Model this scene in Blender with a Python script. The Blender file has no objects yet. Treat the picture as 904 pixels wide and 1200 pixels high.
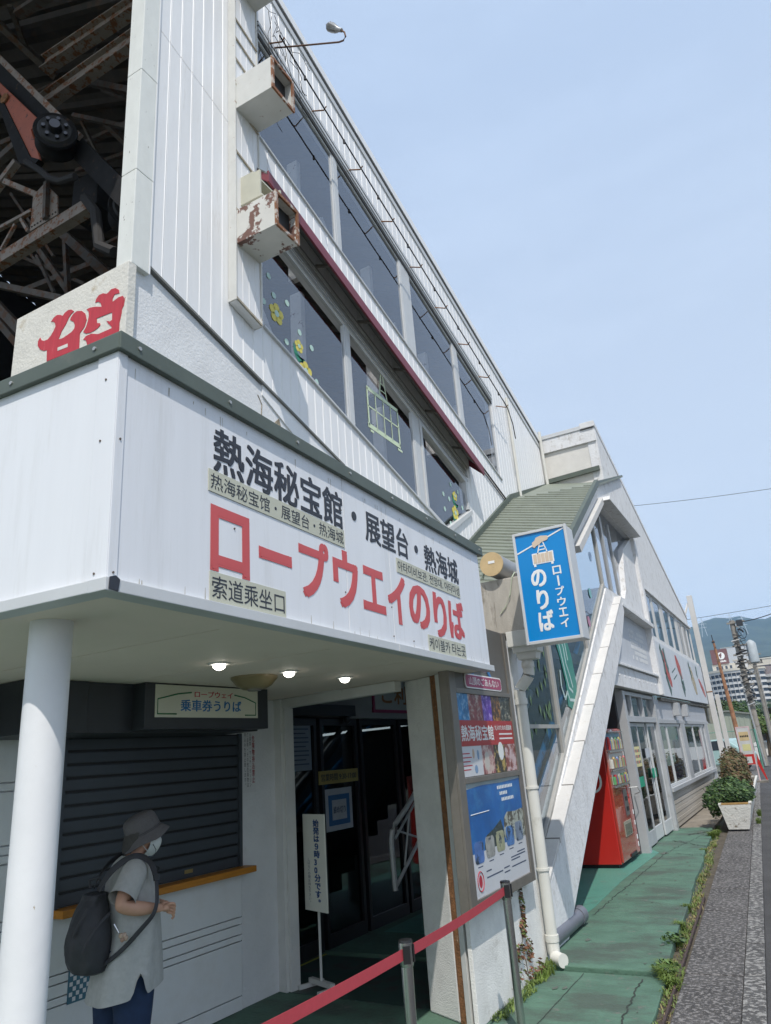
import bpy, bmesh, math, random
from math import sin, cos, pi, radians, hypot, atan2, sqrt
from mathutils import Vector, Matrix
random.seed(7)
S = bpy.context.scene
COL = S.collection
# ------------------------------------------------------------------ camera
cam = bpy.data.cameras.new('camera'); camo = bpy.data.objects.new('camera', cam); COL.objects.link(camo); S.camera = camo
cam.sensor_fit = 'VERTICAL'; cam.sensor_height = 36.0; cam.lens = 837.09 / 1200 * 36
cam.clip_start = 0.05; cam.clip_end = 20000
def _cam():
    p, r, y = radians(19.0254), radians(-4.396), radians(-27.88)
    f = Vector((0, cos(p), sin(p))); u = Vector((0, -sin(p), cos(p))); rt = Vector((1, 0, 0))
    x = rt * cos(r) + u * sin(r); up = u * cos(r) - rt * sin(r)
    m = Matrix((x, up, -f)).transposed()
    return Matrix.Translation((0, 0, 1.67)) @ (Matrix.Rotation(-y, 3, 'Z') @ m).to_4x4()
camo.matrix_world = _cam()
# ------------------------------------------------------------------ light
SUN = Vector((0.36, -0.55, 1.0)).normalized()
elev = math.asin(SUN.z); azim = atan2(SUN.x, SUN.y)
W = bpy.data.worlds.new('World'); S.world = W; W.use_nodes = True
nt = W.node_tree; nt.nodes.clear()
sky = nt.nodes.new('ShaderNodeTexSky'); sky.sky_type = 'NISHITA'; sky.sun_disc = False
sky.sun_elevation = elev; sky.sun_rotation = azim; sky.air_density = 1.0; sky.dust_density = 2.2; sky.ozone_density = 1.0
bg = nt.nodes.new('ShaderNodeBackground'); bg.inputs[1].default_value = 0.115
tc = nt.nodes.new('ShaderNodeTexCoord'); mp = nt.nodes.new('ShaderNodeMapping'); mp.inputs['Scale'].default_value = (1.6, 1.6, 6)
nz = nt.nodes.new('ShaderNodeTexNoise'); nz.inputs['Scale'].default_value = 1.7; nz.inputs['Detail'].default_value = 7; nz.inputs['Roughness'].default_value = .6
cr = nt.nodes.new('ShaderNodeValToRGB'); cr.color_ramp.elements[0].position = .42; cr.color_ramp.elements[1].position = .8
cr.color_ramp.elements[0].color = (.76, .76, .76, 1); cr.color_ramp.elements[1].color = (.88, .88, .88, 1)
mx = nt.nodes.new('ShaderNodeMixRGB'); mx.inputs[2].default_value = (4.9, 5.9, 7.6, 1)
ow = nt.nodes.new('ShaderNodeOutputWorld'); L = nt.links.new
L(tc.outputs['Generated'], mp.inputs[0]); L(mp.outputs[0], nz.inputs[0]); L(nz.outputs[0], cr.inputs[0]); L(cr.outputs[0], mx.inputs[0])
sx_ = nt.nodes.new('ShaderNodeSeparateXYZ'); L(tc.outputs['Generated'], sx_.inputs[0])
gr = nt.nodes.new('ShaderNodeValToRGB'); gr.color_ramp.elements[0].position = 0.0; gr.color_ramp.elements[0].color = (6.1/8, 6.6/8, 7.1/8, 1); gr.color_ramp.elements[1].position = .75; gr.color_ramp.elements[1].color = (4.35/8, 5.35/8, 6.9/8, 1)
sc_ = nt.nodes.new('ShaderNodeVectorMath'); sc_.operation = 'SCALE'; sc_.inputs['Scale'].default_value = 8.0; L(sx_.outputs['Z'], gr.inputs[0]); L(gr.outputs[0], sc_.inputs[0]); L(sc_.outputs[0], mx.inputs[2])
L(sky.outputs[0], mx.inputs[1]); L(mx.outputs[0], bg.inputs[0]); L(bg.outputs[0], ow.inputs[0])
sl = bpy.data.lights.new('sun', 'SUN'); sl.energy = 3.3; sl.angle = radians(.55); sl.color = (1, .955, .89)
so = bpy.data.objects.new('sun', sl); COL.objects.link(so); so.rotation_euler = SUN.to_track_quat('Z', 'Y').to_euler(); so.location = (10, -10, 30)
S.view_settings.view_transform = 'Standard'; S.view_settings.look = 'None'; S.view_settings.exposure = 0.36; S.view_settings.gamma = 1
S.render.engine = 'CYCLES'; S.cycles.max_bounces = 8; S.cycles.transparent_max_bounces = 12; S.cycles.use_denoising = True; S.cycles.volume_bounces = 1

# ------------------------------------------------------------------ materials
MATS = {}
def mat(name, col, rough=.6, metal=0., var=.1, scale=5., bump=0., bscale=60., dirt=None, dlo=.55, dhi=.7, dscale=4., stretch=(1, 1, 1), spec=.5, emit=0., coat=0., dmax=1., d2=None):
    if name in MATS: return MATS[name]
    m = bpy.data.materials.new(name); m.use_nodes = True; n = m.node_tree; b = n.nodes['Principled BSDF']; l = n.links.new
    b.inputs['Roughness'].default_value = rough; b.inputs['Metallic'].default_value = metal
    b.inputs['Specular IOR Level'].default_value = spec; b.inputs['Coat Weight'].default_value = coat
    t = n.nodes.new('ShaderNodeTexCoord'); mp = n.nodes.new('ShaderNodeMapping'); mp.inputs['Scale'].default_value = stretch; l(t.outputs['Object'], mp.inputs[0])
    a = n.nodes.new('ShaderNodeTexNoise'); a.inputs['Scale'].default_value = scale; a.inputs['Detail'].default_value = 6; a.inputs['Roughness'].default_value = .62; l(mp.outputs[0], a.inputs[0])
    r = n.nodes.new('ShaderNodeValToRGB'); r.color_ramp.elements[0].position = .3; r.color_ramp.elements[1].position = .72
    r.color_ramp.elements[0].color = (*[c * (1 - var) for c in col], 1); r.color_ramp.elements[1].color = (*[min(1, c * (1 + var)) for c in col], 1)
    l(a.outputs[0], r.inputs[0]); out = r.outputs[0]
    if dirt:
        d = n.nodes.new('ShaderNodeTexNoise'); d.inputs['Scale'].default_value = dscale; d.inputs['Detail'].default_value = 9; d.inputs['Roughness'].default_value = .68; l(mp.outputs[0], d.inputs[0])
        dr = n.nodes.new('ShaderNodeValToRGB'); dr.color_ramp.elements[0].position = dlo; dr.color_ramp.elements[1].position = dhi
        dr.color_ramp.elements[0].color = (0, 0, 0, 1); dr.color_ramp.elements[1].color = (dmax, dmax, dmax, 1); l(d.outputs[0], dr.inputs[0])
        x = n.nodes.new('ShaderNodeMixRGB'); x.inputs[2].default_value = (*dirt, 1); l(dr.outputs[0], x.inputs[0]); l(out, x.inputs[1]); out = x.outputs[0]
    if d2:
        c2, lo2, hi2, sc2, mx2 = d2
        d = n.nodes.new('ShaderNodeTexNoise'); d.inputs['Scale'].default_value = sc2; d.inputs['Detail'].default_value = 10; d.inputs['Roughness'].default_value = .72; l(t.outputs['Object'], d.inputs[0])
        dr = n.nodes.new('ShaderNodeValToRGB'); dr.color_ramp.elements[0].position = lo2; dr.color_ramp.elements[1].position = hi2
        dr.color_ramp.elements[0].color = (0, 0, 0, 1); dr.color_ramp.elements[1].color = (mx2, mx2, mx2, 1); l(d.outputs[0], dr.inputs[0])
        x = n.nodes.new('ShaderNodeMixRGB'); x.inputs[2].default_value = (*c2, 1); l(dr.outputs[0], x.inputs[0]); l(out, x.inputs[1]); out = x.outputs[0]
    l(out, b.inputs['Base Color'])
    if bump:
        bn = n.nodes.new('ShaderNodeTexNoise'); bn.inputs['Scale'].default_value = bscale; bn.inputs['Detail'].default_value = 5; l(t.outputs['Object'], bn.inputs[0])
        bp = n.nodes.new('ShaderNodeBump'); bp.inputs['Strength'].default_value = bump; bp.inputs['Distance'].default_value = .02; l(bn.outputs[0], bp.inputs['Height']); l(bp.outputs[0], b.inputs['Normal'])
    if emit:
        b.inputs['Emission Color'].default_value = (*col, 1); b.inputs['Emission Strength'].default_value = emit
    MATS[name] = m; return m
def glass(name, tint=(.5, .55, .58), refl=.25, rough=.02, wav=.0, rmax=1.0):
    if name in MATS: return MATS[name]
    m = bpy.data.materials.new(name); m.use_nodes = True; n = m.node_tree; n.nodes.clear(); l = n.links.new
    o = n.nodes.new('ShaderNodeOutputMaterial'); mxs = n.nodes.new('ShaderNodeMixShader'); tr = n.nodes.new('ShaderNodeBsdfTransparent'); gl = n.nodes.new('ShaderNodeBsdfGlossy')
    tr.inputs[0].default_value = (*tint, 1); gl.inputs['Roughness'].default_value = rough; gl.inputs[0].default_value = (.92, .95, 1, 1)
    lw = n.nodes.new('ShaderNodeLayerWeight'); lw.inputs[0].default_value = .5
    pw = n.nodes.new('ShaderNodeMath'); pw.operation = 'POWER'; pw.inputs[1].default_value = 5.0; l(lw.outputs['Facing'], pw.inputs[0])
    mr = n.nodes.new('ShaderNodeMapRange'); mr.inputs[3].default_value = refl; mr.inputs[4].default_value = rmax
    l(pw.outputs[0], mr.inputs[0]); l(mr.outputs[0], mxs.inputs[0]); l(tr.outputs[0], mxs.inputs[1]); l(gl.outputs[0], mxs.inputs[2]); l(mxs.outputs[0], o.inputs[0])
    if wav:
        t = n.nodes.new('ShaderNodeTexCoord'); bn = n.nodes.new('ShaderNodeTexNoise'); bn.inputs['Scale'].default_value = 1.3; l(t.outputs['Object'], bn.inputs[0])
        bp = n.nodes.new('ShaderNodeBump'); bp.inputs['Strength'].default_value = wav; bp.inputs['Distance'].default_value = .05; l(bn.outputs[0], bp.inputs['Height']); l(bp.outputs[0], gl.inputs['Normal'])
    MATS[name] = m; return m
RUST = (.22, .085, .03)
white_siding = mat('white_siding', (.78, .78, .78), .5, var=.05, scale=2, dirt=(.42, .38, .32), dlo=.60, dhi=.82, dscale=3, stretch=(3, 3, .5), dmax=.6, bump=.03, bscale=9, d2=((.34, .27, .2), .68, .71, 15, .7))
white_fascia = mat('white_fascia', (.73, .74, .76), .40, var=.035, scale=1.5, dirt=(.46, .45, .42), dlo=.52, dhi=.85, dscale=2.2, stretch=(6, 6, .5), dmax=.5, bump=.02, bscale=3, d2=((.34, .28, .2), .70, .735, 22, .7))
white_paint = mat('white_paint', (.66, .655, .63), .55, var=.06, scale=6, dirt=(.33, .27, .19), dlo=.62, dhi=.78, dscale=9, dmax=.6)
stucco = mat('stucco', (.70, .705, .71), .85, var=.07, scale=3, bump=.25, bscale=45, dirt=(.30, .28, .24), dlo=.62, dhi=.85, dscale=3, dmax=.5)
stucco_rough = mat('stucco_rough', (.70, .69, .66), .9, var=.1, scale=6, bump=.3, bscale=110, dirt=(.25, .22, .18), dlo=.58, dhi=.8, dscale=5, dmax=.6)
weathered_white = mat('weathered_white', (.66, .66, .66), .75, var=.08, scale=4, bump=.3, bscale=25, dirt=(.36, .33, .29), dlo=.54, dhi=.66, dscale=7, dmax=.6, stretch=(1.5, 1.5, .8), d2=((.30, .24, .17), .66, .70, 16, .7))
rusty_white = mat('rusty_white', (.60, .59, .55), .6, var=.06, scale=6, dirt=RUST, dlo=.585, dhi=.62, dscale=7)
rusty_flecks = mat('rusty_flecks', (.60, .60, .57), .6, var=.06, scale=6, dirt=RUST, dlo=.66, dhi=.69, dscale=18)
rusty_peel = mat('rusty_peel', (.60, .59, .55), .6, var=.06, scale=6, dirt=(.16, .08, .06), dlo=.555, dhi=.575, dscale=5)
rust = mat('rust', (.26, .12, .05), .9, var=.4, scale=25, bump=.5, bscale=80, dirt=(.5, .42, .3), dlo=.6, dhi=.7, dscale=14)
green_trim = mat('green_trim', (.085, .105, .085), .5, var=.1, scale=5, dirt=(.16, .16, .13), dlo=.6, dhi=.8)
green_roof = mat('green_roof', (.185, .205, .165), .55, var=.1, scale=3, dirt=(.12, .12, .1), dlo=.55, dhi=.8)
maroon = mat('maroon', (.185, .028, .045), .45, var=.1)
alu = mat('alu', (.42, .42, .41), .42, metal=.55, var=.08, scale=9)
alu_white = mat('alu_white', (.56, .57, .57), .45, metal=.1, var=.05)
bronze = mat('bronze', (.22, .20, .175), .42, metal=.5, var=.12, scale=8)
dark_gray = mat('dark_gray', (.028, .032, .038), .5, var=.12)
shutter_gray = mat('shutter_gray', (.06, .07, .082), .42, var=.08, metal=.2)
soffit_m = mat('soffit_m', (.78, .67, .585), .7, var=.05, scale=1.2, dirt=(.3, .24, .16), dlo=.66, dhi=.75, dscale=6, dmax=.5)
ticket_m = mat('ticket_m', (.72, .73, .73), .6, var=.07, scale=2, bump=.06, bscale=20, dirt=(.5, .48, .44), dlo=.5, dhi=.8, dscale=2, dmax=.6, d2=((.35, .3, .24), .68, .71, 14, .6))
ticket_line = mat('ticket_line', (.1, .1, .1), .8)
orange_wood = mat('orange_wood', (.48, .19, .02), .45, var=.14, scale=6, stretch=(8, 1, 8))
black = mat('black', (.012, .012, .013), .5)
black_rubber = mat('black_rubber', (.02, .02, .022), .8, var=.2)
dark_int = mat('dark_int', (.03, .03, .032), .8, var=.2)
steel = mat('steel', (.55, .54, .52), .22, metal=1, var=.05, stretch=(30, 30, 1), scale=4)
concrete = mat('concrete', (.40, .37, .32), .9, var=.14, scale=5, bump=.12, bscale=60, dirt=(.17, .15, .12), dlo=.56, dhi=.68, dscale=3, stretch=(3, 3, .6))
concrete_dark = mat('concrete_dark', (.2, .18, .15), .9, var=.3, scale=9, bump=.6, bscale=40, dirt=(.06, .055, .05), dlo=.5, dhi=.62, dscale=8)
letter_black = mat('letter_black', (.022, .025, .035), .5, var=.15)
letter_red = mat('letter_red', (.56, .085, .085), .5, var=.06, scale=3, dirt=(.62, .3, .3), dlo=.66, dhi=.8, dmax=.5)
letter_blue = mat('letter_blue', (.02, .09, .3), .5)
letter_white = mat('letter_white', (.78, .78, .76), .5, var=.03)
sticker = mat('sticker', (.50, .50, .40), .5, var=.05)
pvc_white = mat('pvc_white', (.62, .61, .56), .4, var=.05, dirt=(.3, .28, .22), dlo=.62, dhi=.8, dscale=6, dmax=.6)
pvc_gray = mat('pvc_gray', (.13, .135, .16), .4, var=.08, dirt=(.3, .27, .22), dlo=.6, dhi=.75)
red_paint = mat('red_paint', (.45, .022, .016), .3, var=.05, coat=.3)
glass_dark = glass('glass_dark', (.55, .58, .62), .19, wav=.04)
glass_clear = glass('glass_clear', (.72, .76, .76), .10, wav=.03)
glass_shop = glass('glass_shop', (.55, .6, .6), .14, wav=.05)
glass_door = glass('glass_door', (.25, .27, .28), .05)

# ------------------------------------------------------------------ builders
class Fr:                       # vertical frame: u runs along azimuth, w is the outward normal, z is up
    def __init__(s, x0, y0, az=0.): a = radians(az); s.o = (x0, y0); s.d = (sin(a), cos(a)); s.n = (cos(a), -sin(a))
    def p(s, u, w, z): return Vector((s.o[0] + u * s.d[0] + w * s.n[0], s.o[1] + u * s.d[1] + w * s.n[1], z))
MAIN = Fr(0, 0, 0)              # u = y, w = x
class MB:
    def __init__(s, fr=MAIN): s.v = []; s.f = []; s.fr = fr
    def add(s, pts, faces):
        n = len(s.v); s.v += [tuple(p) for p in pts]; s.f += [tuple(n + i for i in f) for f in faces]; return s
    def box(s, u0, u1, w0, w1, z0, z1):
        P = s.fr.p; q = [P(u, w, z) for z in (z0, z1) for (u, w) in ((u0, w0), (u1, w0), (u1, w1), (u0, w1))]
        return s.add(q, [(0, 3, 2, 1), (4, 5, 6, 7), (0, 1, 5, 4), (1, 2, 6, 5), (2, 3, 7, 6), (3, 0, 4, 7)])
    def prism(s, prof, w0, w1):   # prof: (u,z) polygon extruded along w
        n = len(prof); P = s.fr.p; q = [P(u, w0, z) for u, z in prof] + [P(u, w1, z) for u, z in prof]
        return s.add(q, [tuple(range(n))[::-1], tuple(range(n, 2 * n))] + [(i, (i + 1) % n, n + (i + 1) % n, n + i) for i in range(n)])
    def hprism(s, prof, z0, z1):  # prof: world (x,y) polygon extruded in z
        n = len(prof); q = [(x, y, z0) for x, y in prof] + [(x, y, z1) for x, y in prof]
        return s.add(q, [tuple(range(n))[::-1], tuple(range(n, 2 * n))] + [(i, (i + 1) % n, n + (i + 1) % n, n + i) for i in range(n)])
    def poly(s, pts): return s.add(pts, [tuple(range(len(pts)))])
    def slant(s, u0, u1, w0, w1, ba, bb, k=-.2786):   # band between z=ba+k*u and z=bb+k*u
        return s.prism([(u0, ba + k * u0), (u1, ba + k * u1), (u1, bb + k * u1), (u0, bb + k * u0)], w0, w1)
    def tube(s, pts, r, n=8, cap=True):
        pts = [Vector(p) for p in pts]; rs = r if isinstance(r, (list, tuple)) else [r] * len(pts); rings = []
        for i, p in enumerate(pts):
            t = (pts[min(i + 1, len(pts) - 1)] - pts[max(i - 1, 0)]).normalized()
            a = t.cross(Vector((0, 0, 1)) if abs(t.z) < .9 else Vector((1, 0, 0))).normalized(); b = t.cross(a)
            if i and (rings[-1][1]).dot(a) < 0 and 0: a = -a
            rings.append(([p + (a * cos(2 * pi * k / n) + b * sin(2 * pi * k / n)) * rs[i] for k in range(n)], a))
        q = [v for ring, _ in rings for v in ring]; f = []
        for i in range(len(pts) - 1):
            for k in range(n): f.append((i * n + k, i * n + (k + 1) % n, (i + 1) * n + (k + 1) % n, (i + 1) * n + k))
        if cap: f += [tuple(range(n))[::-1], tuple((len(pts) - 1) * n + k for k in range(n))]
        return s.add(q, f)
    def beam(s, a, b, w, h, up=(0, 0, 1)):
        a = Vector(a); b = Vector(b); t = (b - a).normalized(); sd = t.cross(Vector(up)).normalized() * w / 2; u = sd.cross(t).normalized() * h / 2
        q = [p + i * sd + j * u for p in (a, b) for i, j in ((-1, -1), (1, -1), (1, 1), (-1, 1))]
        return s.add(q, [(0, 3, 2, 1), (4, 5, 6, 7), (0, 1, 5, 4), (1, 2, 6, 5), (2, 3, 7, 6), (3, 0, 4, 7)])
    def ibeam(s, a, b, w, h, t=.02):
        a = Vector(a); b = Vector(b); d = (b - a).normalized(); sd = d.cross(Vector((0, 0, 1))).normalized(); u = sd.cross(d).normalized()
        s.beam(a + u * h / 2, b + u * h / 2, w, t); s.beam(a - u * h / 2, b - u * h / 2, w, t); return s.beam(a, b, t, h - t)
    def disc(s, c, r, nrm, n=16, depth=.01):
        nrm = Vector(nrm).normalized(); return s.tube([Vector(c) - nrm * depth / 2, Vector(c) + nrm * depth / 2], r, n)
    def build(s, name, m, parent=None, smooth=False, bevel=0, sub=0):
        me = bpy.data.meshes.new(name); me.from_pydata(s.v, [], s.f); me.update()
        bm = bmesh.new(); bm.from_mesh(me); bmesh.ops.recalc_face_normals(bm, faces=bm.faces)
        if bevel: bmesh.ops.bevel(bm, geom=[e for e in bm.edges if len(e.link_faces) == 2 and e.calc_face_angle(0) > .5], offset=bevel, segments=2, affect='EDGES', clamp_overlap=True, profile=.6)
        bm.to_mesh(me); bm.free()
        if smooth:
            me.polygons.foreach_set('use_smooth', [True] * len(me.polygons)); me.set_sharp_from_angle(angle=radians(38))
        me.materials.append(m); o = bpy.data.objects.new(name, me); COL.objects.link(o); adopt(o, parent); return o
def adopt(o, parent):
    if parent is not None:
        o.parent = parent; o.matrix_parent_inverse = Matrix.Translation(tuple(-c for c in root_loc(parent)))
def root_loc(p): return tuple(p.get('_o', (0, 0, 0)))
ROOTS = []
def thing(name, label, cat, loc, group=None):
    o = bpy.data.objects.new(name, None); COL.objects.link(o); o.location = loc; o['_o'] = loc; o.empty_display_size = .1
    o['label'] = label; o['category'] = cat; ROOTS.append(o)
    if group: o['group'] = group
    return o
def tag(o, label, cat, group=None):
    o['label'] = label; o['category'] = cat
    if group: o['group'] = group
    return o
def struct(o): o['kind'] = 'structure'; return o
def stuff(o): o['kind'] = 'stuff'; return o
def share(o, name, parent, delta):   # same mesh again, moved
    c = o.copy(); c.name = name; COL.objects.link(c); c.parent = parent; c.location = Vector(o.location) + Vector(delta); return c

_gc = {}
def glyph(txt, bold):
    if bold > 0:
        v, f = glyph(txt, 0); V = []; F = []
        for dx, dy in ((-1, -1), (1, 1), (-1, 1), (1, -1), (0, 0)):
            n = len(V); V += [(x + dx * bold, y + dy * bold * .7) for x, y in v]; F += [tuple(n + i for i in q) for q in f]
        return V, F
    k = (txt, bold)
    if k in _gc: return _gc[k]
    cu = bpy.data.curves.new('t', 'FONT'); cu.body = txt; cu.size = 1; cu.resolution_u = 3; cu.offset = bold
    ob = bpy.data.objects.new('t', cu); COL.objects.link(ob)
    dg = bpy.context.evaluated_depsgraph_get(); me = bpy.data.meshes.new_from_object(ob.evaluated_get(dg))
    v = [(p.co.x, p.co.y) for p in me.vertices]; f = [tuple(p.vertices) for p in me.polygons]
    bpy.data.objects.remove(ob); bpy.data.curves.remove(cu); bpy.data.meshes.remove(me)
    _gc[k] = (v, f); return _gc[k]
def text(name, txt, fr, u0, u1, z0, z1, w, m, parent, bold=0., vertical=False, chars=False, thick=.0006):
    V = []; F = []
    def put(v, f, fx, fz):
        n = len(V); V.extend([(fx(x, y), fz(x, y)) for x, y in v]); F.extend([tuple(n + i for i in q) for q in f])
    if vertical:
        H = (z1 - z0) / len(txt)
        for i, c in enumerate(txt):
            v, f = glyph(c, bold); zt = z1 - (i + 1) * H; U = u1 - u0
            if c in 'ー-~〜': put(v, f, lambda x, y: u0 + U * (.5 + (y - .38)), lambda x, y: zt + H * (1 - x))
            elif c in '、。': put(v, f, lambda x, y: u0 + U * (x + .5), lambda x, y: zt + H * (y + .62))
            else: put(v, f, lambda x, y: u0 + U * x, lambda x, y: zt + H * (y + .12))
    elif chars:
        U = (u1 - u0) / len(txt)
        for i, c in enumerate(txt):
            v, f = glyph(c, bold); ua = u0 + i * U; put(v, f, lambda x, y: ua + U * x, lambda x, y: z0 + (z1 - z0) * (y + .12))
    else:
        v, f = glyph(txt, bold); xs = [a for a, _ in v]; ys = [b for _, b in v]; x0, x1, y0, y1 = min(xs), max(xs), min(ys), max(ys)
        put(v, f, lambda x, y: u0 + (u1 - u0) * (x - x0) / (x1 - x0), lambda x, y: z0 + (z1 - z0) * (y - y0) / (y1 - y0))
    b = MB(fr); nv = len(V); nb = 5 if bold > 0 else 1; per = nv // nb if not (vertical or chars) else 0
    if bold > 0 and (vertical or chars): per = 0
    b.v = [tuple(fr.p(u, w + (.00025 * (i // per) if per else 0), z)) for i, (u, z) in enumerate(V)]; b.f = F
    me = bpy.data.meshes.new(name); me.from_pydata(b.v, [], b.f); me.update()
    if thick:
        bm = bmesh.new(); bm.from_mesh(me); bmesh.ops.remove_doubles(bm, verts=bm.verts, dist=1e-7); bm.normal_update()
        r = bmesh.ops.extrude_face_region(bm, geom=bm.faces[:]); nn = Vector((fr.n[0], fr.n[1], 0)) * thick
        bmesh.ops.translate(bm, verts=[g for g in r['geom'] if isinstance(g, bmesh.types.BMVert)], vec=nn); bm.to_mesh(me); bm.free()
    me.materials.append(m); o = bpy.data.objects.new(name, me); COL.objects.link(o); adopt(o, parent); return o
K = -.2786   # fall of the station's slope
ART_A = [(-4.716, 5.118), (-4.738, 5.087), (-4.736, 5.048), (-4.701, 4.999), (-4.652, 4.968), (-4.612, 4.961), (-4.602, 4.853), (-4.22, 4.831), (-4.226, 4.968), (-4.175, 5.01), (-4.157, 5.065), (-4.179, 5.131), (-4.222, 5.173), (-4.28, 5.194), (-4.319, 5.187), (-4.349, 5.161), (-4.355, 5.141), (-4.311, 5.108), (-4.291, 5.068), (-4.296, 5.039), (-4.326, 5.019), (-4.373, 5.01), (-4.428, 5.002), (-4.481, 5.009), (-4.445, 5.078), (-4.401, 5.124), (-4.374, 5.171), (-4.344, 5.197), (-4.317, 5.208), (-4.349, 5.237), (-4.39, 5.248), (-4.43, 5.238), (-4.453, 5.219), (-4.48, 5.239), (-4.523, 5.256), (-4.564, 5.246), (-4.594, 5.219), (-4.568, 5.213), (-4.54, 5.185), (-4.531, 5.149), (-4.548, 5.118), (-4.578, 5.084), (-4.616, 5.06), (-4.659, 5.064), (-4.695, 5.084)]
ART_B = [(-4.186, 4.965), (-4.153, 4.94), (-4.106, 4.928), (-4.06, 4.929), (-4.022, 4.936), (-3.994, 4.952), (-4.0, 4.973), (-4.034, 4.986), (-4.041, 5.032), (-3.869, 5.018), (-3.864, 4.949), (-3.888, 4.944), (-3.927, 4.965), (-3.902, 4.928), (-3.865, 4.889), (-3.864, 4.875), (-4.01, 4.879), (-4.089, 4.913), (-4.15, 4.915), (-4.18, 4.895), (-4.147, 4.877), (-4.127, 4.827), (-3.783, 4.81), (-3.782, 4.893), (-3.765, 4.97), (-3.763, 5.042), (-3.748, 5.097), (-3.761, 5.12), (-3.806, 5.127), (-3.857, 5.115), (-3.876, 5.113), (-3.874, 5.143), (-3.853, 5.172), (-3.801, 5.162), (-3.811, 5.197), (-3.85, 5.229), (-3.896, 5.236), (-3.932, 5.217), (-3.947, 5.217), (-3.987, 5.238), (-4.033, 5.241), (-4.062, 5.215), (-4.07, 5.187), (-4.036, 5.182), (-4.003, 5.153), (-3.992, 5.117), (-4.064, 5.147), (-4.127, 5.164), (-4.166, 5.163), (-4.14, 5.134), (-4.133, 5.093), (-4.14, 5.046), (-4.158, 4.998)]
ART_H = [(-4.477, 4.932), (-4.359, 4.926), (-4.355, 4.893), (-4.474, 4.902)]
BEAMS = [
    ('I', (-7.43, 4.6, 11.48), (-5.43, 4.6, 11.3), 0.16, 0.22),
    ('I', (-7.42, 4.6, 10.72), (-5.4, 4.6, 10.68), 0.14, 0.24),
    ('B', (-7.19, 5.2, 11.59), (-6.11, 5.2, 10.69), 0.09, 0.09),
    ('B', (-7.54, 5.2, 11.16), (-6.07, 5.2, 10.0), 0.06, 0.06),
    ('B', (-8.44, 4.28, 12.84), (-8.19, 5.27, 12.44), 0.112, 0.07),
    ('B', (-9.19, 4.8, 13.05), (-8.07, 5.0, 11.51), 0.096, 0.154),
    ('B', (-7.81, 4.34, 12.48), (-6.87, 4.2, 12.0), 0.14, 0.07),
    ('B', (-7.81, 4.2, 12.51), (-8.34, 4.83, 12.68), 0.07, 0.042),
    ('B', (-7.93, 6.04, 12.07), (-7.68, 6.5, 11.65), 0.093, 0.112),
    ('B', (-8.53, 6.04, 12.43), (-8.44, 6.5, 11.72), 0.046, 0.046),
    ('B', (-9.13, 6.45, 12.55), (-7.11, 6.07, 11.67), 0.097, 0.065),
    ('B', (-9.13, 7.35, 12.32), (-8.34, 7.2, 12.01), 0.115, 0.077),
    ('B', (-8.91, 5.44, 12.75), (-7.57, 5.24, 12.1), 0.046, 0.046),
    ('B', (-6.87, 5.03, 11.88), (-7.67, 5.37, 12.17), 0.037, 0.037),
    ('B', (-6.28, 4.9, 11.65), (-6.53, 5.17, 11.66), 0.036, 0.036),
    ('B', (-7.41, 5.54, 11.93), (-6.92, 5.9, 11.63), 0.038, 0.038),
    ('B', (-7.76, 4.4, 7.98), (-5.88, 4.4, 8.02), 0.12, 0.17),
    ('B', (-7.8, 4.4, 8.56), (-7.02, 4.4, 8.51), 0.05, 0.05),
    ('B', (-7.59, 4.4, 8.17), (-7.35, 4.4, 8.46), 0.04, 0.04),
    ('B', (-7.24, 4.4, 8.49), (-7.06, 4.4, 8.21), 0.04, 0.04),
    ('B', (-7.98, 4.4, 9.24), (-7.48, 4.4, 9.55), 0.09, 0.09),
    ('B', (-7.69, 4.4, 9.33), (-6.82, 4.4, 8.61), 0.07, 0.07),
    ('B', (-6.64, 4.3, 8.68), (-6.59, 4.3, 8.1), 0.05, 0.05),
    ('B', (-8.99, 4.9, 10.7), (-8.39, 4.9, 10.81), 0.1, 0.14),
    ('B', (-7.69, 5.2, 9.15), (-6.42, 5.2, 7.71), 0.16, 0.12),
    ('B', (-7.48, 5.2, 8.9), (-7.3, 5.2, 7.81), 0.06, 0.06),
    ('B', (-8.81, 5.6, 9.71), (-7.88, 5.6, 8.41), 0.08, 0.08),
    ('B', (-8.0, 4.6, 7.95), (-6.56, 4.6, 7.12), 0.08, 0.08),
    ('B', (-8.3, 4.8, 7.92), (-7.52, 4.8, 7.09), 0.1, 0.12),
    ('B', (-9.29, 5.4, 8.43), (-8.42, 5.4, 7.47), 0.1, 0.1),
    ('B', (-9.92, 6.2, 9.59), (-8.14, 6.2, 9.37), 0.12, 0.1),
    ('B', (-10.95, 6.4, 12.4), (-9.46, 6.4, 10.27), 0.05, 0.05),
    ('B', (-10.3, 6.4, 10.85), (-9.48, 6.4, 9.81), 0.07, 0.05),
    ('B', (-12.14, 7.0, 12.11), (-9.39, 7.0, 10.03), 0.06, 0.06),
    ('B', (-7.61, 4.9, 8.43), (-7.17, 4.9, 7.65), 0.04, 0.04),
    ('B', (-9.73, 5.4, 11.98), (-9.33, 5.4, 11.88), 0.14, 0.1),
    ('B', (-9.84, 6.96, 12.81), (-8.14, 6.66, 12.01), 0.072, 0.072),
    ('B', (-9.22, 7.0, 10.69), (-8.5, 7.0, 10.65), 0.06, 0.06),
]
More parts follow.
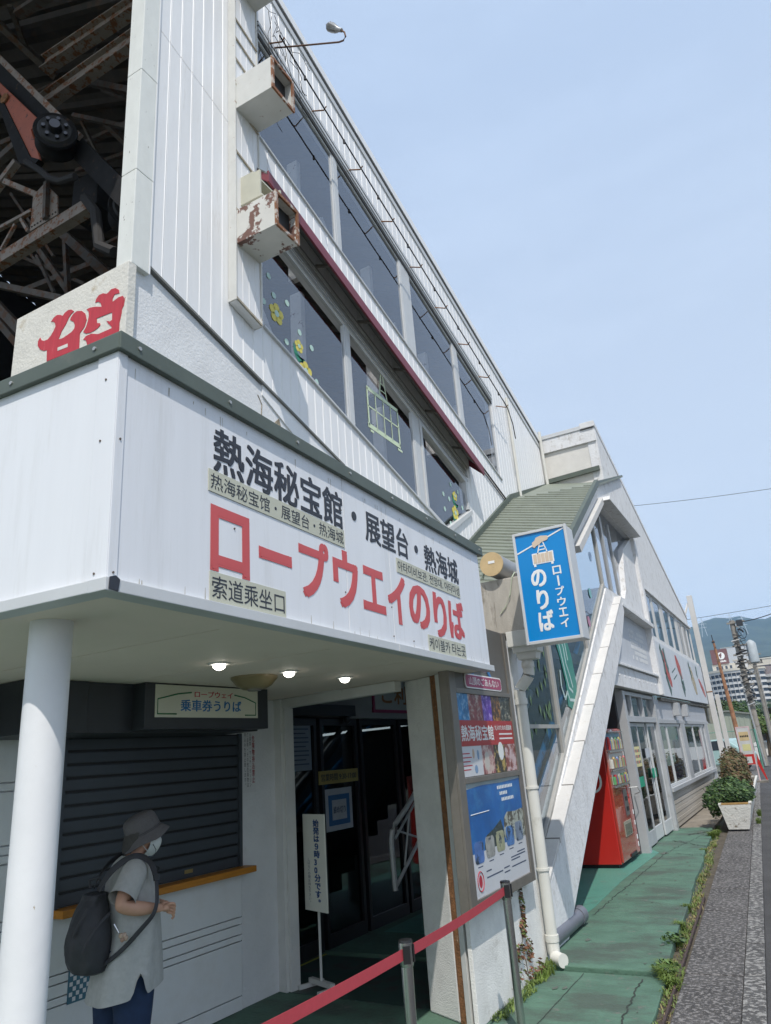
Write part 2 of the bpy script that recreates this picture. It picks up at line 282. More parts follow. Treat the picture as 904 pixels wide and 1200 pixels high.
# ================================================================== SETTING
asphalt = mat('asphalt', (.055, .053, .053), .9, var=.28, scale=1.2, bump=.8, bscale=90, dirt=(.11, .105, .105), dlo=.5, dhi=.72, dscale=60, dmax=.6)
paving = mat('paving_aggregate', (.066, .062, .06), .9, var=.45, scale=1.5, bump=1., bscale=70, dirt=(.27, .255, .245), dlo=.50, dhi=.58, dscale=30, dmax=.85)
kerbm = mat('kerb_worn_paint', (.085, .082, .08), .9, var=.3, scale=5, bump=1., bscale=70, dirt=(.36, .35, .33), dlo=.49, dhi=.57, dscale=26, dmax=.8)
greenf = mat('green_floor_paint', (.076, .150, .105), .75, var=.22, scale=4, bump=.35, bscale=28, dirt=(.055, .058, .05), dlo=.49, dhi=.60, dscale=1.1, dmax=.62, stretch=(.8, 1.3, 1), d2=((.15, .145, .13), .60, .66, 7, .7))
greenl = mat('green_floor_fresh', (.075, .22, .17), .6, var=.1, scale=3, bump=.2, bscale=28, dirt=(.20, .2, .17), dlo=.62, dhi=.72, dscale=5, d2=((.05, .07, .06), .55, .7, 3, .6))
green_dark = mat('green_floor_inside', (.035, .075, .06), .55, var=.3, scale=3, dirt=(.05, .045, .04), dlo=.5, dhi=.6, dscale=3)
brownc = mat('brown_concrete', (.23, .20, .16), .9, var=.2, scale=1.5, bump=.4, bscale=40, dirt=(.10, .09, .08), dlo=.5, dhi=.7, dscale=2)
earth = mat('earth', (.09, .075, .055), 1, var=.3, scale=9, bump=1, bscale=30)
g = MB(); g.box(-300, 3200, -3000, 3000, -.3, -.066); struct(g.build('ground', mat('far_ground', (.11, .115, .09), .95, var=.3, scale=.05)))
PV = Fr(-.33, 0, -2.7)      # kerb line: u along the street, w towards the road
g = MB(PV); g.box(-6, 130, 0.004, 7.5, -.25, -.05); struct(g.build('road', asphalt))
g = MB(PV); g.box(-6, 130, -.70, -.556, -.25, -.062); struct(g.build('earth_strip', earth))
pav = MB(PV); pav.box(-6, 60, -.556, .0, -.25, -.052); pav = struct(pav.build('pavement', paving))
u = -5.6; k = 0; rr = random.Random(3)
while u < 34:
    ln = 1.1 * rr.uniform(.9, 1.1)
    b = MB(PV); dz = rr.uniform(-.003, .003); b.box(u + .006, u + ln - .006, -.552, -.146, -.06, -.03 + dz)
    b.build('paving_block', paving, pav, bevel=.005); u += ln
u = -5.3
while u < 34:
    ln = .92 * rr.uniform(.88, 1.1)
    b = MB(PV); dz = rr.uniform(-.003, .003); b.box(u + .006, u + ln - .006, -.14, .0, -.06, -.028 + dz)
    b.build('kerb_stone', kerbm, pav, bevel=.006); u += ln
# green painted concrete floor: two slabs with a small step
def gx(y): return -.915 - .062 * y + .012 * sin(y * 2.3) + .007 * sin(y * 7)
def slab(name, y0, y1, z, x0, m, z0=-.25, n=26, drop=0):
    pts = [(x0, y0)] + [(gx(y0 + (y1 - y0) * i / n), y0 + (y1 - y0) * i / n) for i in range(n + 1)] + [(x0, y1)]
    b = MB(); b.hprism(pts, z0, z); return b.build(name, m, bevel=.008)
struct(slab('floor', -4, 6.40, -.032, -9.5, greenf)); struct(slab('floor_slab', 6.415, 15.9, 0.0, -9.5, greenf))
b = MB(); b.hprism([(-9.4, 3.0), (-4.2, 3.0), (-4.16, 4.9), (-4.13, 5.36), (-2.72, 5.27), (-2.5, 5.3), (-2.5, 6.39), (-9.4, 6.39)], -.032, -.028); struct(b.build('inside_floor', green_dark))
b = MB(); b.hprism([(-4.2, 7.2), (-2.42, 7.2), (-2.38, 8.6), (-2.42, 10.2), (-2.36, 12.6), (-2.5, 12.9), (-4.2, 12.9)], 0, .004); struct(b.build('sheltered_floor', greenl))
b = MB(); b.hprism([(-9.5, 15.91), (-1.9, 15.91), (-2.1, 34), (-9.5, 34)], -.25, -.012); struct(b.build('brown_path', brownc))
# thin floor cracks and a joint (dark filled seams, 2 mm proud of nothing: shallow strips)
crackm = mat('crack', (.035, .045, .038), 1, var=.4, scale=40)
def crack(pts, wd, z, name='crack'):
    b = MB(); P = [Vector((x, y, 0)) for x, y in pts]
    for i in range(len(P) - 1):
        d = (P[i + 1] - P[i]).normalized(); n = Vector((d.y, -d.x, 0)); w0 = wd * (.5 + .5 * abs(sin(i * 1.9))); w1 = wd * (.5 + .5 * abs(sin(i * 1.9 + 1.9)))
        b.poly([(*(P[i] + n * w0 / 2).xy, z), (*(P[i + 1] + n * w1 / 2).xy, z), (*(P[i + 1] - n * w1 / 2).xy, z), (*(P[i] - n * w0 / 2).xy, z)])
    return b.build(name, crackm)
def wob(a, b_, n, amp, seed):
    r = random.Random(seed); out = []
    for i in range(n + 1):
        t = i / n; out.append((a[0] + (b_[0] - a[0]) * t + r.uniform(-amp, amp), a[1] + (b_[1] - a[1]) * t + r.uniform(-amp, amp)))
    return out
fl = bpy.data.objects['floor_slab']; fa = bpy.data.objects['floor']
for pts, wd, par, z in ((wob((-2.30, 8.2), (-2.25, 12.6), 60, .016, 1), .010, fl, .0045), (wob((-2.25, 12.6), (-1.95, 14.8), 30, .025, 2), .009, fl, .0045), (wob((-2.35, 14.0), (-1.75, 13.2), 28, .04, 3), .018, fl, .0045),
                        (wob((-1.62, 12.2), (-2.1, 12.5), 20, .03, 8), .012, fl, .0045), (wob((-1.95, 3.2), (-1.92, 6.36), 40, .003, 4), .007, fa, -.0275), (wob((-1.42, 5.2), (-1.47, 6.3), 30, .012, 5), .014, fa, -.0275), (wob((-2.2, 14.7), (-1.8, 15.4), 20, .04, 6), .04, fl, .0045)):
    c = crack(pts, wd, z); c.parent = par
rr_ = random.Random(5); chip_ = mat('paint_chip', (.10, .12, .10), .95, var=.3, scale=30, bump=.5, bscale=80); cb = MB()
for i in range(36):
    y = rr_.uniform(5.0, 15.7); x = rr_.uniform(-2.3, gx(y) - .03); r0 = rr_.uniform(.006, .03) * (2.2 if rr_.random() < .12 else 1); z = .0045 if y > 6.42 else -.0275
    if 6.36 < y < 6.44: continue
    n_k = 9; cb.poly([(x + r0 * (1 + .4 * sin(k * 2.3 + i)) * cos(2 * pi * k / n_k) * .8, y + r0 * (1 + .4 * cos(k * 1.7 + i)) * sin(2 * pi * k / n_k) * 1.6, z) for k in range(n_k)])
stuff(cb.build('paint_chip', chip_, fl))
# steel edge rail in the earth strip
b = MB(PV); b.box(3.2, 9.5, -.60, -.585, -.07, -.028); b.box(3.2, 9.5, -.625, -.585, -.075, -.055); tag(b.build('edge_rail', mat('rail_rust', (.06, .04, .035), .8, var=.3, scale=10)), 'rusty steel edging rail along the weedy gap beside the green floor', 'rail')

# ================================================================== CANOPY
CF = Fr(-1.858, 1.596, -1.92); CS = Fr(-1.8563, 1.546, 87.3)
can = thing('entrance_canopy', 'big white boxed entrance canopy with green trim and rope-way lettering', 'canopy', (-1.9, 3.4, 2.24))
can['label'] = 'big white boxed canopy with green edge trim and red and black lettering over the entrance'
for a, c in ((-.008, 1.524), (1.528, 2.046), (2.05, 3.66)):
    b = MB(CF); b.box(a, c, -.03, 0, 2.29, 3.165); b.build('fascia_panel', white_fascia, can, bevel=.002)
for a, c in ((-1.9, -.10), (-4.2, -1.904)):
    b = MB(CS); b.box(a, c, -.03, 0, 2.29, 3.165); b.build('fascia_panel', white_fascia, can, bevel=.002)
b = MB(CF); b.box(-.052, -.012, -.03, .006, 2.29, 3.165); b.build('corner_strip', white_fascia, can, bevel=.002)
b = MB(CS); b.box(-.096, .004, -.03, .006, 2.29, 3.165); b.build('corner_strip', white_fascia, can, bevel=.002)
b = MB(CF); b.box(-.072, 2.046, -.06, .022, 2.243, 2.287); b.build('bottom_lip', alu_white, can, bevel=.003)
b = MB(CF); b.box(2.05, 3.70, -.06, .022, 2.243, 2.287); b.build('bottom_lip', alu_white, can, bevel=.003)
b = MB(CS); b.box(-4.2, .018, -.06, .0205, 2.2445, 2.286); b.build('bottom_lip', alu_white, can, bevel=.003)
b = MB(CF); b.prism([(-.07, 3.130), (3.73, 3.165), (3.73, 3.238), (-.07, 3.203)], -.16, .027); b.build('green_edge_trim', green_trim, can, bevel=.004)
b = MB(CS); b.box(-4.2, .02, -.16, .022, 3.132, 3.199); b.build('green_edge_trim', green_trim, can, bevel=.004)
for i in range(8):
    b = MB(CF); c = CF.p(.02 + i * .52, .028, 3.17 + i * .005); b.disc(c, .008, (CF.n[0], CF.n[1], 0), 8, .008); b.build('screw', alu, can)
for i in range(5):
    b = MB(CS); c = CS.p(-.1 - i * .45, .023, 3.166); b.disc(c, .008, (CS.n[0], CS.n[1], 0), 8, .008); b.build('screw', alu, can)
for fr, uu, zz in ((CF, -.03, 2.79), (CF, -.03, 2.31), (CS, -.06, 2.79), (CS, -.05, 2.31), (CS, -.05, 3.03), (CF, 1.50, 2.5), (CF, 1.50, 2.95), (CF, 2.03, 2.5), (CS, -.6, 2.75), (CS, -.68, 2.53), (CF, .6, 2.62), (CF, 2.03, 2.33), (CF, 2.3, 2.33)):
    b = MB(fr); b.disc(fr.p(uu, .007 if abs(uu) < .1 else .002, zz), .0042, (fr.n[0], fr.n[1], 0), 8, .004); b.build('rivet', mat('rivet_dark', (.12, .09, .07), .7), can)
b = MB(CF); b.box(3.66, 3.665, -1.6, 0, 2.245, 3.165); b.build('end_panel', white_fascia, can)
b = MB(); b.hprism([(-1.92, 1.60), (-2.04, 5.18), (-3.72, 5.18), (-3.74, 3.3), (-5.06, 3.3), (-7, 2.0), (-6.5, 1.38)], 3.05, 3.16); b.build('roof_deck', green_trim, can)
# soffit boards
ysp = [1.45, 2.35, 3.25, 4.15, 5.2]
b = MB(); b.hprism([(-1.895, 1.575), (-1.99, 5.19), (-2.17, 5.19), (-2.075, 1.77), (-6.5, 1.53), (-6.5, 1.36)], 2.247, 2.262); b.build('soffit_border', soffit_m, can)
for i in range(4):
    y0, y1 = ysp[i] + .004, ysp[i + 1] - .004
    xe = lambda y: -2.078 - (y - 1.77) * .0278
    if i == 0: pr = [(xe(1.77), 1.775), (xe(y1), y1), (-6.5, y1), (-6.5, 1.495)]
    else: pr = [(xe(y0), y0), (xe(y1), y1), (-6.5, y1), (-6.5, y0)]
    b = MB(); b.hprism(pr, 2.249, 2.264); b.build('soffit_board', soffit_m, can)
b = MB(); b.hprism([(-2.5, 5.2), (-6.5, 5.2), (-6.5, 5.36), (-4.12, 5.36), (-2.72, 5.2)], 2.249, 2.264); b.build('soffit_board', soffit_m, can)
rr_ = random.Random(77); grime = mat('grime', (.40, .37, .31), .8, var=.3, scale=30)
for i in range(46):      # short rust and dirt runs below the trim and above the lip
    u_ = rr_.uniform(.0, 3.6); top_ = rr_.random() < .5; z_ = 3.10 if top_ else 2.292; h_ = rr_.uniform(.01, .05); w_ = rr_.uniform(.0012, .003)
    b = MB(CF); b.prism([(u_ - w_, z_ + (0 if top_ else 0)), (u_ + w_, z_), (u_ + w_ * .4, z_ + (-h_ if top_ else h_)), (u_ - w_ * .4, z_ + (-h_ if top_ else h_))], .0005, .0008); stuff(b.build('dirt_run', grime, can))
# lettering
def strip(u0, u1, z0, z1, txt, m=letter_black):
    s = MB(CF); s.box(u0, u1, .001, .004, z0, z1); s = s.build('sticker_strip', sticker, can); text('lettering', txt, CF, u0 + .012, u1 - .012, z0 + .014, z1 - .014, .0045, m, s, thick=.0006)
text('lettering', '熱海秘宝館', CF, .465, 1.515, 2.84, 3.045, .001, letter_black, can, bold=.02)
text('lettering', '展望台', CF, 1.765, 2.335, 2.845, 3.035, .001, letter_black, can, bold=.02)
text('lettering', '熱海城', CF, 2.58, 3.18, 2.83, 3.015, .001, letter_black, can, bold=.02)
for uu, zz in ((1.64, 2.955), (2.455, 2.945)):
    b = MB(CF); b.disc(CF.p(uu, .002, zz), .026, (CF.n[0], CF.n[1], 0), 18, .003); b.build('lettering_dot', letter_black, can)
for c, a, e, z0, z1 in (('ロ', .45, .70, 2.415, 2.69), ('ー', .765, 1.015, 2.53, 2.585), ('プ', 1.075, 1.345, 2.415, 2.715), ('ウ', 1.385, 1.645, 2.415, 2.725), ('エ', 1.69, 1.955, 2.44, 2.69), ('イ', 1.99, 2.235, 2.41, 2.71), ('の', 2.275, 2.59, 2.42, 2.70), ('り', 2.65, 2.87, 2.40, 2.70), ('ば', 2.91, 3.20, 2.42, 2.70)):
    text('lettering', c, CF, a, e, z0, z1, .001, letter_red, can, bold=.036)
strip(.435, 1.515, 2.742, 2.838, '热海秘宝馆・展望台・热海城')
strip(.447, .955, 2.293, 2.41, '索道乘坐口')
strip(2.14, 3.17, 2.732, 2.822, '아타미비보관. 전망대. 아타미성')
strip(2.52, 3.165, 2.292, 2.396, '케이블카 타는곳')
b = MB(CF); b.prism([(-.06, 2.248), (-.022, 2.244), (-.016, 2.285), (-.035, 2.296), (-.058, 2.288)], .0225, .026); b.build('tape_patch', letter_black, can)
for x, y in ((-2.79, 3.13), (-2.80, 3.80), (-2.80, 4.47)):
    t = thing('downlight', 'round white downlight glowing in the canopy ceiling', 'ceiling light', (x, y, 2.24), 'downlights under the canopy')
    t['label'] = {3.13: 'glowing round downlight left of the tan dome lamp under the canopy', 3.80: 'glowing round downlight, middle one of three under the canopy', 4.47: 'glowing round downlight nearest the entrance door under the canopy'}[y]
    b = MB(); b.tube([(x, y, 2.249), (x, y, 2.240)], [.062, .058], 20); b.build('trim_ring', white_paint, t, smooth=True)
    b = MB(); b.tube([(x, y, 2.239), (x, y, 2.225), (x, y, 2.214), (x, y, 2.209)], [.036, .034, .022, .006], 16); b.build('bulb', mat('bulb', (1, .95, .85), emit=7), t, smooth=True)
t = thing('dome_lamp', 'shallow tan dome lamp, unlit, on the canopy ceiling beside the ticket sign', 'ceiling light', (-3.2, 3.7, 2.24))
b = MB(); b.tube([(-3.10, 3.82, 2.249), (-3.10, 3.82, 2.236), (-3.10, 3.82, 2.19), (-3.10, 3.82, 2.168)], [.155, .155, .115, .075], 28); b.build('shade', mat('tan_glass', (.24, .19, .10), .35, var=.1), t, smooth=True)
b = MB(); b.tube([(-3.10, 3.82, 2.169), (-3.10, 3.82, 2.158)], [.05, .045], 20); b.build('knob', bronze, t, smooth=True)
b = MB(); b.tube([(-2.38, 1.745, -.03), (-2.38, 1.745, 2.25)], .076, 32); tag(b.build('round_column', mat('column_white', (.72, .72, .725), .42, var=.04, dirt=(.35, .26, .15), dlo=.68, dhi=.72, dscale=22, bump=.05, bscale=20), smooth=True), 'round white steel column holding up the left corner of the canopy', 'column')

# ================================================================== TICKET OFFICE
TF = Fr(-4.148, 4.901, 2.7)
tk = thing('ticket_office', 'white ticket office with closed dark roller shutter and orange counter', 'ticket office', (-4.2, 3.8, 0))
b = MB(TF); b.box(-4.6, .46, -.25, -.012, -.03, 2.245); b.build('wall', ticket_m, tk)
b = MB(TF); b.box(.02, .46, -.012, .0, -.03, 2.245); b.build('plaster_wall', stucco, tk)
gz = [-.03, .055, .072, .43, .442, .475, .487, .545, .557, .595, .905]
for a, c in ((-4.6, -1.665), (-1.66, -.002)):
    zs = [-.03, .065, .43, .475, .545, .595, .905] if a > -2 else [-.03, .065, .43, .475, .545, .595, .85, .90, .95, 1.25, 1.3, 1.35, 1.65, 1.7, 1.95]
    for z0, z1 in zip(zs, zs[1:]):
        b = MB(TF); b.box(a, c, -.012, .02, z0 + .004, z1 - .004); b.build('wall_board', ticket_m, tk, bevel=.002)
b = MB(TF); b.box(-4.6, -1.665, .0, .03, 1.96, 2.06); b.build('rusty_strip', mat('brown_strip', (.13, .10, .085), .7), tk); b = MB(TF); b.box(-4.6, -1.665, .0, .03, 2.075, 2.2); b.build('rusty_strip', mat('brown_strip'), tk) if 0 else b.build('rusty_strip', MATS['brown_strip'], tk)
b = MB(TF); b.box(-1.665, .055, .0, .13, .905, .95); ctr = b.build('counter', orange_wood, tk, bevel=.006)
for a, c in ((-.032, .0), (-1.665, -1.635)): shf = MB(TF); shf.box(a, c, .0, .035, .95, 1.96); shf.build('shutter_frame', shutter_gray, tk, bevel=.003)
n = 12; sh = (1.955 - .952) / n
for i in range(n):
    z = .952 + i * sh; b = MB(TF)
    b.prism([(-1.635, z + .004), (-.033, z + .004), (-.033, z + sh - .012), (-1.635, z + sh - .012)], .004, .017); b.build('shutter_slat', shutter_gray, tk, bevel=.005)
b = MB(TF); b.box(-1.63, -.034, -.01, .003, .952, 1.955); b.build('shutter_backing', black, tk)
b = MB(TF); b.box(-.60, -.52, .0175, .02, .985, 1.01); b.build('maker_plate', mat('brass_plate', (.35, .26, .1), .4, metal=.5), tk)
b = MB(TF); b.tube([TF.p(-.86 + .022 * cos(a), .02, 1.06 + .012 * sin(a)) for a in [i * pi / 6 for i in range(13)]], .003, 5); b.build('latch', black, tk)
b = MB(TF); b.box(-2.25, -.33, .0, .50, 1.945, 2.246); b.build('shutter_box', dark_gray, tk, bevel=.004)
b = MB(TF); b.box(-2.0, -1.86, .50, .515, 1.945, 2.246); b.build('box_fold', dark_gray, tk, bevel=.004)
tsg = thing('ticket_sign', 'box sign with blue and red lettering and green brackets over the ticket shutter', 'sign', (-3.6, 4, 2.0)); tsg['label'] = 'wide box sign in blue, red and green over the ticket shutter'
b = MB(TF); b.box(-1.52, -.34, .50, .615, 1.955, 2.246); b.build('sign_box', dark_gray, tsg, bevel=.004)
b = MB(TF); b.box(-1.44, -.46, .615, .618, 2.03, 2.238); b.build('sign_face', mat('sign_face', (.60, .60, .48), .25, var=.03), tsg)
text('lettering', '乗車券うりば', TF, -1.225, -.64, 2.07, 2.148, .6185, mat('sign_blue', (.01, .14, .36), .4), tsg, bold=.02)
text('lettering', 'ロープウェイ', TF, -1.10, -.73, 2.165, 2.207, .6185, mat('sign_red', (.45, .03, .05), .4), tsg, bold=.015)
for pts in ([(-1.13, 2.195), (-1.25, 2.182), (-1.42, 2.145), (-1.42, 2.052), (-1.26, 2.052)], [(-.71, 2.19), (-.6, 2.175), (-.485, 2.14), (-.485, 2.05), (-.60, 2.05)]):
    b = MB(TF); b.tube([TF.p(u_, .6195, z_) for u_, z_ in pts], .0045, 4); b.build('bracket_line', mat('sign_green', (.01, .16, .06), .4), tsg)
# notice on the plaster wall
nt_ = thing('warning_notice', 'white notice board with red and black vertical writing beside the ticket shutter', 'notice', (-4.14, 5.0, 1.5))
b = MB(TF); b.box(.024, .20, .0005, .004, 1.49, 1.99); b.build('board', mat('notice_white', (.66, .66, .66), .5, var=.03), nt_)
text('lettering', '危険物持込禁止', TF, .152, .186, 1.56, 1.945, .0045, mat('sign_red'), nt_, bold=.02, vertical=True, thick=0) if 0 else text('lettering', '危険物持込禁止', TF, .152, .186, 1.56, 1.945, .0045, MATS['sign_red'], nt_, bold=.02, vertical=True, thick=0)
for u_, s_ in ((.118, '火薬類・マッチ・ガソリン'), (.086, '灯油等・その他危険物は'), (.054, '持込みを禁止致します。')):
    text('lettering', s_, TF, u_, u_ + .024, 1.53, 1.97, .0045, letter_black, nt_, vertical=True, thick=0)
b = MB(TF); b.box(-1.52, -1.36, .021, .024, .42, .60); b = b.build('check_patterned_sheet', mat('sheet_teal', (.06, .16, .22), .6)); tag(b, 'small teal checked sheet stuck on the wall under the ticket counter', 'poster')
for i in range(6):
    for j in range(6):
        if (i + j) % 2: c = MB(TF); c.box(-1.51 + i * .024, -1.488 + i * .024, .0245, .025, .43 + j * .027, .452 + j * .027); c.build('check', MATS['notice_white'], b)

# ================================================================== ENTRANCE
PF = Fr(-4.116, 5.397, 101.9)
ent = thing('door_surround', 'white door surround of the dark ropeway entrance', 'door frame', (-3.5, 5.3, 0))
b = MB(PF); b.box(-.02, .09, -.06, .05, -.03, 2.246); b.build('post', white_paint, ent, bevel=.004)
b = MB(PF); b.box(.09, 1.43, -.05, .03, 2.165, 2.246); b.build('head_beam', white_paint, ent, bevel=.004)
b = MB(PF); b.box(.09, .115, -.08, .02, -.03, 2.165); b.build('inner_stop', white_paint, ent, bevel=.003)
DF = Fr(-4.423, 5.818, 1.92)
ens = thing('glazed_doors', 'dark framed glass doors inside the entrance', 'glass doors', (-4.4, 7, 0))
for a, c in ((0., .56), (.62, 1.32), (1.38, 2.2), (2.26, 3.3)):
    b = MB(DF); 
    for q in ((a, a + .05, 0, 2.12), (c - .05, c, 0, 2.12), (a + .05, c - .05, 0, .12), (a + .05, c - .05, 2.05, 2.12)): b.box(q[0], q[1], -.03, .03, q[2], q[3])
    b.build('door_frame', mat('door_dark', (.018, .018, .02), .4, metal=.3), ens, bevel=.003)
    b = MB(DF); b.box(a + .05, c - .05, -.004, .004, .12, 2.05); b.build('pane', glass_door, ens)
b = MB(DF); b.box(-.3, 1.12, -.03, .16, 2.135, 2.25); b.build('rail_box', black, ens, bevel=.004)
b = MB(DF); b.box(-.3, 4, -.05, .06, 2.25, 2.75); b.box(1.12, 4, -.05, .05, 2.125, 2.25); b.build('transom_wall', mat('grey_wall', (.33, .33, .32), .8, var=.06), ens)
b = MB(DF); b.tube([DF.p(1.06, .08, 2.14), DF.p(1.06, .08, 2.10), DF.p(1.07, .10, 2.07)], [.03, .035, .03], 10); tag(b.build('dome_camera', dark_gray), 'small dark camera hanging over the entrance doors', 'camera')
b = MB(DF); b.box(0, 3.3, -.01, .0, -.027, -.02); b = MB(DF); b.box(0, 1.72, .0, .025, -.028, -.0245); b.build('yellow_line', mat('yellow_line', (.35, .36, .05), .7), ens)
ps = thing('pink_framed_sign', 'pale sign with pink border and brown lettering above the entrance doors', 'sign', (-4.3, 7.6, 2.2))
b = MB(DF); b.box(1.63, 2.9, .055, .075, 2.19, 2.62); b.build('border', mat('pink', (.33, .03, .10), .5), ps)
b = MB(DF); b.box(1.67, 2.86, .075, .079, 2.225, 2.585); b.build('face', mat('face_pale', (.5, .5, .47), .5, var=.03), ps)
text('lettering', 'ご利用', DF, 1.82, 2.75, 2.29, 2.52, .080, mat('brown_letter', (.35, .14, .03), .5), ps, bold=.02)
for i, (a, c, z0, z1, nm, lb) in enumerate(((.13, .49, 1.62, 2.06, 'paper_notice', 'pale timetable sheet taped high on the left glass door'), (-.02, .09, 1.62, 2.06, 'paper_notice', 'narrow pale sheet beside the white door surround'))):
    t = thing(nm, lb, 'notice', DF.p(a, .01, z0)[:]); b = MB(DF); b.box(a, c, .006, .008, z0, z1); b.build('sheet', mat('paper_blue', (.22, .27, .33), .6, var=.03), t)
    for j in range(9): b = MB(DF); z = z1 - .05 - j * .042; b.box(a + .04, c - .04 - .05 * (j % 3 == 1) * (i == 0), .0085, .009, z, z + .012); b.build('print_line', mat('ink', (.06, .08, .13), .6), t)
t = thing('opening_hours_plate', 'yellow plate with opening hours 9:30-17:00 on the glass doors', 'sign', DF.p(.6, 0, 1.34)[:])
b = MB(DF); b.box(.56, 1.28, .008, .014, 1.475, 1.615) if 0 else b.box(.56, 1.28, .033, .038, 1.47, 1.60); b.build('plate', mat('plate_yellow', (.36, .28, .08), .5), t)
text('lettering', '営業時間 9:30-17:00', DF, .60, 1.24, 1.50, 1.57, .0385, letter_black, t, bold=.01)
t = thing('closed_sheet', 'white sheet with blue square frame taped below the opening hours', 'notice', DF.p(.7, 0, 1.0)[:])
b = MB(DF); b.box(.66, 1.14, .033, .035, 1.02, 1.42); b.build('sheet', mat('paper_white', (.45, .47, .5), .6), t)
b = MB(DF); b.box(.71, 1.09, .0355, .037, 1.07, 1.36); b.build('blue_frame', mat('frame_blue', (.03, .13, .3), .5), t, bevel=.0)
b = MB(DF); b.box(.77, 1.03, .0375, .038, 1.12, 1.31); b.build('centre', MATS['paper_white'], t)
text('lettering', '締め切り', DF, .79, 1.01, 1.18, 1.25, .0385, MATS['ink'], t, bold=.01)
# dark rooms behind the doors and around
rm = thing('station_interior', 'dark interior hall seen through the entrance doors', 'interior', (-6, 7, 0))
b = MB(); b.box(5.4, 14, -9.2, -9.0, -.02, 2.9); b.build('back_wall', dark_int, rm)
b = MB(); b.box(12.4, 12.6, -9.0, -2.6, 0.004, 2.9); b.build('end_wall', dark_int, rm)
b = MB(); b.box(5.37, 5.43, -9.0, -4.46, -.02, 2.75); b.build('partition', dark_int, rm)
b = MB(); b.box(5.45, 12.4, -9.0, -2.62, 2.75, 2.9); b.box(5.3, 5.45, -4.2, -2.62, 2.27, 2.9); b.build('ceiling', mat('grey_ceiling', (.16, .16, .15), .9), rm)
for i, (ya, yb) in enumerate(((8.8, 9.6), (9.9, 10.9), (11.2, 12.0))):  # glowing strips added behind the glass stand in for lamp reflections in it
    t = thing('fluorescent_tube', 'lit strip lamp', 'strip light', (-6, ya, 2.1), 'strip lights inside the hall'); t['label'] = ['lit strip lamp inside the hall, nearest the camera dome', 'lit strip lamp inside the hall, the middle and longest one', 'lit strip lamp inside the hall, short one by the concrete pillar'][i]
    b = MB(); z = 2.05 + (ya - 8.8) * .055; b.beam((-6, ya, z), (-6, yb, z + .05), .035, .03); b.build('tube', mat('tube_light', (.95, 1, 1), emit=3.5), t)
    b = MB(); b.beam((-6, ya - .03, z + .03), (-6, yb + .03, z + .08), .07, .02); b.build('holder', white_paint, t)
hr0 = MB(); hr0.tube([(-5.2, 5.9, .75), (-5.2, 8.4, 2.22)], .03, 8); hr0.tube([(-5.15, 5.9, .66), (-5.15, 8.4, 2.13)], .02, 8); tag(hr0.build('inner_handrail', alu, smooth=True), 'sloping steel handrail behind the glass doors', 'handrail')  # bars added behind the glass stand in for the stair handrail's reflection
# staircase and white handrail
st = thing('staircase', 'dark stairs climbing behind the concrete pillar', 'stairs', (-2.9, 6.6, 0))
for i in range(12):
    b = MB(); b.box(6.9 + i * .28, 7.18 + i * .28 + .3, -3.42, -2.64, 0.004 if i == 0 else .17 * i - .12, .17 * (i + 1)); b.build('step', mat('stair_dark', (.02, .02, .02), .8), st, bevel=.004)
hr = thing('white_handrail', 'white tubular stair handrail with cross braces behind the entrance pillar', 'handrail', (-3.4, 6.2, .5))
b = MB(); b.tube([(-3.47, 6.2, .56), (-3.48, 6.2, .90), (-3.48, 6.205, .98), (-3.472, 6.22, 1.05), (-3.455, 6.25, 1.10), (-3.43, 6.30, 1.15), (-3.40, 6.4, 1.23), (-3.38, 6.55, 1.34), (-3.38, 7.6, 2.05)], .024, 10); b.build('top_rail', alu_white, hr, smooth=True)
b = MB(); b.tube([(-3.47, 6.2, .58), (-3.4, 6.5, .86), (-3.38, 7.6, 1.6)], .016, 8); b.tube([(-3.46, 6.24, .98), (-3.38, 7.6, 1.9)], .012, 8); b.build('lower_rail', alu_white, hr, smooth=True)
b = MB(); b.tube([(-3.44, 6.35, .74), (-3.40, 6.45, 1.2)], .009, 6); b.tube([(-3.4, 6.6, .96), (-3.38, 6.6, 1.36)], .009, 6); b.tube([(-3.45, 6.28, 1.04), (-3.39, 6.6, .94)], .009, 6); b.build('brace', alu_white, hr)
# concrete pillar, rails, poster wall
b = MB(); b.hprism([(-2.72, 5.24), (-2.42, 5.083), (-2.40, 5.5), (-2.64, 5.6)], -.03, 2.247); tag(b.build('entrance_pillar', stucco_rough, bevel=.01), 'rough white painted concrete pillar at the right side of the entrance', 'pillar')
b = MB(); b.hprism([(-2.417, 5.085), (-2.357, 5.052), (-2.35, 5.2), (-2.41, 5.2)], -.03, 2.247); tag(b.build('rusted_strip', rust, bevel=.003), 'rusted flaking steel strip running up beside the white pillar', 'steel strip')
ch = thing('door_channel', 'pale steel door channel with a black slot between pillar and poster wall', 'door track', (-2.3, 5.03, 0))
b = MB(); b.hprism([(-2.354, 5.040), (-2.306, 5.015), (-2.296, 5.2), (-2.345, 5.2)], -.03, 2.247); b.build('channel', white_paint, ch, bevel=.003)
b = MB(); b.hprism([(-2.304, 5.06), (-2.285, 5.06), (-2.285, 5.2), (-2.294, 5.2)], -.03, 2.247); b.build('black_slot', black, ch)
pw = thing('poster_wall', 'rough white wall carrying the two poster frames, right of the entrance', 'wall', (-2.3, 6, 0))
b = MB(); b.hprism([(-2.283, 5.005), (-2.25, 5.005), (-2.25, 6.72), (-2.62, 6.72), (-2.62, 5.6), (-2.283, 5.4)], -.03, 2.62); b.build('wall', stucco_rough, pw, bevel=.004)
b = MB(); b.box(6.455, 7.0, -2.95, -1.97, 2.70, 3.225); tag(b.build('concrete_beam', concrete, bevel=.012), 'rain stained concrete beam end above the poster frames', 'beam')
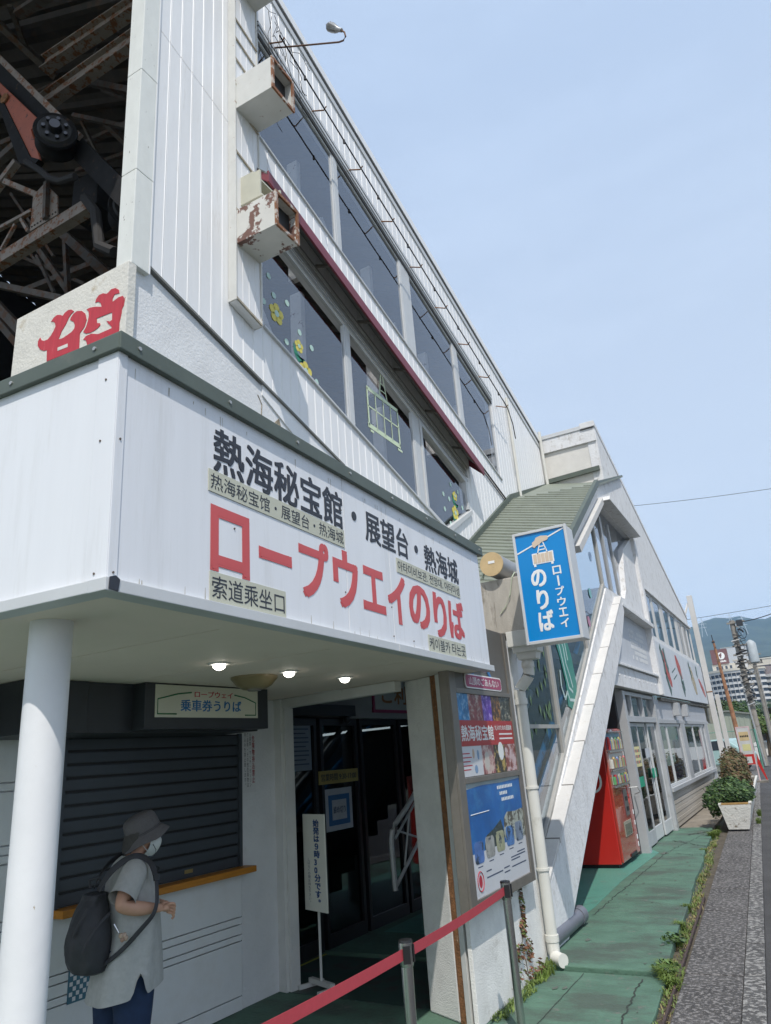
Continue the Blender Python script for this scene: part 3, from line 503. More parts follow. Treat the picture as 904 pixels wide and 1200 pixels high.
b = MB(); b.box(6.2, 6.9, -2.6, -2.28, 2.625, 2.695); b.build('crumbling_edge', concrete_dark, pw)
# round duct on the beam
dc = thing('round_duct', 'grey metal duct with round yellowed cap lying on the concrete beam', 'duct', (-2.27, 6.4, 3.3))
b = MB(); b.tube([(-2.27, 6.40, 3.37), (-2.25, 7.4, 3.37)], .115, 28); b.build('pipe', mat('galv', (.36, .36, .36), .45, metal=.6, var=.1), dc, smooth=True)
b = MB(); b.tube([(-2.27, 6.385, 3.37), (-2.27, 6.40, 3.37)], .118, 28); b.build('cap', mat('cap_tan', (.52, .38, .2), .6, var=.12, scale=9, dirt=(.15, .1, .06), dlo=.64, dhi=.68, dscale=16), dc)
b = MB(); b.box(-2.31, -2.24, 0, 0, 0, 0); b = MB(Fr(0, 6.384, 90)); b.box(-2.30, -2.235, 0, .002, 3.375, 3.40); b.build('label', letter_white, dc)
b = MB(); b.tube([(-2.27, 6.9, 3.3 + .07), (-2.27, 6.91, 3.37)], .12, 28); b.build('strap', rust, dc)
b = MB(); b.tube([(-2.12, 6.6, 3.30), (-2.10, 6.44, 3.22), (-2.14, 6.43, 3.05), (-2.20, 6.44, 2.95), (-2.26, 6.445, 2.89)], .005, 6); b.tube([(-2.385, 6.5, 3.36), (-2.40, 6.44, 3.25)], .012, 6); b.build('cord', mat('pale_green_cord', (.45, .5, .36), .6), dc)
# rain head and downpipe
dp = thing('downpipe', 'white drainpipe with square hopper head and two clips on the poster wall', 'drainpipe', (-2.1, 6.5, 0))
b = MB()
b.add([(x, y, z) for z, e in ((2.44, .085), (2.50, .095), (2.505, .115), (2.555, .12), (2.56, .15), (2.70, .155)) for x, y in ((-2.06 - e, 6.5 - e * .8), (-2.06 + e, 6.5 - e * .8), (-2.06 + e, 6.5 + e * .8), (-2.06 - e, 6.5 + e * .8))], [(i * 4 + j, i * 4 + (j + 1) % 4, i * 4 + 4 + (j + 1) % 4, i * 4 + 4 + j) for i in range(5) for j in range(4)] + [(0, 3, 2, 1), (20, 21, 22, 23)]); b.build('hopper', pvc_white, dp, bevel=.004)
b = MB(); b.tube([(-2.08, 6.5, 2.45), (-2.08, 6.5, 2.40)] + [(-2.135 + .055 * cos(a_), 6.5, 2.32 - .16 * (a_ / pi)) for a_ in [i_ * pi / 12 for i_ in range(13)]] + [(-2.19, 6.5, 2.10), (-2.19, 6.5, 2.05)], .050, 24); b.build('elbow', pvc_white, dp, smooth=True)
for xx_, zz_ in ((-2.08, 2.37), (-2.19, 2.05)): b = MB(); b.tube([(xx_, 6.5, zz_), (xx_, 6.5, zz_ + .05)], .058, 24); b.build('pipe_collar', pvc_white, dp, smooth=True)
b = MB(); b.tube([(-2.19, 6.5, 2.06), (-2.19, 6.5, .12)], .047, 20); b.build('pipe', pvc_white, dp, smooth=True)
b = MB(); b.tube([(-2.19, 6.5, .17), (-2.19, 6.5, .075), (-2.17, 6.47, .045), (-2.12, 6.43, .035), (-2.09, 6.41, .035)], .052, 16); b.tube([(-2.19, 6.5, .20), (-2.19, 6.5, .15)], .057, 16); b.build('shoe', pvc_white, dp, smooth=True)
for z in (1.33, .68):
    b = MB(); b.tube([(-2.19, 6.5, z), (-2.19, 6.5, z + .02)], .056, 16); b.tube([(-2.24, 6.5, z + .01), (-2.30, 6.5, z + .01)], .008, 6); b.build('clip', pvc_white, dp)
# thick grey pipe lying on the floor
gp = thing('floor_pipe', 'thick grey plastic pipe elbow lying on the green floor behind the drainpipe', 'pipe', (-2.3, 7.2, 0.08))
b = MB(); b.tube([(-2.31, 6.62, .085), (-2.32, 7.75, .085)], .075, 20); b.build('pipe', pvc_gray, gp, smooth=True)
b = MB(); b.tube([(-2.32, 7.70, .085), (-2.32, 7.84, .085)], .083, 20); b.build('collar', pvc_gray, gp, smooth=True); b = MB(); b.tube([(-2.38, 7.80, .085), (-2.9, 7.95, .085)], .075, 20); b.build('side_branch', pvc_gray, gp, smooth=True); b = MB(); b.tube([(-2.31, 6.60, .085), (-2.31, 6.66, .085)], .08, 20); b.build('collar', pvc_gray, gp, smooth=True)

# poster case
pc = thing('poster_case', 'tall bronze framed case with two tourist posters on the white wall', 'poster case', (-2.2, 5.5, .65))
b = MB(); b.box(4.88, 6.22, -2.25, -2.185, .655, 2.66); b.build('case', bronze, pc, bevel=.004)
for q in ((4.88, 4.99, .655, 2.66), (6.14, 6.22, .655, 2.66), (4.99, 6.14, .655, .725), (4.99, 6.14, 1.46, 1.50), (4.99, 6.14, 2.095, 2.13)):
    b = MB(); b.box(q[0] + .001, q[1] - .001, -2.185, -2.165, q[2], q[3]); b.build('frame', bronze, pc, bevel=.003)
b = MB(); b.box(4.99, 6.14, -2.185, -2.18, 2.13, 2.66); b.build('head_panel', mat('bronze_panel', (.15, .14, .125), .5, metal=.3, var=.1), pc)
b = MB(); b.box(6.221, 6.235, -2.25, -2.16, .66, 2.6); b.build('side_strip', alu_white, pc)
def rrect(fr, u0, u1, z0, z1, r, w0, w1, n=5):
    pts = []
    for cx, cz, a0 in ((u1 - r, z1 - r, 0), (u0 + r, z1 - r, pi / 2), (u0 + r, z0 + r, pi), (u1 - r, z0 + r, 3 * pi / 2)):
        pts += [(cx + r * cos(a0 + i * pi / 2 / n), cz + r * sin(a0 + i * pi / 2 / n)) for i in range(n + 1)]
    b = MB(fr); b.prism(pts, w0, w1); return b
pk = rrect(MAIN, 5.19, 5.97, 2.14, 2.25, .03, -2.178, -2.17).build('name_plate', letter_white, pc); rrect(MAIN, 5.2, 5.96, 2.15, 2.24, .025, -2.17, -2.168).build('plate_face', mat('pink_plate', (.36, .07, .14), .5), pk)
text('lettering', '山頂のごあんない', MAIN, 5.26, 5.90, 2.165, 2.228, -2.1675, letter_white, pc, bold=.01, thick=0)
for a, c in (((5.34, 2.25), (5.30, 2.31)), ((5.72, 2.25), (5.66, 2.31))):
    b = MB(); b.prism([a, (a[0] + .05, a[1]), (c[0] + .05, c[1]), c], -2.178, -2.172); b.build('blue_stroke', mat('stroke_blue', (.05, .2, .45), .5), pc)
# poster 1
def qd(y0, y1, z0, z1, m, par, w=-2.179, name='print', t=.0008):
    b = MB(); b.box(y0, y1, w - t, w, z0, z1); return b.build(name, m, par)
def pm(name, c, **k): return mat('print_' + name, c, .35, **k)
p1 = thing('museum_poster', 'poster with red band and white lettering, upper of the two in the bronze case', 'poster', (-2.18, 5.5, 1.5))
qd(4.99, 6.14, 1.505, 2.095, pm('white', (.6, .6, .62), var=.02), p1, -2.1792)
cols = [((.03, .2, .45), (.3, .5, .7)), ((.25, .05, .05), (.5, .4, .35)), ((.1, .03, .3), (.45, .3, .75)), ((.06, .03, .02), (.45, .2, .05)), ((.05, .05, .04), (.5, .45, .35))]
ys_ = [4.99, 5.22, 5.50, 5.70, 5.90, 6.14]
for i in range(5):
    c0, c1 = cols[i]; qd(ys_[i], ys_[i + 1], 1.90, 2.095, mat(f'print_scene_{i}', c0, .35, var=.5, scale=14, dirt=c1, dlo=.5, dhi=.62, dscale=16), p1, -2.1782, 'picture')
qd(4.99, 6.14, 1.715, 1.90, pm('red', (.42, .03, .03), var=.04), p1, -2.1775, 'red_band')
text('lettering', '熱海秘宝館', MAIN, 5.03, 5.68, 1.75, 1.865, -2.177, letter_white, p1, bold=.02, thick=0)
text('lettering', '大人のための遊園地', MAIN, 5.71, 6.11, 1.825, 1.868, -2.177, letter_white, p1, bold=.01, thick=0)
for z in (1.79, 1.755): qd(5.80, 6.11, z, z + .012, letter_white, p1, -2.177, 'print_line')
for i, (c0, c1) in enumerate((((.35, .12, .12), (.6, .45, .4)), ((.05, .04, .03), (.5, .35, .1)), ((.3, .08, .06), (.6, .45, .45)))):
    qd(5.39 + i * .25, 5.64 + i * .25, 1.505, 1.715, mat(f'print_photo_{i}', c0, .35, var=.5, scale=14, dirt=c1, dlo=.48, dhi=.56, dscale=14), p1, -2.1782, 'picture')
for j in range(5): qd(5.02, 5.15 + .03 * (j % 2), 1.66 - j * .028, 1.668 - j * .028, MATS['sign_red'], p1, -2.1785, 'print_line')
def disc2(y, z, ry, rz, m, par, w, name='print', n=20, t=.0008, fr=MAIN):
    b = MB(fr); b.prism([(y + ry * cos(2 * pi * i / n), z + rz * sin(2 * pi * i / n)) for i in range(n)], w - t, w); return b.build(name, m, par)
disc2(5.80, 1.665, .06, .07, letter_white, p1, -2.1772, 'speech_oval'); disc2(5.48, 1.6, .05, .07, pm('pale', (.55, .5, .45)), p1, -2.1775, 'figure'); disc2(5.22, 1.66, .02, .035, pm('tan', (.5, .35, .25)), p1, -2.1782); disc2(5.31, 1.65, .02, .035, pm('bluegray', (.2, .3, .45)), p1, -2.1782); disc2(5.25, 1.55, .03, .03, pm('bluegray', (0, 0, 0)), p1, -2.1782)
# poster 2: sea view
p2 = thing('sea_view_poster', 'blue sea view poster with rounded photos, lower of the two in the bronze case', 'poster', (-2.18, 5.5, .73))
qd(4.99, 6.14, .725, 1.46, MATS['print_white'], p2, -2.1792)
qd(4.99, 6.14, 1.0, 1.46, mat('print_sea', (.012, .12, .38), .3, var=.25, scale=3, dirt=(.05, .25, .5), dlo=.5, dhi=.8, dscale=5), p2, -2.1785, 'sea')
b = MB(); b.prism([(4.99, 1.42), (5.3, 1.435), (5.7, 1.43), (6.14, 1.44), (6.14, 1.46), (4.99, 1.46)], -2.1785, -2.178); b.build('coast', pm('coast', (.3, .36, .38)), p2)
b = MB(); b.prism([(5.25, 1.03), (5.3, 1.09), (5.45, 1.12), (5.62, 1.17), (5.68, 1.05), (5.6, 1.0), (5.25, 1.0)], -2.1785, -2.178); b.build('trees_print', mat('print_trees', (.04, .06, .06), .4, var=.6, scale=40), p2)
b = MB(); b.prism([(5.66, 1.06), (5.69, 1.17), (5.77, 1.21), (5.95, 1.2), (6.14, 1.21), (6.14, 1.0), (5.7, 1.0)], -2.1785, -2.1778); b.build('terrace_print', mat('print_terrace', (.4, .42, .36), .4, var=.3, scale=12, dirt=(.1, .09, .07), dlo=.5, dhi=.55, dscale=15), p2)
for i, c in enumerate(((.08, .17, .42), (.33, .33, .31), (.35, .35, .22), (.08, .2, .45), (.2, .25, .33))):
    y = 5.05 + i * .215; b = rrect(MAIN, y, y + .17, .93 + .012 * i, 1.07 + .012 * i, .03, -2.1785, -2.1772); b.build('rounded_photo', mat(f'print_round_{i}', c, .35, var=.3, scale=12, dirt=(.03, .05, .08), dlo=.56, dhi=.6, dscale=14), p2)
    qd(y + .04, y + .13, .905 + .012 * i, .912 + .012 * i, MATS['ink'], p2, -2.1785, 'print_line')
for (y0, y1, z) in ((5.62, 5.98, 1.385), (5.66, 5.85, 1.34), (5.69, 5.98, 1.295)):
    for k_ in range(int((y1 - y0) / .035)): qd(y0 + k_ * .035, y0 + k_ * .035 + .024, z, z + .024, letter_white, p2, -2.1777, 'print_glyph')
b = MB(); b.tube([MAIN.p(5.11 + .055 * cos(a), -2.178, .82 + .062 * sin(a)) for a in [i * pi / 8 for i in range(17)]], .004, 4); b.build('seal_ring', MATS['sign_red'], p2)
disc2(5.11, .82, .03, .04, MATS['sign_red'], p2, -2.1782, 'seal')
for (y0, y1, z) in ((5.23, 5.55, .82), (5.23, 5.33, .86), (5.58, 5.7, .83), (5.58, 5.7, .80), (5.75, 6.08, .88), (5.75, 6.08, .815), (5.75, 5.95, .86), (5.9, 6.08, .90)): qd(y0, y1, z, z + .009, MATS['ink'], p2, -2.1785, 'print_line')
b = MB(); b.tube([MAIN.p(5.05, -2.1775, 1.25), MAIN.p(5.4, -2.1775, 1.252)], .003, 4); b.build('boat_wake', letter_white, p2)
for z0, z1 in ((.727, 1.458), (1.502, 2.093)): b = MB(); b.poly([(-2.17, 4.992, z0), (-2.17, 6.138, z0), (-2.17, 6.138, z1), (-2.17, 4.992, z1)]); b.build('glazing', glass('glass_poster', (.97, .98, .98), .015, rmax=.35), pc)

# ================================================================== BLUE BOX SIGN
BF = Fr(0, 6.0, 90)
bs = thing('blue_box_sign', 'blue and white lit box sign with a cable car picture on the stair bay', 'sign', (-1.66, 6.1, 2.5)); bs['label'] = 'blue and white box sign with a gondola picture and white lettering, mounted above the drainpipe'
b = MB(BF); b.box(-1.902, -1.42, -.24, -.03, 2.505, 3.492); b.build('box', alu_white, bs, bevel=.006)
for q in ((-1.907, -1.883, 2.50, 3.497), (-1.439, -1.415, 2.50, 3.497), (-1.883, -1.439, 2.50, 2.528), (-1.883, -1.439, 3.472, 3.497)):
    b = MB(BF); b.box(q[0], q[1], -.03, 0, q[2], q[3]); b.build('rim', alu_white, bs, bevel=.004)
b = MB(BF); b.box(-1.883, -1.439, -.03, -.012, 2.528, 3.472); b.build('face', mat('sign_cyan', (.0, .22, .56), .3, var=.04, scale=2), bs)
wt = letter_white
for c, x0, x1, z0, z1 in (('の', -1.79, -1.652, 2.985, 3.14), ('り', -1.765, -1.66, 2.785, 2.96), ('ば', -1.775, -1.64, 2.60, 2.775)):
    text('lettering', c, BF, x0, x1, z0, z1, -.011, wt, bs, bold=.035)
for i, c in enumerate('ロープウエイ'):
    z1 = 3.142 - i * .092
    if c == 'ー': b = MB(BF); b.box(-1.56, -1.545, -.011, -.009, z1 - .085, z1 + .005); b.build('lettering', wt, bs)
    else: text('lettering', c, BF, -1.59, -1.515, z1 - .075, z1, -.011, wt, bs, bold=.025)
def ribbon(fr, pts, wd, w, m, par, name='stroke', closed=False, t=.002):
    b = MB(fr); 
    for i in range(len(pts) - 1):
        (a, c), (d, e) = pts[i], pts[i + 1]; L_ = hypot(d - a, e - c) or 1; nx, nz = -(e - c) / L_ * wd / 2, (d - a) / L_ * wd / 2
        b.prism([(a + nx, c + nz), (d + nx, e + nz), (d - nx, e - nz), (a - nx, c - nz)], w, w + t)
    return b.build(name, m, par)
cream = mat('sign_cream', (.62, .50, .38), .4, var=.04)
ribbon(BF, [(-1.882, 3.309), (-1.441, 3.464)], .012, -.011, wt, bs, 'cable_line')
b = MB(BF); b.prism([(-1.735, 3.345), (-1.735, 3.385), (-1.71, 3.40), (-1.695, 3.425), (-1.65, 3.435), (-1.62, 3.43), (-1.59, 3.425), (-1.585, 3.40), (-1.6, 3.385), (-1.64, 3.38), (-1.67, 3.36), (-1.70, 3.35), (-1.715, 3.335)], -.008, -.006); b.build('gondola_hanger', cream, bs)
for p_ in ([(-1.665, 3.38), (-1.70, 3.275)], [(-1.64, 3.38), (-1.61, 3.275)], [(-1.675, 3.34), (-1.63, 3.34)], [(-1.685, 3.31), (-1.62, 3.31)]): ribbon(BF, p_, .009, -.011, wt, bs)
b = MB(BF); b.box(-1.752, -1.56, -.011, -.009, 3.185, 3.285); b.build('gondola_outline', wt, bs)
for i in range(5): b = MB(BF); b.box(-1.742 + i * .035, -1.711 + i * .035, -.009, -.0075, 3.195, 3.275); b.build('gondola_panel', cream, bs)
for a in (-1.745, -1.59): b = MB(BF); b.box(a, a + .02, -.011, -.009, 3.165, 3.185); b.build('gondola_foot', wt, bs)
b = MB(BF); b.tube([(-1.6, 6.24, 3.3), (-1.6, 6.3, 3.32), (-2.38, 6.95, 3.32)], .025, 8); b.tube([(-1.6, 6.24, 2.7), (-1.6, 6.3, 2.7), (-2.05, 6.47, 2.75)], .025, 8); b.build('bracket', alu_white, bs)

# ================================================================== MAIN STATION BUILDING (wall plane x = -3.75)
X = -3.75
sb = thing('ropeway_station', 'tall white ribbed metal ropeway station building with sloping window rows', 'station building', (-4, 8, 3)); 
sb['label'] = 'tall white ropeway station with vertical ribbed cladding and two sloping rows of windows'
def bot(y): return 6.47 + K * y if y < 6.2 else 2.6
def zones(y):
    if y < 4.80: return [(bot(y), 9.1 + K * y), (9.1 + K * y, 11.98 + K * y)] if y < 4.42 else [(bot(y), 11.98 + K * y)]
    lo = 7.10 + K * y
    if 8.75 < y <= 9.85: lo = max(lo, 4.62 + (y - 8.91) * .56)
    z = [(bot(y), lo), (8.44 + K * y, 9.50 + K * y)] if y < 9.85 else [(bot(y), 9.50 + K * y)]
    z += [(11.06 + K * y, 11.98 + K * y)] if y < 11.62 else [(9.50 + K * y, 11.98 + K * y)]
    return z
y = 3.355; first = True
while y < 14.62:
    y1 = min(y + .145, 14.66); ym = (y + y1) / 2; b = MB()
    za, zb, zm = zones(y + .001), zones(y1 - .001), zones(ym)
    for i, (lo, hi) in enumerate(zm):
        l0, h0 = lo - K * (ym - y) * 1, hi - K * (ym - y); l1, h1 = lo + K * (y1 - ym), hi + K * (y1 - ym)
        if not (i == 0 and ym < 6.2) and abs(lo - bot(ym)) < 1e-6: l0 = l1 = lo
        gp_ = .004 if ym < 4.42 else 0
        if i == 0 and 8.75 < ym <= 9.85: l0, l1 = lo, lo; q0, q1 = zones(max(y, 8.76))[0][1], zones(min(y1, 9.84))[0][1]; h0, h1 = q0, q1
        p = MB(); sec = [(y + .0015, X - .02), (y + .0015, X + .007), (y + .005, X + .011), (y1 - .014, X + .011), (y1 - .011, X + .0155), (y1 - .005, X + .0155), (y1 - .002, X + .011), (y1 - .002, X - .02)]; ns_ = len(sec)
        fl_ = lambda q: (l0 + (l1 - l0) * (q - y) / (y1 - y) + gp_); fh_ = lambda q: (h0 + (h1 - h0) * (q - y) / (y1 - y) - gp_)
        p.add([(c, q, fl_(q)) for q, c in sec] + [(c, q, fh_(q)) for q, c in sec], [tuple(range(ns_)), tuple(range(ns_, 2 * ns_))] + [(i_, (i_ + 1) % ns_, ns_ + (i_ + 1) % ns_, ns_ + i_) for i_ in range(ns_)]); p.build('siding_panel', white_siding, sb)
    y = y1
# backing wall behind the panels
b = MB()
for (ya, yb) in ((3.36, 4.42), (4.42, 4.80)): b.prism([(ya, 6.46 + K * ya), (yb, 6.46 + K * yb), (yb, 11.97 + K * yb), (ya, 11.97 + K * ya)], X - .12, X - .004)
b.prism([(4.80, 5.0), (9.85, 2.6), (9.85, 5.14), (8.91, 4.60), (4.80, 7.08 + K * 4.8)], X - .12, X - .004)
b.slant(4.80, 9.85, X - .12, X - .004, 8.44, 9.48); b.slant(4.80, 14.66, X - .12, X - .004, 11.08, 11.97)
b.prism([(9.85, 2.6), (14.66, 2.6), (14.66, 9.48 + K * 14.66), (9.85, 9.48 + K * 9.85)], X - .12, X - .004); b.slant(11.62, 14.66, X - .12, X - .004, 9.48, 11.1)
stuff_b = b.build('backing_wall', white_siding, sb)
# stucco base wall under the cladding
b = MB(); b.prism([(3.20, 2.3), (6.3, 2.3), (6.3, 6.44 + K * 6.3), (3.36, 6.44 + K * 3.36), (3.20, 5.42)], X - .2, X - .018); b.build('plaster_base', stucco, sb, bevel=.004)
b = MB(); b.slant(3.36, 6.2, X - .02, X + .016, 6.448, 6.472); b.build('drip_trim', mat('drip_dark', (.16, .16, .15), .6), sb)
for pts in ([(4.74, 4.98), (4.80, 4.90), (4.79, 4.80), (4.83, 4.70)], [(5.0, 4.80), (5.06, 4.86), (5.10, 4.74), (5.09, 4.60), (5.04, 4.56), (5.0, 4.66)]):
    b = MB(); b.prism(pts, X - .02, X - .012) if len(pts) > 4 else b.tube([MAIN.p(a, X - .016, c) for a, c in pts], .006, 4); b.build('peeled_patch', mat('peel', (.3, .25, .18), .9, var=.3, scale=20, bump=1, bscale=50), sb)
# corner trim in four lengths
for z0, z1 in ((5.43, 6.35), (6.355, 7.45), (7.455, 8.75), (8.755, 11.3)):
    b = MB(); b.box(3.165, 3.352, X - .14, X + .03, z0, z1); b.build('corner_trim', mat('corner_white', (.70, .71, .67), .6, var=.05, dirt=(.2, .18, .15), dlo=.66, dhi=.7, dscale=14, stretch=(2, 2, 1)), sb, bevel=.006)
    b = MB(); b.box(3.34, 3.352, X + .03, X + .033, z0, z1); b.build('corner_bead', white_siding, sb)
# parapet, gutter and roof edge
for ya, yb in ((2.9, 7.0), (7.005, 11.0), (11.005, 14.66)):
    b = MB(); b.slant(ya, yb, X - .3, X + .05, 12.13, 12.27); b.build('roof_edge', white_siding, sb, bevel=.004)
    b = MB(); b.slant(ya, yb, X - .3, X + .035, 12.085, 12.128); b.build('roof_edge_shadow_gap', mat('gap_dark', (.07, .07, .07), .7), sb)
    b = MB(); b.slant(ya, yb, X - .3, X + .03, 11.98, 12.083); b.build('roof_edge', alu_white, sb, bevel=.003)
# window rows
def window(name, y0, y1, blo, bhi, glass_top=None, prof=None, fw=.03, two=False):
    f = MB()
    f.slant(y0, y1, X - .045, X + .0, blo, blo + fw); f.slant(y0, y1, X - .045, X + .0, bhi - fw, bhi)
    f.prism([(y0, blo + fw + K * y0), (y0 + fw, blo + fw + K * (y0 + fw)), (y0 + fw, bhi - fw + K * (y0 + fw)), (y0, bhi - fw + K * y0)], X - .045, X + .0)
    f.prism([(y1 - fw, blo + fw + K * (y1 - fw)), (y1, blo + fw + K * y1), (y1, bhi - fw + K * y1), (y1 - fw, bhi - fw + K * (y1 - fw))], X - .045, X + .0)
    w = f.build(name, alu_white, sb, bevel=.003)
    gt = glass_top or (bhi - fw); p = MB(); q = y0 + fw, y1 - fw
    p.poly([MAIN.p(q[0], X - .02, blo + fw + K * q[0]), MAIN.p(q[1], X - .02, blo + fw + K * q[1]), MAIN.p(q[1], X - .02, gt + K * q[1]), MAIN.p(q[0], X - .02, gt + K * q[0])]); p.build('pane', glass_dark, w)
    return w
for y0, y1 in ((4.80, 6.35), (6.43, 8.14), (8.42, 9.96), (10.10, 11.60)): window('window', y0, y1, 9.50, 11.02)
for y0, y1 in ((6.352, 6.428), (8.142, 8.418), (9.962, 10.098)):
    b = MB(); b.slant(y0, y1, X - .045, X + .004, 9.50, 11.02); b.build('mullion', alu_white, sb, bevel=.004)
for lo_, hi_, pr_, mm_ in ((11.022, 11.055, .018, MATS['gap_dark']), (11.058, 11.10, .026, alu), (11.104, 11.15, .036, alu_white), (11.154, 11.18, .03, MATS['gap_dark']), (11.184, 11.225, .036, alu_white), (11.229, 11.245, .03, MATS['gap_dark'])): b = MB(); b.slant(4.80, 11.62, X - .03, X + pr_, lo_, hi_); b.build('head_rail', mm_, sb)
b = MB(); b.slant(4.78, 11.62, X - .03, X + .035, 9.475, 9.498); b.build('sill', alu_white, sb)
for y0, y1 in ((4.80, 6.40), (6.48, 8.10)): window('window', y0, y1, 7.10, 8.44, 8.17)
# last lower window has a chamfered corner
f = MB(); y0, y1 = 8.28, 9.86; ch_ = [(8.91, 4.62), (9.80, 5.12)]
f.prism([(y0, 7.10 + K * y0), (8.91, 7.10 + K * 8.91), (8.88, 7.16 + K * 8.88), (y0, 7.16 + K * y0)], X - .06, X + .02); f.prism([(8.91, 4.60), (9.86, 5.13), (9.86, 5.20), (8.88, 4.675)], X - .06, X + .05)
f.prism([(9.79, 5.2), (9.86, 5.2), (9.86, 8.44 + K * 9.86), (9.79, 8.44 + K * 9.79)], X - .06, X + .02); f.prism([(y0, 7.16 + K * y0), (y0 + .06, 7.16 + K * (y0 + .06)), (y0 + .06, 8.38 + K * (y0 + .06)), (y0, 8.38 + K * y0)], X - .06, X + .02); f.slant(y0, 9.79, X - .06, X + .02, 8.38, 8.44)
wl = f.build('window', alu_white, sb, bevel=.003)
p = MB(); p.poly([MAIN.p(a, X - .02, c) for a, c in ((8.34, 7.16 + K * 8.34), (8.88, 7.16 + K * 8.88), (9.79, 5.17), (9.79, 8.19 + K * 9.79), (8.34, 8.19 + K * 8.34))]); p.build('pane', glass_dark, wl)
for y0, y1 in ((6.402, 6.478), (8.102, 8.278)):
    b = MB(); b.slant(y0, y1, X - .045, X + .004, 7.1, 8.44); b.build('mullion', alu_white, sb, bevel=.004)
b = MB(); b.slant(4.80, 8.91, X - .03, X + .04, 7.075, 7.098); b.build('sill', alu_white, sb)
for i, bb in enumerate((8.44, 8.51, 8.58, 8.65)): b = MB(); b.slant(4.8, 9.9, X + .013, X + .02 + .012 * (i % 2), bb, bb + .045); b.build('blind_rail', alu, sb, bevel=.004)
# maroon awning
b = MB(); q = []
for y in (4.64, 10.05): q += [(X + .013, y, 8.93 + K * y), (X + .235, y, 8.705 + K * y), (X + .235, y, 8.685 + K * y), (X + .013, y, 8.91 + K * y)]
b.add(q, [(0, 1, 2, 3), (7, 6, 5, 4), (0, 4, 5, 1), (1, 5, 6, 2), (2, 6, 7, 3), (3, 7, 4, 0)]); b.build('awning_sheet', mat('awning_under', (.20, .20, .19), .8, var=.15), sb)
b = MB(); b.slant(4.64, 10.06, X + .225, X + .25, 8.585, 8.725); b.build('awning_edge', maroon, sb, bevel=.004)
for y in (4.645, 10.04): b = MB(); b.prism([(X, 0)] * 0 or [(y, 8.60 + K * y), (y + .02, 8.60 + K * (y + .02)), (y + .02, 8.92 + K * (y + .02)), (y, 8.92 + K * y)], X + .013, X + .03) if 0 else b.add([(X + .013, y, 8.93 + K * y), (X + .224, y, 8.71 + K * y), (X + .224, y, 8.60 + K * y), (X + .013, y, 8.80 + K * y), (X + .013, y + .02, 8.93 + K * y), (X + .224, y + .02, 8.71 + K * y), (X + .224, y + .02, 8.60 + K * y), (X + .013, y + .02, 8.80 + K * y)], [(0, 1, 2, 3), (7, 6, 5, 4), (0, 4, 5, 1), (1, 5, 6, 2), (2, 6, 7, 3), (3, 7, 4, 0)]); b.build('awning_end', maroon, sb)
for y in (4.9, 5.8, 6.7, 7.6, 8.5, 9.4): b = MB(); b.beam((X + .02, y, 8.72 + K * y), (X + .21, y, 8.64 + K * y), .03, .03); b.build('awning_bracket', bronze, sb)
# wall-side strap line right of the awning
b = MB(); b.tube([MAIN.p(10.65, X + .03, 6.17), MAIN.p(12.3, X + .03, 5.72)], .014, 6); b.tube([MAIN.p(10.65, X + .03, 6.10), MAIN.p(12.3, X + .03, 5.66)], .008, 6); tag(b.build('cable_pair', black), 'dark cable pair running down the ribbed wall right of the maroon awning', 'cable')
# pilaster column with trims
b = MB(); b.prism([(4.31, 6.93 + K * 4.31), (4.66, 6.93 + K * 4.66), (4.66, 11.98 + K * 4.66), (4.31, 11.98 + K * 4.31)], X + .0158, X + .10); b.build('pilaster', mat('siding_light', (.76, .76, .76), .5, var=.04), sb, bevel=.004)
for bb in (6.94, 7.95, 8.67, 9.3, 9.55, 9.92, 10.22, 10.5):
    b = MB(); b.slant(4.30, 4.67, X + .016, X + .115, bb, bb + .022); b.build('pilaster_trim', mat('trim_tan', (.40, .35, .27), .7, var=.2, scale=12), sb)
for yy in (4.40, 4.49, 4.58): b = MB(); b.prism([(yy, 6.98 + K * yy), (yy + .008, 6.98 + K * yy), (yy + .008, 11.9 + K * yy), (yy, 11.9 + K * yy)], X + .1, X + .104); b.build('pilaster_rib', white_siding, sb)
for yy, mm in ((4.296, rusty_flecks), (4.66, rusty_white)): b = MB(); b.prism([(yy, 6.93 + K * yy), (yy + .014, 6.93 + K * yy), (yy + .014, 11.98 + K * yy), (yy, 11.98 + K * yy)], X + .0158, X + .112); b.build('pilaster_edge', mm, sb)
# sloping pipe rails with brackets
rl = thing('pipe_rail', 'dark pipe rail with rusty brackets sloping along the wall under the roof edge', 'pipe rail', (X, 8, 9)); 
b = MB(); b.tube([MAIN.p(4.95, X + .22, 11.08 + K * 4.95), MAIN.p(11.9, X + .22, 11.08 + K * 11.9), MAIN.p(12.1, X + .22, 10.85 + K * 12), MAIN.p(12.15, X + .22, 10.55 + K * 12)], .010, 6); b.build('rail', black_rubber, rl)
for i in range(9): yy = 5.0 + i * .86; b = MB(); b.tube([(X + .01, yy, 11.16 + K * yy), (X + .2, yy + .02, 11.08 + K * yy), (X + .24, yy + .02, 11.12 + K * yy)], .009, 6); b.build('bracket', rust, rl)
for i in range(8): yy = 5.45 + i * .86; b = MB(); b.tube([MAIN.p(yy, X + .22, 11.09 + K * yy), MAIN.p(yy, X + .22, 11.03 + K * yy)], .015, 6); b.build('clamp', black_rubber, rl)
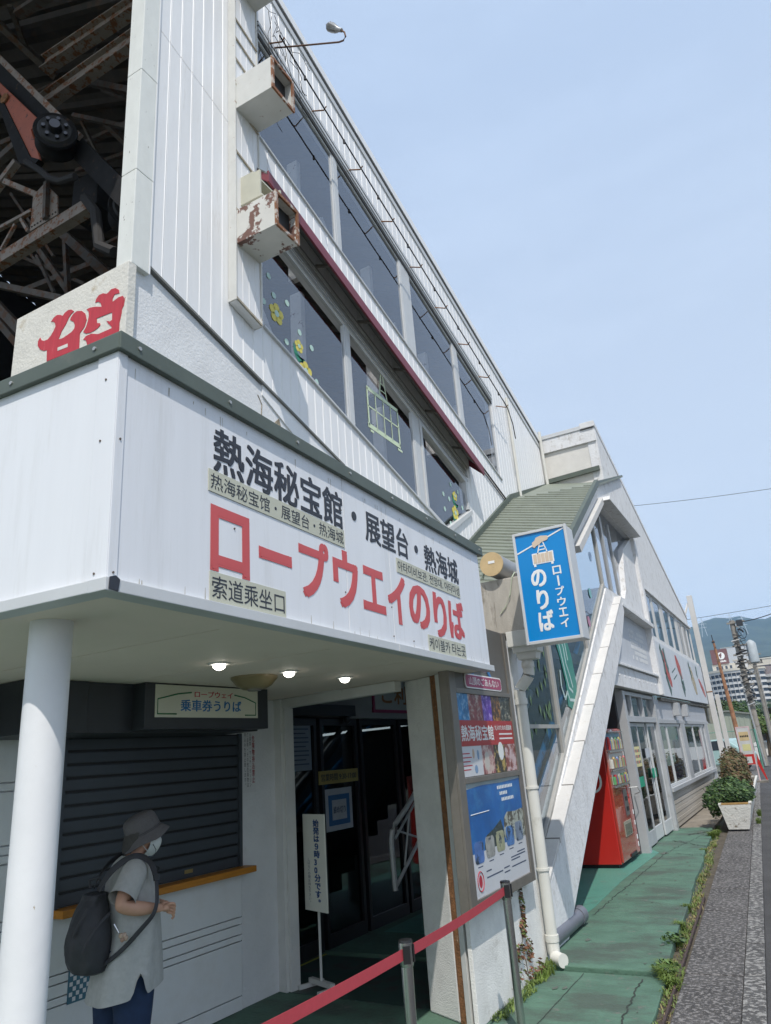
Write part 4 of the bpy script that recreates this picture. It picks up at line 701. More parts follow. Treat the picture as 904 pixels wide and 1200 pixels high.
# rainwater pipe down the siding near the far end
b = MB(); b.tube([MAIN.p(12.45, X + .06, 8.25), MAIN.p(12.5, X + .06, 5.95)], .03, 10); tag(b.build('thin_downpipe', pvc_white, smooth=True), 'thin white downpipe on the ribbed wall right of the last upper window', 'drainpipe')
b = MB(); b.tube([MAIN.p(14.55, X + .07, 8.3), MAIN.p(14.6, X + .07, 6.9)], .035, 10); tag(b.build('corner_downpipe', pvc_white, smooth=True), 'white downpipe in the corner where the ribbed wall meets the white block', 'drainpipe')
# ducts
def duct(name, label, y0, y1, z0, z1, x1, mm, dy=.0):
    t = thing(name, label, 'vent duct', (X + .1, y0, z0)); w = .02; xe = x1
    for q in ((y0, y1, z0, z0 + w), (y0, y1, z1 - w, z1), (y0, y0 + w, z0 + w, z1 - w), (y1 - w, y1, z0 + w, z1 - w)):
        b = MB(); b.box(q[0], q[1], X + .1, xe, q[2], q[3]); b.build('side_plate', mm, t)
    for q in ((y0 - .006, y1 + .006, z0 - .006, z0 + .028), (y0 - .006, y1 + .006, z1 - .028, z1 + .006), (y0 - .006, y0 + .028, z0 + .028, z1 - .028), (y1 - .028, y1 + .006, z0 + .028, z1 - .028)):
        b = MB(); b.box(q[0], q[1], xe, xe + .02, q[2], q[3]); b.build('mouth_rim', mat('rim_rust', (.5, .45, .4), .7, var=.1, dirt=RUST, dlo=.42, dhi=.5, dscale=12), t)
    b = MB(); b.box(y0 + w, y1 - w, xe - .09, xe - .08, z0 + w, z1 - w); b.build('back', black, t)  # black sheet just inside the mouth, standing in for the shade within
duct('vent_duct', 'square white vent duct with rusty mouth high beside the upper windows', 4.31, 4.67, 8.04, 8.45, X + .56, rusty_flecks)
duct('vent_duct', 'badly peeling square vent duct with rusty mouth above the lower windows', 4.31, 4.66, 6.36, 6.75, X + .56, rusty_peel)
duct('vent_duct', 'highest white vent duct cut by the top of the picture', 4.31, 4.66, 9.82, 10.2, X + .56, rusty_flecks)
t = thing('vent_hood', 'small cream scoop shaped vent hood at the end of the maroon awning', 'vent hood', (X + .1, 4.5, 7.1)); hc = mat('hood_cream', (.50, .49, .40), .6, var=.08)
for pr, a_, c_ in (([(4.38, 6.86), (4.72, 6.86), (4.72, 6.88), (4.38, 6.88)], X + .1, X + .36), ([(4.38, 6.88), (4.40, 6.88), (4.40, 7.18), (4.38, 7.18)], X + .1, X + .34), ([(4.70, 6.88), (4.72, 6.88), (4.72, 7.18), (4.70, 7.18)], X + .1, X + .34), ([(4.38, 7.18), (4.72, 7.18), (4.72, 7.20), (4.38, 7.20)], X + .1, X + .26)):
    b = MB(); b.prism(pr, a_, c_); b.build('plate', hc, t)
# roof lamp on bent arm
t = thing('roof_lamp', 'wire caged flood lamp on a bent arm sticking out from the roof edge', 'lamp', (X, 5.4, 10.9))
b = MB(); b.tube([(-3.76, 5.1, 9.82), (-3.55, 5.1, 9.69), (-2.83, 5.1, 9.265), (-2.77, 5.1, 9.25), (-2.74, 5.1, 9.29), (-2.75, 5.1, 9.36), (-2.79, 5.1, 9.42)], .010, 7); b.build('arm', mat('arm_rust', (.16, .09, .06), .8), t, smooth=True)
b = MB(); b.tube([(-2.785, 5.1, 9.415), (-2.82, 5.1, 9.45), (-2.85, 5.1, 9.48)], [.022, .025, .035], 12); b.build('socket', alu, t, smooth=True)
b = MB(); b.tube([(-2.845, 5.1, 9.475), (-2.90, 5.1, 9.54), (-2.94, 5.1, 9.58)], [.035, .055, .050], 14); b.build('bulb', mat('lamp_glass', (.35, .35, .34), .2, metal=.4), t, smooth=True)
b = MB()
for i in range(6): a = i * pi / 3; b.tube([(-2.85, 5.1 + .04 * cos(a), 9.48 + .04 * sin(a)), (-2.90, 5.1 + .066 * cos(a), 9.545 + .066 * sin(a)), (-2.97, 5.1 + .03 * cos(a), 9.60 + .03 * sin(a))], .0035, 4)
stuff(b.build('cage', alu, t))
# tangled wires near the top
b = MB(); r_ = random.Random(5)
for i in range(9):
    y = 4.85 + i * .06; z = 11.5 + K * y; P = [Vector((X + .1, y, z))]
    for j in range(7): P.append(P[-1] + Vector((r_.uniform(-.03, .05), r_.uniform(-.06, .1), r_.uniform(-.26, .02))))
    b.tube(P, .004, 4)
o_ = b.build('loose_wires', black_rubber); tag(o_, 'tangle of loose thin wires hanging at the top left window corner', 'wires'); stuff(o_)
# end board with red painted glyph tops
eb = thing('painted_board', 'weathered white board with red flame shaped lettering behind the green canopy edge', 'sign', (-4.4, 3.16, 4.3)); FE = Fr(0, 3.14, 90)
b = MB(FE); b.box(-5.06, X + .03, -.08, 0, 3.0, 5.43); b.build('board', mat('board_white', (.66, .64, .58), .8, var=.08, bump=.3, bscale=40, dirt=(.30, .22, .10), dlo=.56, dhi=.72, dscale=5, dmax=.75), eb, bevel=.006)
redp = mat('red_lettering', (.48, .035, .05), .6, var=.12, scale=20, stretch=(2, 1, .3), dirt=(.55, .25, .22), dlo=.64, dhi=.7, dscale=12, dmax=.6)
for P_ in (ART_A, ART_B): b = MB(FE); b.prism(P_, .0005, .004); b.build('red_lettering', redp, eb)
b = MB(FE); b.prism(ART_H, .0045, .006); b.build('lettering_gap', MATS['board_white'], eb); b = MB(FE); b.prism([(-3.765, 5.0), (-3.745, 5.03), (-3.735, 5.1), (-3.755, 5.06)], .0005, .004); b.build('red_lettering', redp, eb)
# interior of the station hall (open end, faces the viewer): roof sheets, beams, wheels
hall = thing('station_hall', 'dark open end of the ropeway hall with rusty riveted trusses', 'hall', (-8, 6, 5))
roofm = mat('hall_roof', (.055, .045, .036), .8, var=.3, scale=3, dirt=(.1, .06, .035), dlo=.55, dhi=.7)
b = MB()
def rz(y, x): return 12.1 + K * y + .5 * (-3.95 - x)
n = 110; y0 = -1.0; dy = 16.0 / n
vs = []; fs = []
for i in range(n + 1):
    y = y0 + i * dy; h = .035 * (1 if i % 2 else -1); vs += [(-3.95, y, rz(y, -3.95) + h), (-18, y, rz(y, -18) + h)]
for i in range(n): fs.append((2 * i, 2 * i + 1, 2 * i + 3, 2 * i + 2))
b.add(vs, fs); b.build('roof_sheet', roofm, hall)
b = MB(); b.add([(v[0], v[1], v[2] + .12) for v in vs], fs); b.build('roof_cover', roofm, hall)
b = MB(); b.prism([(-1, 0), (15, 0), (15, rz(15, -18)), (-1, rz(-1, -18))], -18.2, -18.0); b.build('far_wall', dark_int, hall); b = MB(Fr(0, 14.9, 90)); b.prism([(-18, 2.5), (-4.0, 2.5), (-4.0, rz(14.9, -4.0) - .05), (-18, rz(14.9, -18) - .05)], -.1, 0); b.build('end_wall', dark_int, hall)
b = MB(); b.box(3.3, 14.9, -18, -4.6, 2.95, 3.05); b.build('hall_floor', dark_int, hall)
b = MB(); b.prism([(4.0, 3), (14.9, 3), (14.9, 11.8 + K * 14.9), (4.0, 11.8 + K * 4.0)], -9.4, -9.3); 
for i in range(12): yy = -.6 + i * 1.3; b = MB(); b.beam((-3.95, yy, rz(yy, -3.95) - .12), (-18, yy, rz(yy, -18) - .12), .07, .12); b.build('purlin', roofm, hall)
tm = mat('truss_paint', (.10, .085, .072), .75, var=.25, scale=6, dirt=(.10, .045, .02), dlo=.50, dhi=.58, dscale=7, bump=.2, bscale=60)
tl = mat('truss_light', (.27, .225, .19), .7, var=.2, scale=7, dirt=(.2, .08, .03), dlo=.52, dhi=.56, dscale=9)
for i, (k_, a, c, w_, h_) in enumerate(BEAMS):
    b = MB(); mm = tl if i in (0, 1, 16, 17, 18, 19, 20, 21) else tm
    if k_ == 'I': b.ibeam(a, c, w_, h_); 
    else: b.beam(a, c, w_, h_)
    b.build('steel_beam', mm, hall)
for q in (([(-6.94, 8.307), (-6.945, 8.663), (-6.74, 8.756), (-6.46, 8.411), (-6.426, 8.115), (-6.935, 8.109)], 4.35),):
    b = MB(Fr(0, q[1], 90)); b.prism(q[0], -.01, .01); gs = b.build('gusset_plate', tl, hall)
    for i in range(9): c = MB(Fr(0, q[1], 90)); c.disc((-6.90 + i * .055, q[1] - .012, 8.16 + (0 if i < 5 else 0)), .012, (0, 1, 0), 8, .012); c.build('rivet', roofm, gs)
for i, (cx, cz, yy) in enumerate(((-5.9, 10.98, 4.5), (-5.7, 11.0, 4.5), (-6.2, 10.85, 4.5), (-6.0, 11.0, 4.5), (-6.8, 10.5, 4.5))):
    pass
rg = thing('cable_gear', 'black cable wheel with orange steel bracket on the dark guide rail', 'ropeway machinery', (-6.5, 4.1, 8))
blk = mat('greasy_black', (.012, .011, .011), .75, var=.4, scale=9, dirt=(.06, .035, .02), dlo=.6, dhi=.66, dscale=8, spec=.25); org = mat('orange_steel', (.38, .095, .045), .5, var=.1, dirt=(.08, .03, .02), dlo=.6, dhi=.64, dscale=12)
FO = Fr(0, 4.1, 90)
b = MB(); b.beam((-7.95, 4.25, 11.42), (-4.6, 4.25, 6.92), .1, .24); b.build('guide_rail', blk, rg)
b = MB(); b.beam((-7.95, 4.18, 11.60), (-5.9, 4.18, 8.86), .05, .08); b.build('rail_flange', tl, rg)
b = MB(FO); b.prism([(-7.664, 10.838), (-6.576, 9.441), (-6.762, 9.424), (-6.508, 8.798), (-6.695, 8.941), (-7.65, 10.70)], -.03, .0); b.build('orange_bracket', org, rg, bevel=.006)
b = MB(FO); b.prism([(-7.70, 10.66), (-7.62, 10.64), (-6.68, 8.92), (-6.50, 8.78), (-6.62, 8.72), (-6.9, 8.95)], -.06, .02); b.build('black_edge_plate', blk, rg)
b = MB(FO); b.disc((-7.40, 4.08, 10.32), .075, (0, 1, 0), 18, .02); b.build('bolt', rust, rg)
def wheel(cx, cy, cz, R):
    w = thing('cable_pulley', 'wheel', 'cable wheel', (cx, cy, cz)); n_ = Vector((.75, -.65, -.1)).normalized(); c = Vector((cx, cy, cz))
    b = MB(); b.tube([c - n_ * .13, c - n_ * .11, c - n_ * .04, c + n_ * .04, c + n_ * .11, c + n_ * .13], [R * .95, R, R * .86, R * .86, R, R * .95], 36); b.build('rim', blk, w, smooth=True)
    b = MB(); b.tube([c + n_ * .13, c + n_ * .15], [R * .8, R * .72], 32); b.build('web', mat('wheel_web', (.018, .017, .017), .6), w, smooth=True)
    b = MB(); b.tube([c + n_ * .15, c + n_ * .24], [R * .32, R * .24], 24); b.build('hub', mat('hub_steel', (.09, .09, .095), .3, metal=.9), w, smooth=True)
    a = n_.cross(Vector((0, 0, 1))).normalized(); d = n_.cross(a)
    for i in range(7): q = c + n_ * .17 + (a * cos(i * .9) + d * sin(i * .9)) * R * .52; b = MB(); b.disc(q, .022, n_, 8, .03); b.build('bolt', MATS['hub_steel'], w)
    return w
wheel(-6.05, 3.98, 8.76, .24)['label'] = 'big black grooved cable wheel beside the orange bracket'; wheel(-5.38, 4.55, 7.75, .26)['label'] = 'dim cable wheel low on the guide rail near the white corner'
b = MB(); b.tube([(-6.62, 4.0, 8.74), (-6.3, 4.0, 8.42), (-6.14, 4.0, 8.23), (-5.93, 4.0, 8.07), (-5.67, 4.0, 8.0)], .04, 8); b.build('curved_arm', mat('arm_gray', (.022, .02, .019), .8), rg, smooth=True)
b = MB(); b.box(4.35, 4.75, -6.2, -5.75, 7.95, 8.5); b.build('motor_box', blk, rg, bevel=.03); b = MB(); b.tube([(-5.75, 4.2, 7.9), (-5.55, 4.2, 7.6), (-5.45, 4.2, 7.1), (-5.2, 4.2, 6.9)], .06, 8); b.build('curved_arm', MATS['arm_gray'], rg, smooth=True)
# inside the windows: white steel diagonals, dim
wi = thing('inner_trusses', 'pale riveted steel trusses seen through the sloping windows', 'trusses', (-4.6, 8, 6))
for a, c, w_ in (((-4.3, 4.6, 9.3), (-4.3, 6.3, 7.6), .13), ((-4.3, 6.2, 7.4), (-4.3, 6.25, 9.3), .16), ((-4.3, 6.2, 5.2), (-4.3, 6.22, 7.2), .16), ((-4.3, 5.3, 6.7), (-4.3, 6.2, 5.4), .12), ((-4.3, 6.8, 8.8), (-4.3, 8.1, 7.0), .12), ((-4.3, 8.05, 6.6), (-4.3, 8.1, 8.8), .16), ((-4.3, 8.1, 4.6), (-4.3, 8.12, 6.4), .16), ((-4.3, 7.2, 5.9), (-4.3, 8.1, 4.8), .1), ((-4.3, 8.8, 8.2), (-4.3, 9.9, 6.8), .12), ((-4.3, 9.9, 6.3), (-4.3, 9.92, 8.2), .15), ((-4.3, 6.3, 7.8), (-4.3, 8.0, 7.9), .07), ((-4.3, 8.2, 7.3), (-4.3, 9.8, 7.4), .07), ((-4.3, 4.8, 5.5), (-4.3, 6.1, 5.5), .08), ((-4.3, 6.5, 4.9), (-4.3, 8, 5.3), .08), ((-4.3, 10.2, 7.2), (-4.3, 11.4, 6.4), .1), ((-4.3, 11.3, 6), (-4.3, 11.32, 7.8), .14)):
    b = MB(); b.beam(a, c, .08, w_, up=(1, 0, 0)); b.build('steel_beam', mat('truss_pale', (.80, .74, .68), .7, var=.1, dirt=(.2, .1, .05), dlo=.6, dhi=.64, dscale=9), wi)
# flower stickers and gondola decal on the lower windows
yel = mat('sticker_yellow', (.68, .58, .10), .5, var=.05); pal = mat('sticker_pale', (.45, .62, .55), .5, var=.03); grn = mat('sticker_green', (.02, .22, .13), .5)
def dec(y, z, r, m, par, w, n=14): b = MB(); b.prism([(y + r * cos(2 * pi * i / n), z + r * 1.05 * sin(2 * pi * i / n)) for i in range(n)], w, w + .002); return b.build('petal' if m is yel else 'dot', m, par)
xw = X - .017
for k_, (y, z, r, lab) in enumerate(((5.07, 6.06, .115, 'larger yellow flower sticker high in the first lower window'), (5.45, 5.87, .075, 'small yellow flower sticker with a green leaf in the first lower window'), (5.56, 5.62, .11, 'yellow flower sticker lowest in the first lower window'), (9.37, 5.30, .075, 'small yellow flower sticker in the last lower window'), (9.32, 5.02, .11, 'larger yellow flower sticker with green leaves in the last lower window'))):
    t = thing('flower_sticker', lab, 'sticker', (xw, y, z))
    for i in range(5): a = pi / 2 + i * 2 * pi / 5; dec(y + r * .62 * cos(a), z + r * .62 * sin(a), r * .42, yel, t, xw)
    dec(y, z, r * .32, pal, t, xw + .003)
    if k_ in (1, 3, 4):
        b = MB(); b.prism([(y - .1, z + .0), (y - .03, z - .09), (y + .08, z - .16), (y + .1, z - .12), (y - .02, z - .2), (y - .09, z - .12)], xw - .002, xw); b.build('leaf', grn, t)
dots = [(4.95, 6.45), (5.03, 6.26), (4.86, 6.09), (5.26, 6.30), (5.47, 6.05), (5.23, 5.81), (5.69, 5.97), (5.76, 5.58), (8.94, 5.21), (9.14, 5.19), (9.62, 5.18), (9.10, 4.80), (8.94, 4.98), (9.5, 5.4), (9.25, 5.45)]
DL = ['pale dot sticker highest in the first lower window', 'pale dot sticker just above the larger flower in the first window', 'pale dot sticker left of the larger flower', 'pale dot sticker right of the larger flower', 'pale dot sticker above the small flower in the first window', 'bigger pale dot between the larger and small flowers', 'pale dot sticker right of the small flower in the first window', 'pale dot sticker lowest and rightmost in the first window', 'pale dot sticker upper left in the last lower window', 'pale dot sticker left of the small flower in the last window', 'pale dot sticker right of the large flower in the last window', 'pale dot sticker lowest in the last lower window', 'pale dot sticker left of the large flower in the last window', 'pale dot sticker topmost right in the last window', 'pale dot sticker topmost over the small flower in the last window']
dd = tag(dec(*dots[0], .035, pal, None, xw), DL[0], 'sticker', 'pale dot stickers on the lower windows'); dd.name = 'dot_sticker'
for y, z in dots[1:]:
    c = dd.copy(); COL.objects.link(c); c.location = (0, y - dots[0][0], z - dots[0][1]); c['label'] = DL[dots.index((y, z))]
t = thing('gondola_decal', 'pale green gondola outline sticker on the middle lower window', 'sticker', (xw, 7.3, 5.8)); gd = mat('decal_green', (.62, .72, .50), .5, var=.03)
def seg(a, c, w_): ribbon(MAIN, [a, c], w_, xw, gd, t, 'line')
for a, c, w_ in (((6.87, 6.02), (7.68, 6.02), .05), ((6.85, 5.50), (7.68, 5.50), .06), ((6.88, 5.5), (6.88, 6.02), .03), ((7.67, 5.5), (7.67, 6.02), .03), ((6.88, 5.77), (7.67, 5.77), .018), ((7.08, 5.5), (7.08, 6.02), .014), ((7.28, 5.5), (7.28, 6.02), .014), ((7.47, 5.5), (7.47, 6.02), .014), ((6.9, 5.44), (6.98, 5.44), .03), ((7.6, 5.44), (7.72, 5.44), .03), ((7.2, 6.04), (7.27, 6.38), .02), ((7.4, 6.04), (7.32, 6.38), .02), ((7.24, 6.14), (7.37, 6.14), .014), ((7.25, 6.24), (7.35, 6.24), .014)): seg(a, c, w_)
dec(7.30, 6.42, .05, mat('decal_tan', (.4, .32, .15), .6), t, xw)

# ================================================================== STAIR BAY (wall plane x = -2.4)
XB = -2.40
bay = thing('stair_bay', 'white stair bay', 'stair building', (-2.6, 11, 0)); bay['label'] = 'white triangular stair bay with green slatted roof, sloping glass and a leaning white leg'
ww = weathered_white
def PB(prof, w0, w1, name, m, par=bay, bevel=.0, fr=MAIN): b = MB(fr); b.prism(prof, w0, w1); return b.build(name, m, par, bevel=bevel)
vz = lambda y: 4.79 + .615 * (y - 10.55)
gl_ = lambda y: .71 + .685 * (y - 7.27)
L1 = lambda y: 1.26 + .586 * (y - 8.11)
L3 = lambda y: 2.47 + .605 * (y - 11.53)
PB([(6.8, 2.1), (10.54, 4.40), (13.11, 5.89), (15.95, 5.85), (16.1, 5.85), (16.1, 7.36), (12.85, 6.20), (6.8, vz(6.8))], XB - .12, XB, 'upper_wall', ww)
PB([(13.11, 5.888), (15.9, 5.848), (14.75, 5.30), (14.42, 4.87), (14.25, 4.45), (13.92, 4.20), (12.40, 4.14), (12.3, 4.18), (12.36, 4.02), (16.1, 3.99), (16.1, 5.848), (15.95, 5.846)][0:0] or [(15.9, 5.846), (14.75, 5.35), (14.45, 4.87), (14.25, 4.42), (13.95, 4.20), (12.36, 4.15), (12.30, 3.95), (16.1, 3.95), (16.1, 5.846)], XB - .12, XB - .002, 'side_wall', ww)
PB([(6.75, -.01), (7.46, 0.0), (11.60, 2.505), (11.85, 2.86), (13.0, 3.948), (12.30, 3.948), (12.36, 4.148), (7.27, gl_(7.27)), (6.75, gl_(6.75))], XB - .14, XB - .004, 'stringer_wall', ww)
PB([(11.60, 2.50), (15.9, 2.50), (15.9, 2.84), (11.85, 2.84)], XB - .14, XB - .001, 'lintel_band', ww, bevel=.004)
PB([(11.85, 2.84), (15.9, 2.84), (15.9, 3.95), (12.95, 3.95)], XB - .16, XB - .05, 'recessed_panel', mat('panel_grayish', (.47, .49, .52), .7, var=.06, scale=3, dirt=(.6, .6, .6), dlo=.6, dhi=.66, dscale=14), bevel=.0)
PB([(11.80, 2.842), (16.0, 2.862), (16.0, 2.90), (11.9, 2.89)], XB - .05, XB + .05, 'ledge', ww, bevel=.004)
PB([(12.9, 3.90), (15.98, 3.86), (15.98, 3.945), (12.9, 3.955)], XB - .1, XB + .13, 'eave_lip', ww, bevel=.006)
# leaning leg: rib with coping blocks
ys = [6.35] + [6.62 + i * .748 for i in range(9)] + [12.93]
cop = mat('coping_white', (.54, .53, .51), .7, var=.06, scale=5, bump=.15, bscale=30, dirt=(.4, .36, .3), dlo=.6, dhi=.7, dscale=10, dmax=.5)
for a, c in zip(ys, ys[1:]):
    PB([(a + .012, max(0.0, L1(a) - .04)), (c - .012, L1(c) - .04), (c - .012, L1(c)), (a + .012, max(.02, L1(a)))], XB - .02, XB + .125, 'coping_block', cop, bevel=.004)
PB([(6.85, 0.0), (7.25, 0.0), (11.85, L1(11.85) - .5), (13.0, 3.40), (12.93, L1(12.93) - .042), (6.85, L1(6.85) - .042)], XB - .02, XB + .12, 'leaning_rib', ww, bevel=.006) if 0 else PB([(6.35, 0.0), (7.25, 0.0), (12.2, L1(12.2) - .50), (12.95, L1(12.95) - .30), (12.93, L1(12.93) - .042), (6.35, .17)], XB - .02, XB + .12, 'leaning_rib', ww, bevel=.006)
for i in range(9): yy = 12.2 + i * .42; b = MB(); b.disc((XB + .002, yy, 2.68), .014, (1, 0, 0), 8, .012); b.build('bolt', ww, bay)
for i in range(7): yy = 8.4 + i * .5; b = MB(); b.disc((XB + .002, yy, L3(yy) + .15), .012, (1, 0, 0), 8, .012); b.build('bolt', ww, bay)
PB([(15.9, 2.5), (16.12, 2.5), (16.12, 5.84), (15.9, 5.84)], XB - .1, XB + .07, 'corner_post', ww, bevel=.006)
PB([(13.0, 5.90), (15.98, 5.86), (15.98, 5.95), (13.05, 5.985)], XB - .1, XB + .22, 'window_hood', ww, bevel=.006)
PB([(10.50, 4.37), (10.42, 4.46), (13.05, 5.985), (13.13, 5.90)], XB - .1, XB + .10, 'window_hood', cop, bevel=.006)
# faded lettering patch on the recessed panel: rows of chipped paint squares
fade = mat('faded_letter', (.60, .61, .61), .8); r_ = random.Random(11)
fb = MB()
for j in range(6):
    for i in range(12):
        y = 13.95 + i * .13; z = 3.58 - j * .1
        if r_.random() < .85: fb.prism([(y + r_.uniform(0, .02), z), (y + .1, z + r_.uniform(0, .02)), (y + .1, z + .075), (y + r_.uniform(0, .03), z + .075)], XB - .049, XB - .046)
stuff(fb.build('faded_lettering', fade, bay))
# glazing
bz = mat('bay_frame', (.40, .39, .36), .5, metal=.3, var=.1)
def pane(pts, w, m, par, name='pane'): b = MB(); b.poly([MAIN.p(y, w, z) for y, z in pts]); return b.build(name, m, par)
wz = lambda y: 4.40 + .587 * (y - 10.54)
gb = glass('glass_bay', (.55, .64, .68), .2, wav=.04)
for a, c in ((6.8, 8.48), (8.60, 10.48), (10.58, 12.33)):
    pane([(a, gl_(a)), (c, gl_(c)), (c, wz(c)), (a, wz(a))], XB - .06, gb, bay)
for a in (8.48, 10.48, 12.33): PB([(a, gl_(a) - .02), (a + .1, gl_(a + .1) - .02), (a + .1, wz(a + .1)), (a, wz(a))], XB - .09, XB - .03, 'bay_mullion', bz, bevel=.004)
PB([(6.8, gl_(6.8) - .02), (12.4, gl_(12.4) - .02), (12.4, gl_(12.4) + .05), (6.8, gl_(6.8) + .05)], XB - .08, XB - .025, 'glazing_bar', bz, bevel=.004)
PB([(6.9, 1.86), (8.48, 1.86), (8.48, 1.90), (6.9, 1.90)], XB - .075, XB - .04, 'glazing_bar', bz)
pane([(12.43, 4.2), (14.5, 4.2), (14.8, 5.35), (15.9, 5.84), (13.1, 5.86), (12.43, 5.48)], XB - .10, glass_dark, bay)
for a in (12.55, 13.2, 13.28, 13.95): PB([(a, 4.2), (a + .06, 4.2), (a + .06, 5.7 if a > 13 else 5.5), (a, 5.7 if a > 13 else 5.5)], XB - .12, XB - .07, 'bay_mullion', alu, bevel=.003)
PB([(12.43, 4.16), (14.2, 4.16), (14.2, 4.22), (12.43, 4.22)], XB - .12, XB - .05, 'glazing_bar', alu)
# green and blue decoration on the glass
for pts, mm, nm in (([(8.75, 3.12), (9.4, 3.05), (9.55, 2.75), (9.6, 2.42), (9.5, 2.22), (9.25, 2.08), (9.05, 2.12), (9.1, 2.4), (9.0, 2.7), (8.85, 2.95)], mat('banner_green', (.01, .20, .15), .4, var=.1), 'green_figure'),):
    PB(pts, XB - .055, XB - .052, nm, mm)
for P_ in ([(8.95, 3.05), (9.05, 2.8), (9.12, 2.55), (9.2, 2.35), (9.35, 2.3)], [(9.05, 3.06), (9.2, 2.85), (9.22, 2.65), (9.32, 2.5), (9.38, 2.36)], [(8.9, 2.55), (8.86, 2.35), (8.95, 2.2), (9.1, 2.3), (9.15, 2.2), (9.4, 2.2)], [(9.2, 3.05), (9.3, 2.9), (9.33, 2.7)]): ribbon(MAIN, P_, .035, XB - .0515, mat('banner_white', (.45, .58, .55), .5), bay, 'white_swirl')
lf = MB(); r_ = random.Random(4)
for i in range(60):
    y = r_.uniform(7.2, 8.3); z = 2.85 - r_.random() ** 1.5 * 1.0; lf.prism([(y, z), (y + .03, z - .05), (y + .015, z - .12), (y - .015, z - .06)], XB - .052, XB - .051)
stuff(lf.build('leaf_stickers', mat('leaf_decal', (.12, .2, .08), .6), bay))
for yc, zc, cl in ((7.3, 1.0, (.3, .4, .18)), (7.45, .75, (.35, .2, .25)), (11.3, 3.9, (.2, .45, .45)), (10.9, 3.4, (.45, .2, .3)), (11.0, 3.15, (.4, .15, .2)), (11.8, 4.6, (.35, .45, .6))):
    dec(yc, zc, .12 if zc < 2 else .08, mat(f'glass_print_{int(yc*100)}', cl, .5), bay, XB - .052)
# things inside the stair bay
hb = thing('blue_handrail', 'bright blue stair handrail leaning inside the bay glass', 'handrail', (-2.8, 9, 1.4))
bl = mat('blue_pipe', (.02, .22, .50), .4)
b = MB(); b.tube([(-2.8, 7.8, .98), (-2.8, 11.6, 3.24)], .04, 10); b.build('top_rail', bl, hb, smooth=True); b = MB(); b.tube([(-2.75, 7.8, .84), (-2.75, 11.6, 3.10)], .028, 8); b.build('lower_rail', bl, hb, smooth=True)
b = MB(); b.tube([(-3.0, 7.6, 1.25), (-3.0, 9.3, 2.35)], .05, 10); tag(b.build('inner_white_rail', alu_white, smooth=True), 'white rail behind the blue handrail inside the bay glass', 'handrail')
b = MB(); b.tube([(-3.2, 8.6, 0), (-3.2, 8.65, 3.4)], .09, 14); tag(b.build('inner_column', alu_white, smooth=True), 'pale round column standing inside the stair bay glass', 'column')
b = MB(); b.box(6.95, 8.2, -2.98, -2.95, 1.75, 2.05); o = b.build('black_notice_board', black); tag(o, 'black board with white writing inside the glass beside the drainpipe', 'notice board')
text('lettering', '案内ロビー', MAIN, 7.2, 8.1, 1.84, 1.96, -2.949, letter_white, o)
bin_ = thing('bay_interior', 'dim interior walls of the stair bay', 'interior', (-3.6, 9, 0))
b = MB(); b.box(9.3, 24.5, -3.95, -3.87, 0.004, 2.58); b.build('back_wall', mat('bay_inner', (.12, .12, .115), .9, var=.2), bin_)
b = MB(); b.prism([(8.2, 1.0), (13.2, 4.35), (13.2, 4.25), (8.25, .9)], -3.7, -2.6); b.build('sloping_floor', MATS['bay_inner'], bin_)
b = MB(); b.box(7.4, 12.5, -3.86, -2.56, 2.52, 2.60) if 0 else b.box(11.2, 15.9, -3.86, -2.55, 2.46, 2.54); b.build('shelter_ceiling', mat('nook_ceiling', (.25, .25, .23), .8), bin_)
# green slatted roof
def rzp(x, y): return 4.65 + .609 * (y - 9.79) - .239 * (x + 3.75)
for c in ys[1:-1]: PB([(c - .0115, L1(c) - .04), (c + .0115, L1(c) - .04 + .013), (c + .0115, L1(c) + .009), (c - .0115, L1(c) - .007)], XB - .02, XB + .123, 'mortar_joint', mat('joint_gray', (.16, .15, .14), .9))
i = 0; y = 6.6
while y < 12.8:
    y1 = y + .128; xl = -3.73; xl1 = xl
    if y > 11.9: xl = -3.75 + (y - 11.94) / .674
    if y1 > 11.9: xl1 = -3.75 + (y1 - 11.94) / .674
    xl = max(-3.73, xl); xl1 = min(-2.40, max(-3.73, xl1))
    q = [(xl, y, rzp(xl, y) + .028), (-2.33, y, rzp(-2.33, y) + .028), (-2.33, y1, rzp(-2.33, y1) + .004), (xl1, y1, rzp(xl1, y1) + .004)]
    b = MB(); b.add(q + [(a, c, d - .03) for a, c, d in q], [(0, 1, 2, 3), (7, 6, 5, 4), (0, 4, 5, 1), (1, 5, 6, 2), (2, 6, 7, 3), (3, 7, 4, 0)]); b.build('roof_slat', green_roof, bay); y = y1
b = MB(); q = [(-3.75, 11.94), (-2.33, 12.9), (-2.33, 16.12), (-3.75, 14.68)]
zz = [5.97, 6.21, 7.40, 7.12]; b.add([(x, y, z) for (x, y), z in zip(q, zz)] + [(x, y, z - .04) for (x, y), z in zip(q, zz)], [(0, 1, 2, 3), (7, 6, 5, 4), (0, 4, 5, 1), (1, 5, 6, 2), (2, 6, 7, 3), (3, 7, 4, 0)]); b.build('upper_roof', green_roof, bay)
b = MB(); b.beam((-3.73, 6.6, rzp(-3.73, 6.6) + .05), (-3.73, 11.94, 6.02), .07, .09); b.build('roof_edge_trim', green_trim, bay); b = MB(); b.beam((-3.73, 11.94, 6.02), (-3.73, 14.66, 7.06), .07, .09); b.build('roof_edge_trim', green_trim, bay)
b = MB(); b.beam((-2.34, 6.6, rzp(-2.34, 6.6) + .03), (-2.34, 12.88, 6.235), .07, .11); b.build('roof_edge_trim', green_trim, bay); b = MB(); b.beam((-2.36, 12.88, 6.235), (-2.36, 16.12, 7.39), .05, .05); b.build('roof_edge_trim', green_trim, bay)
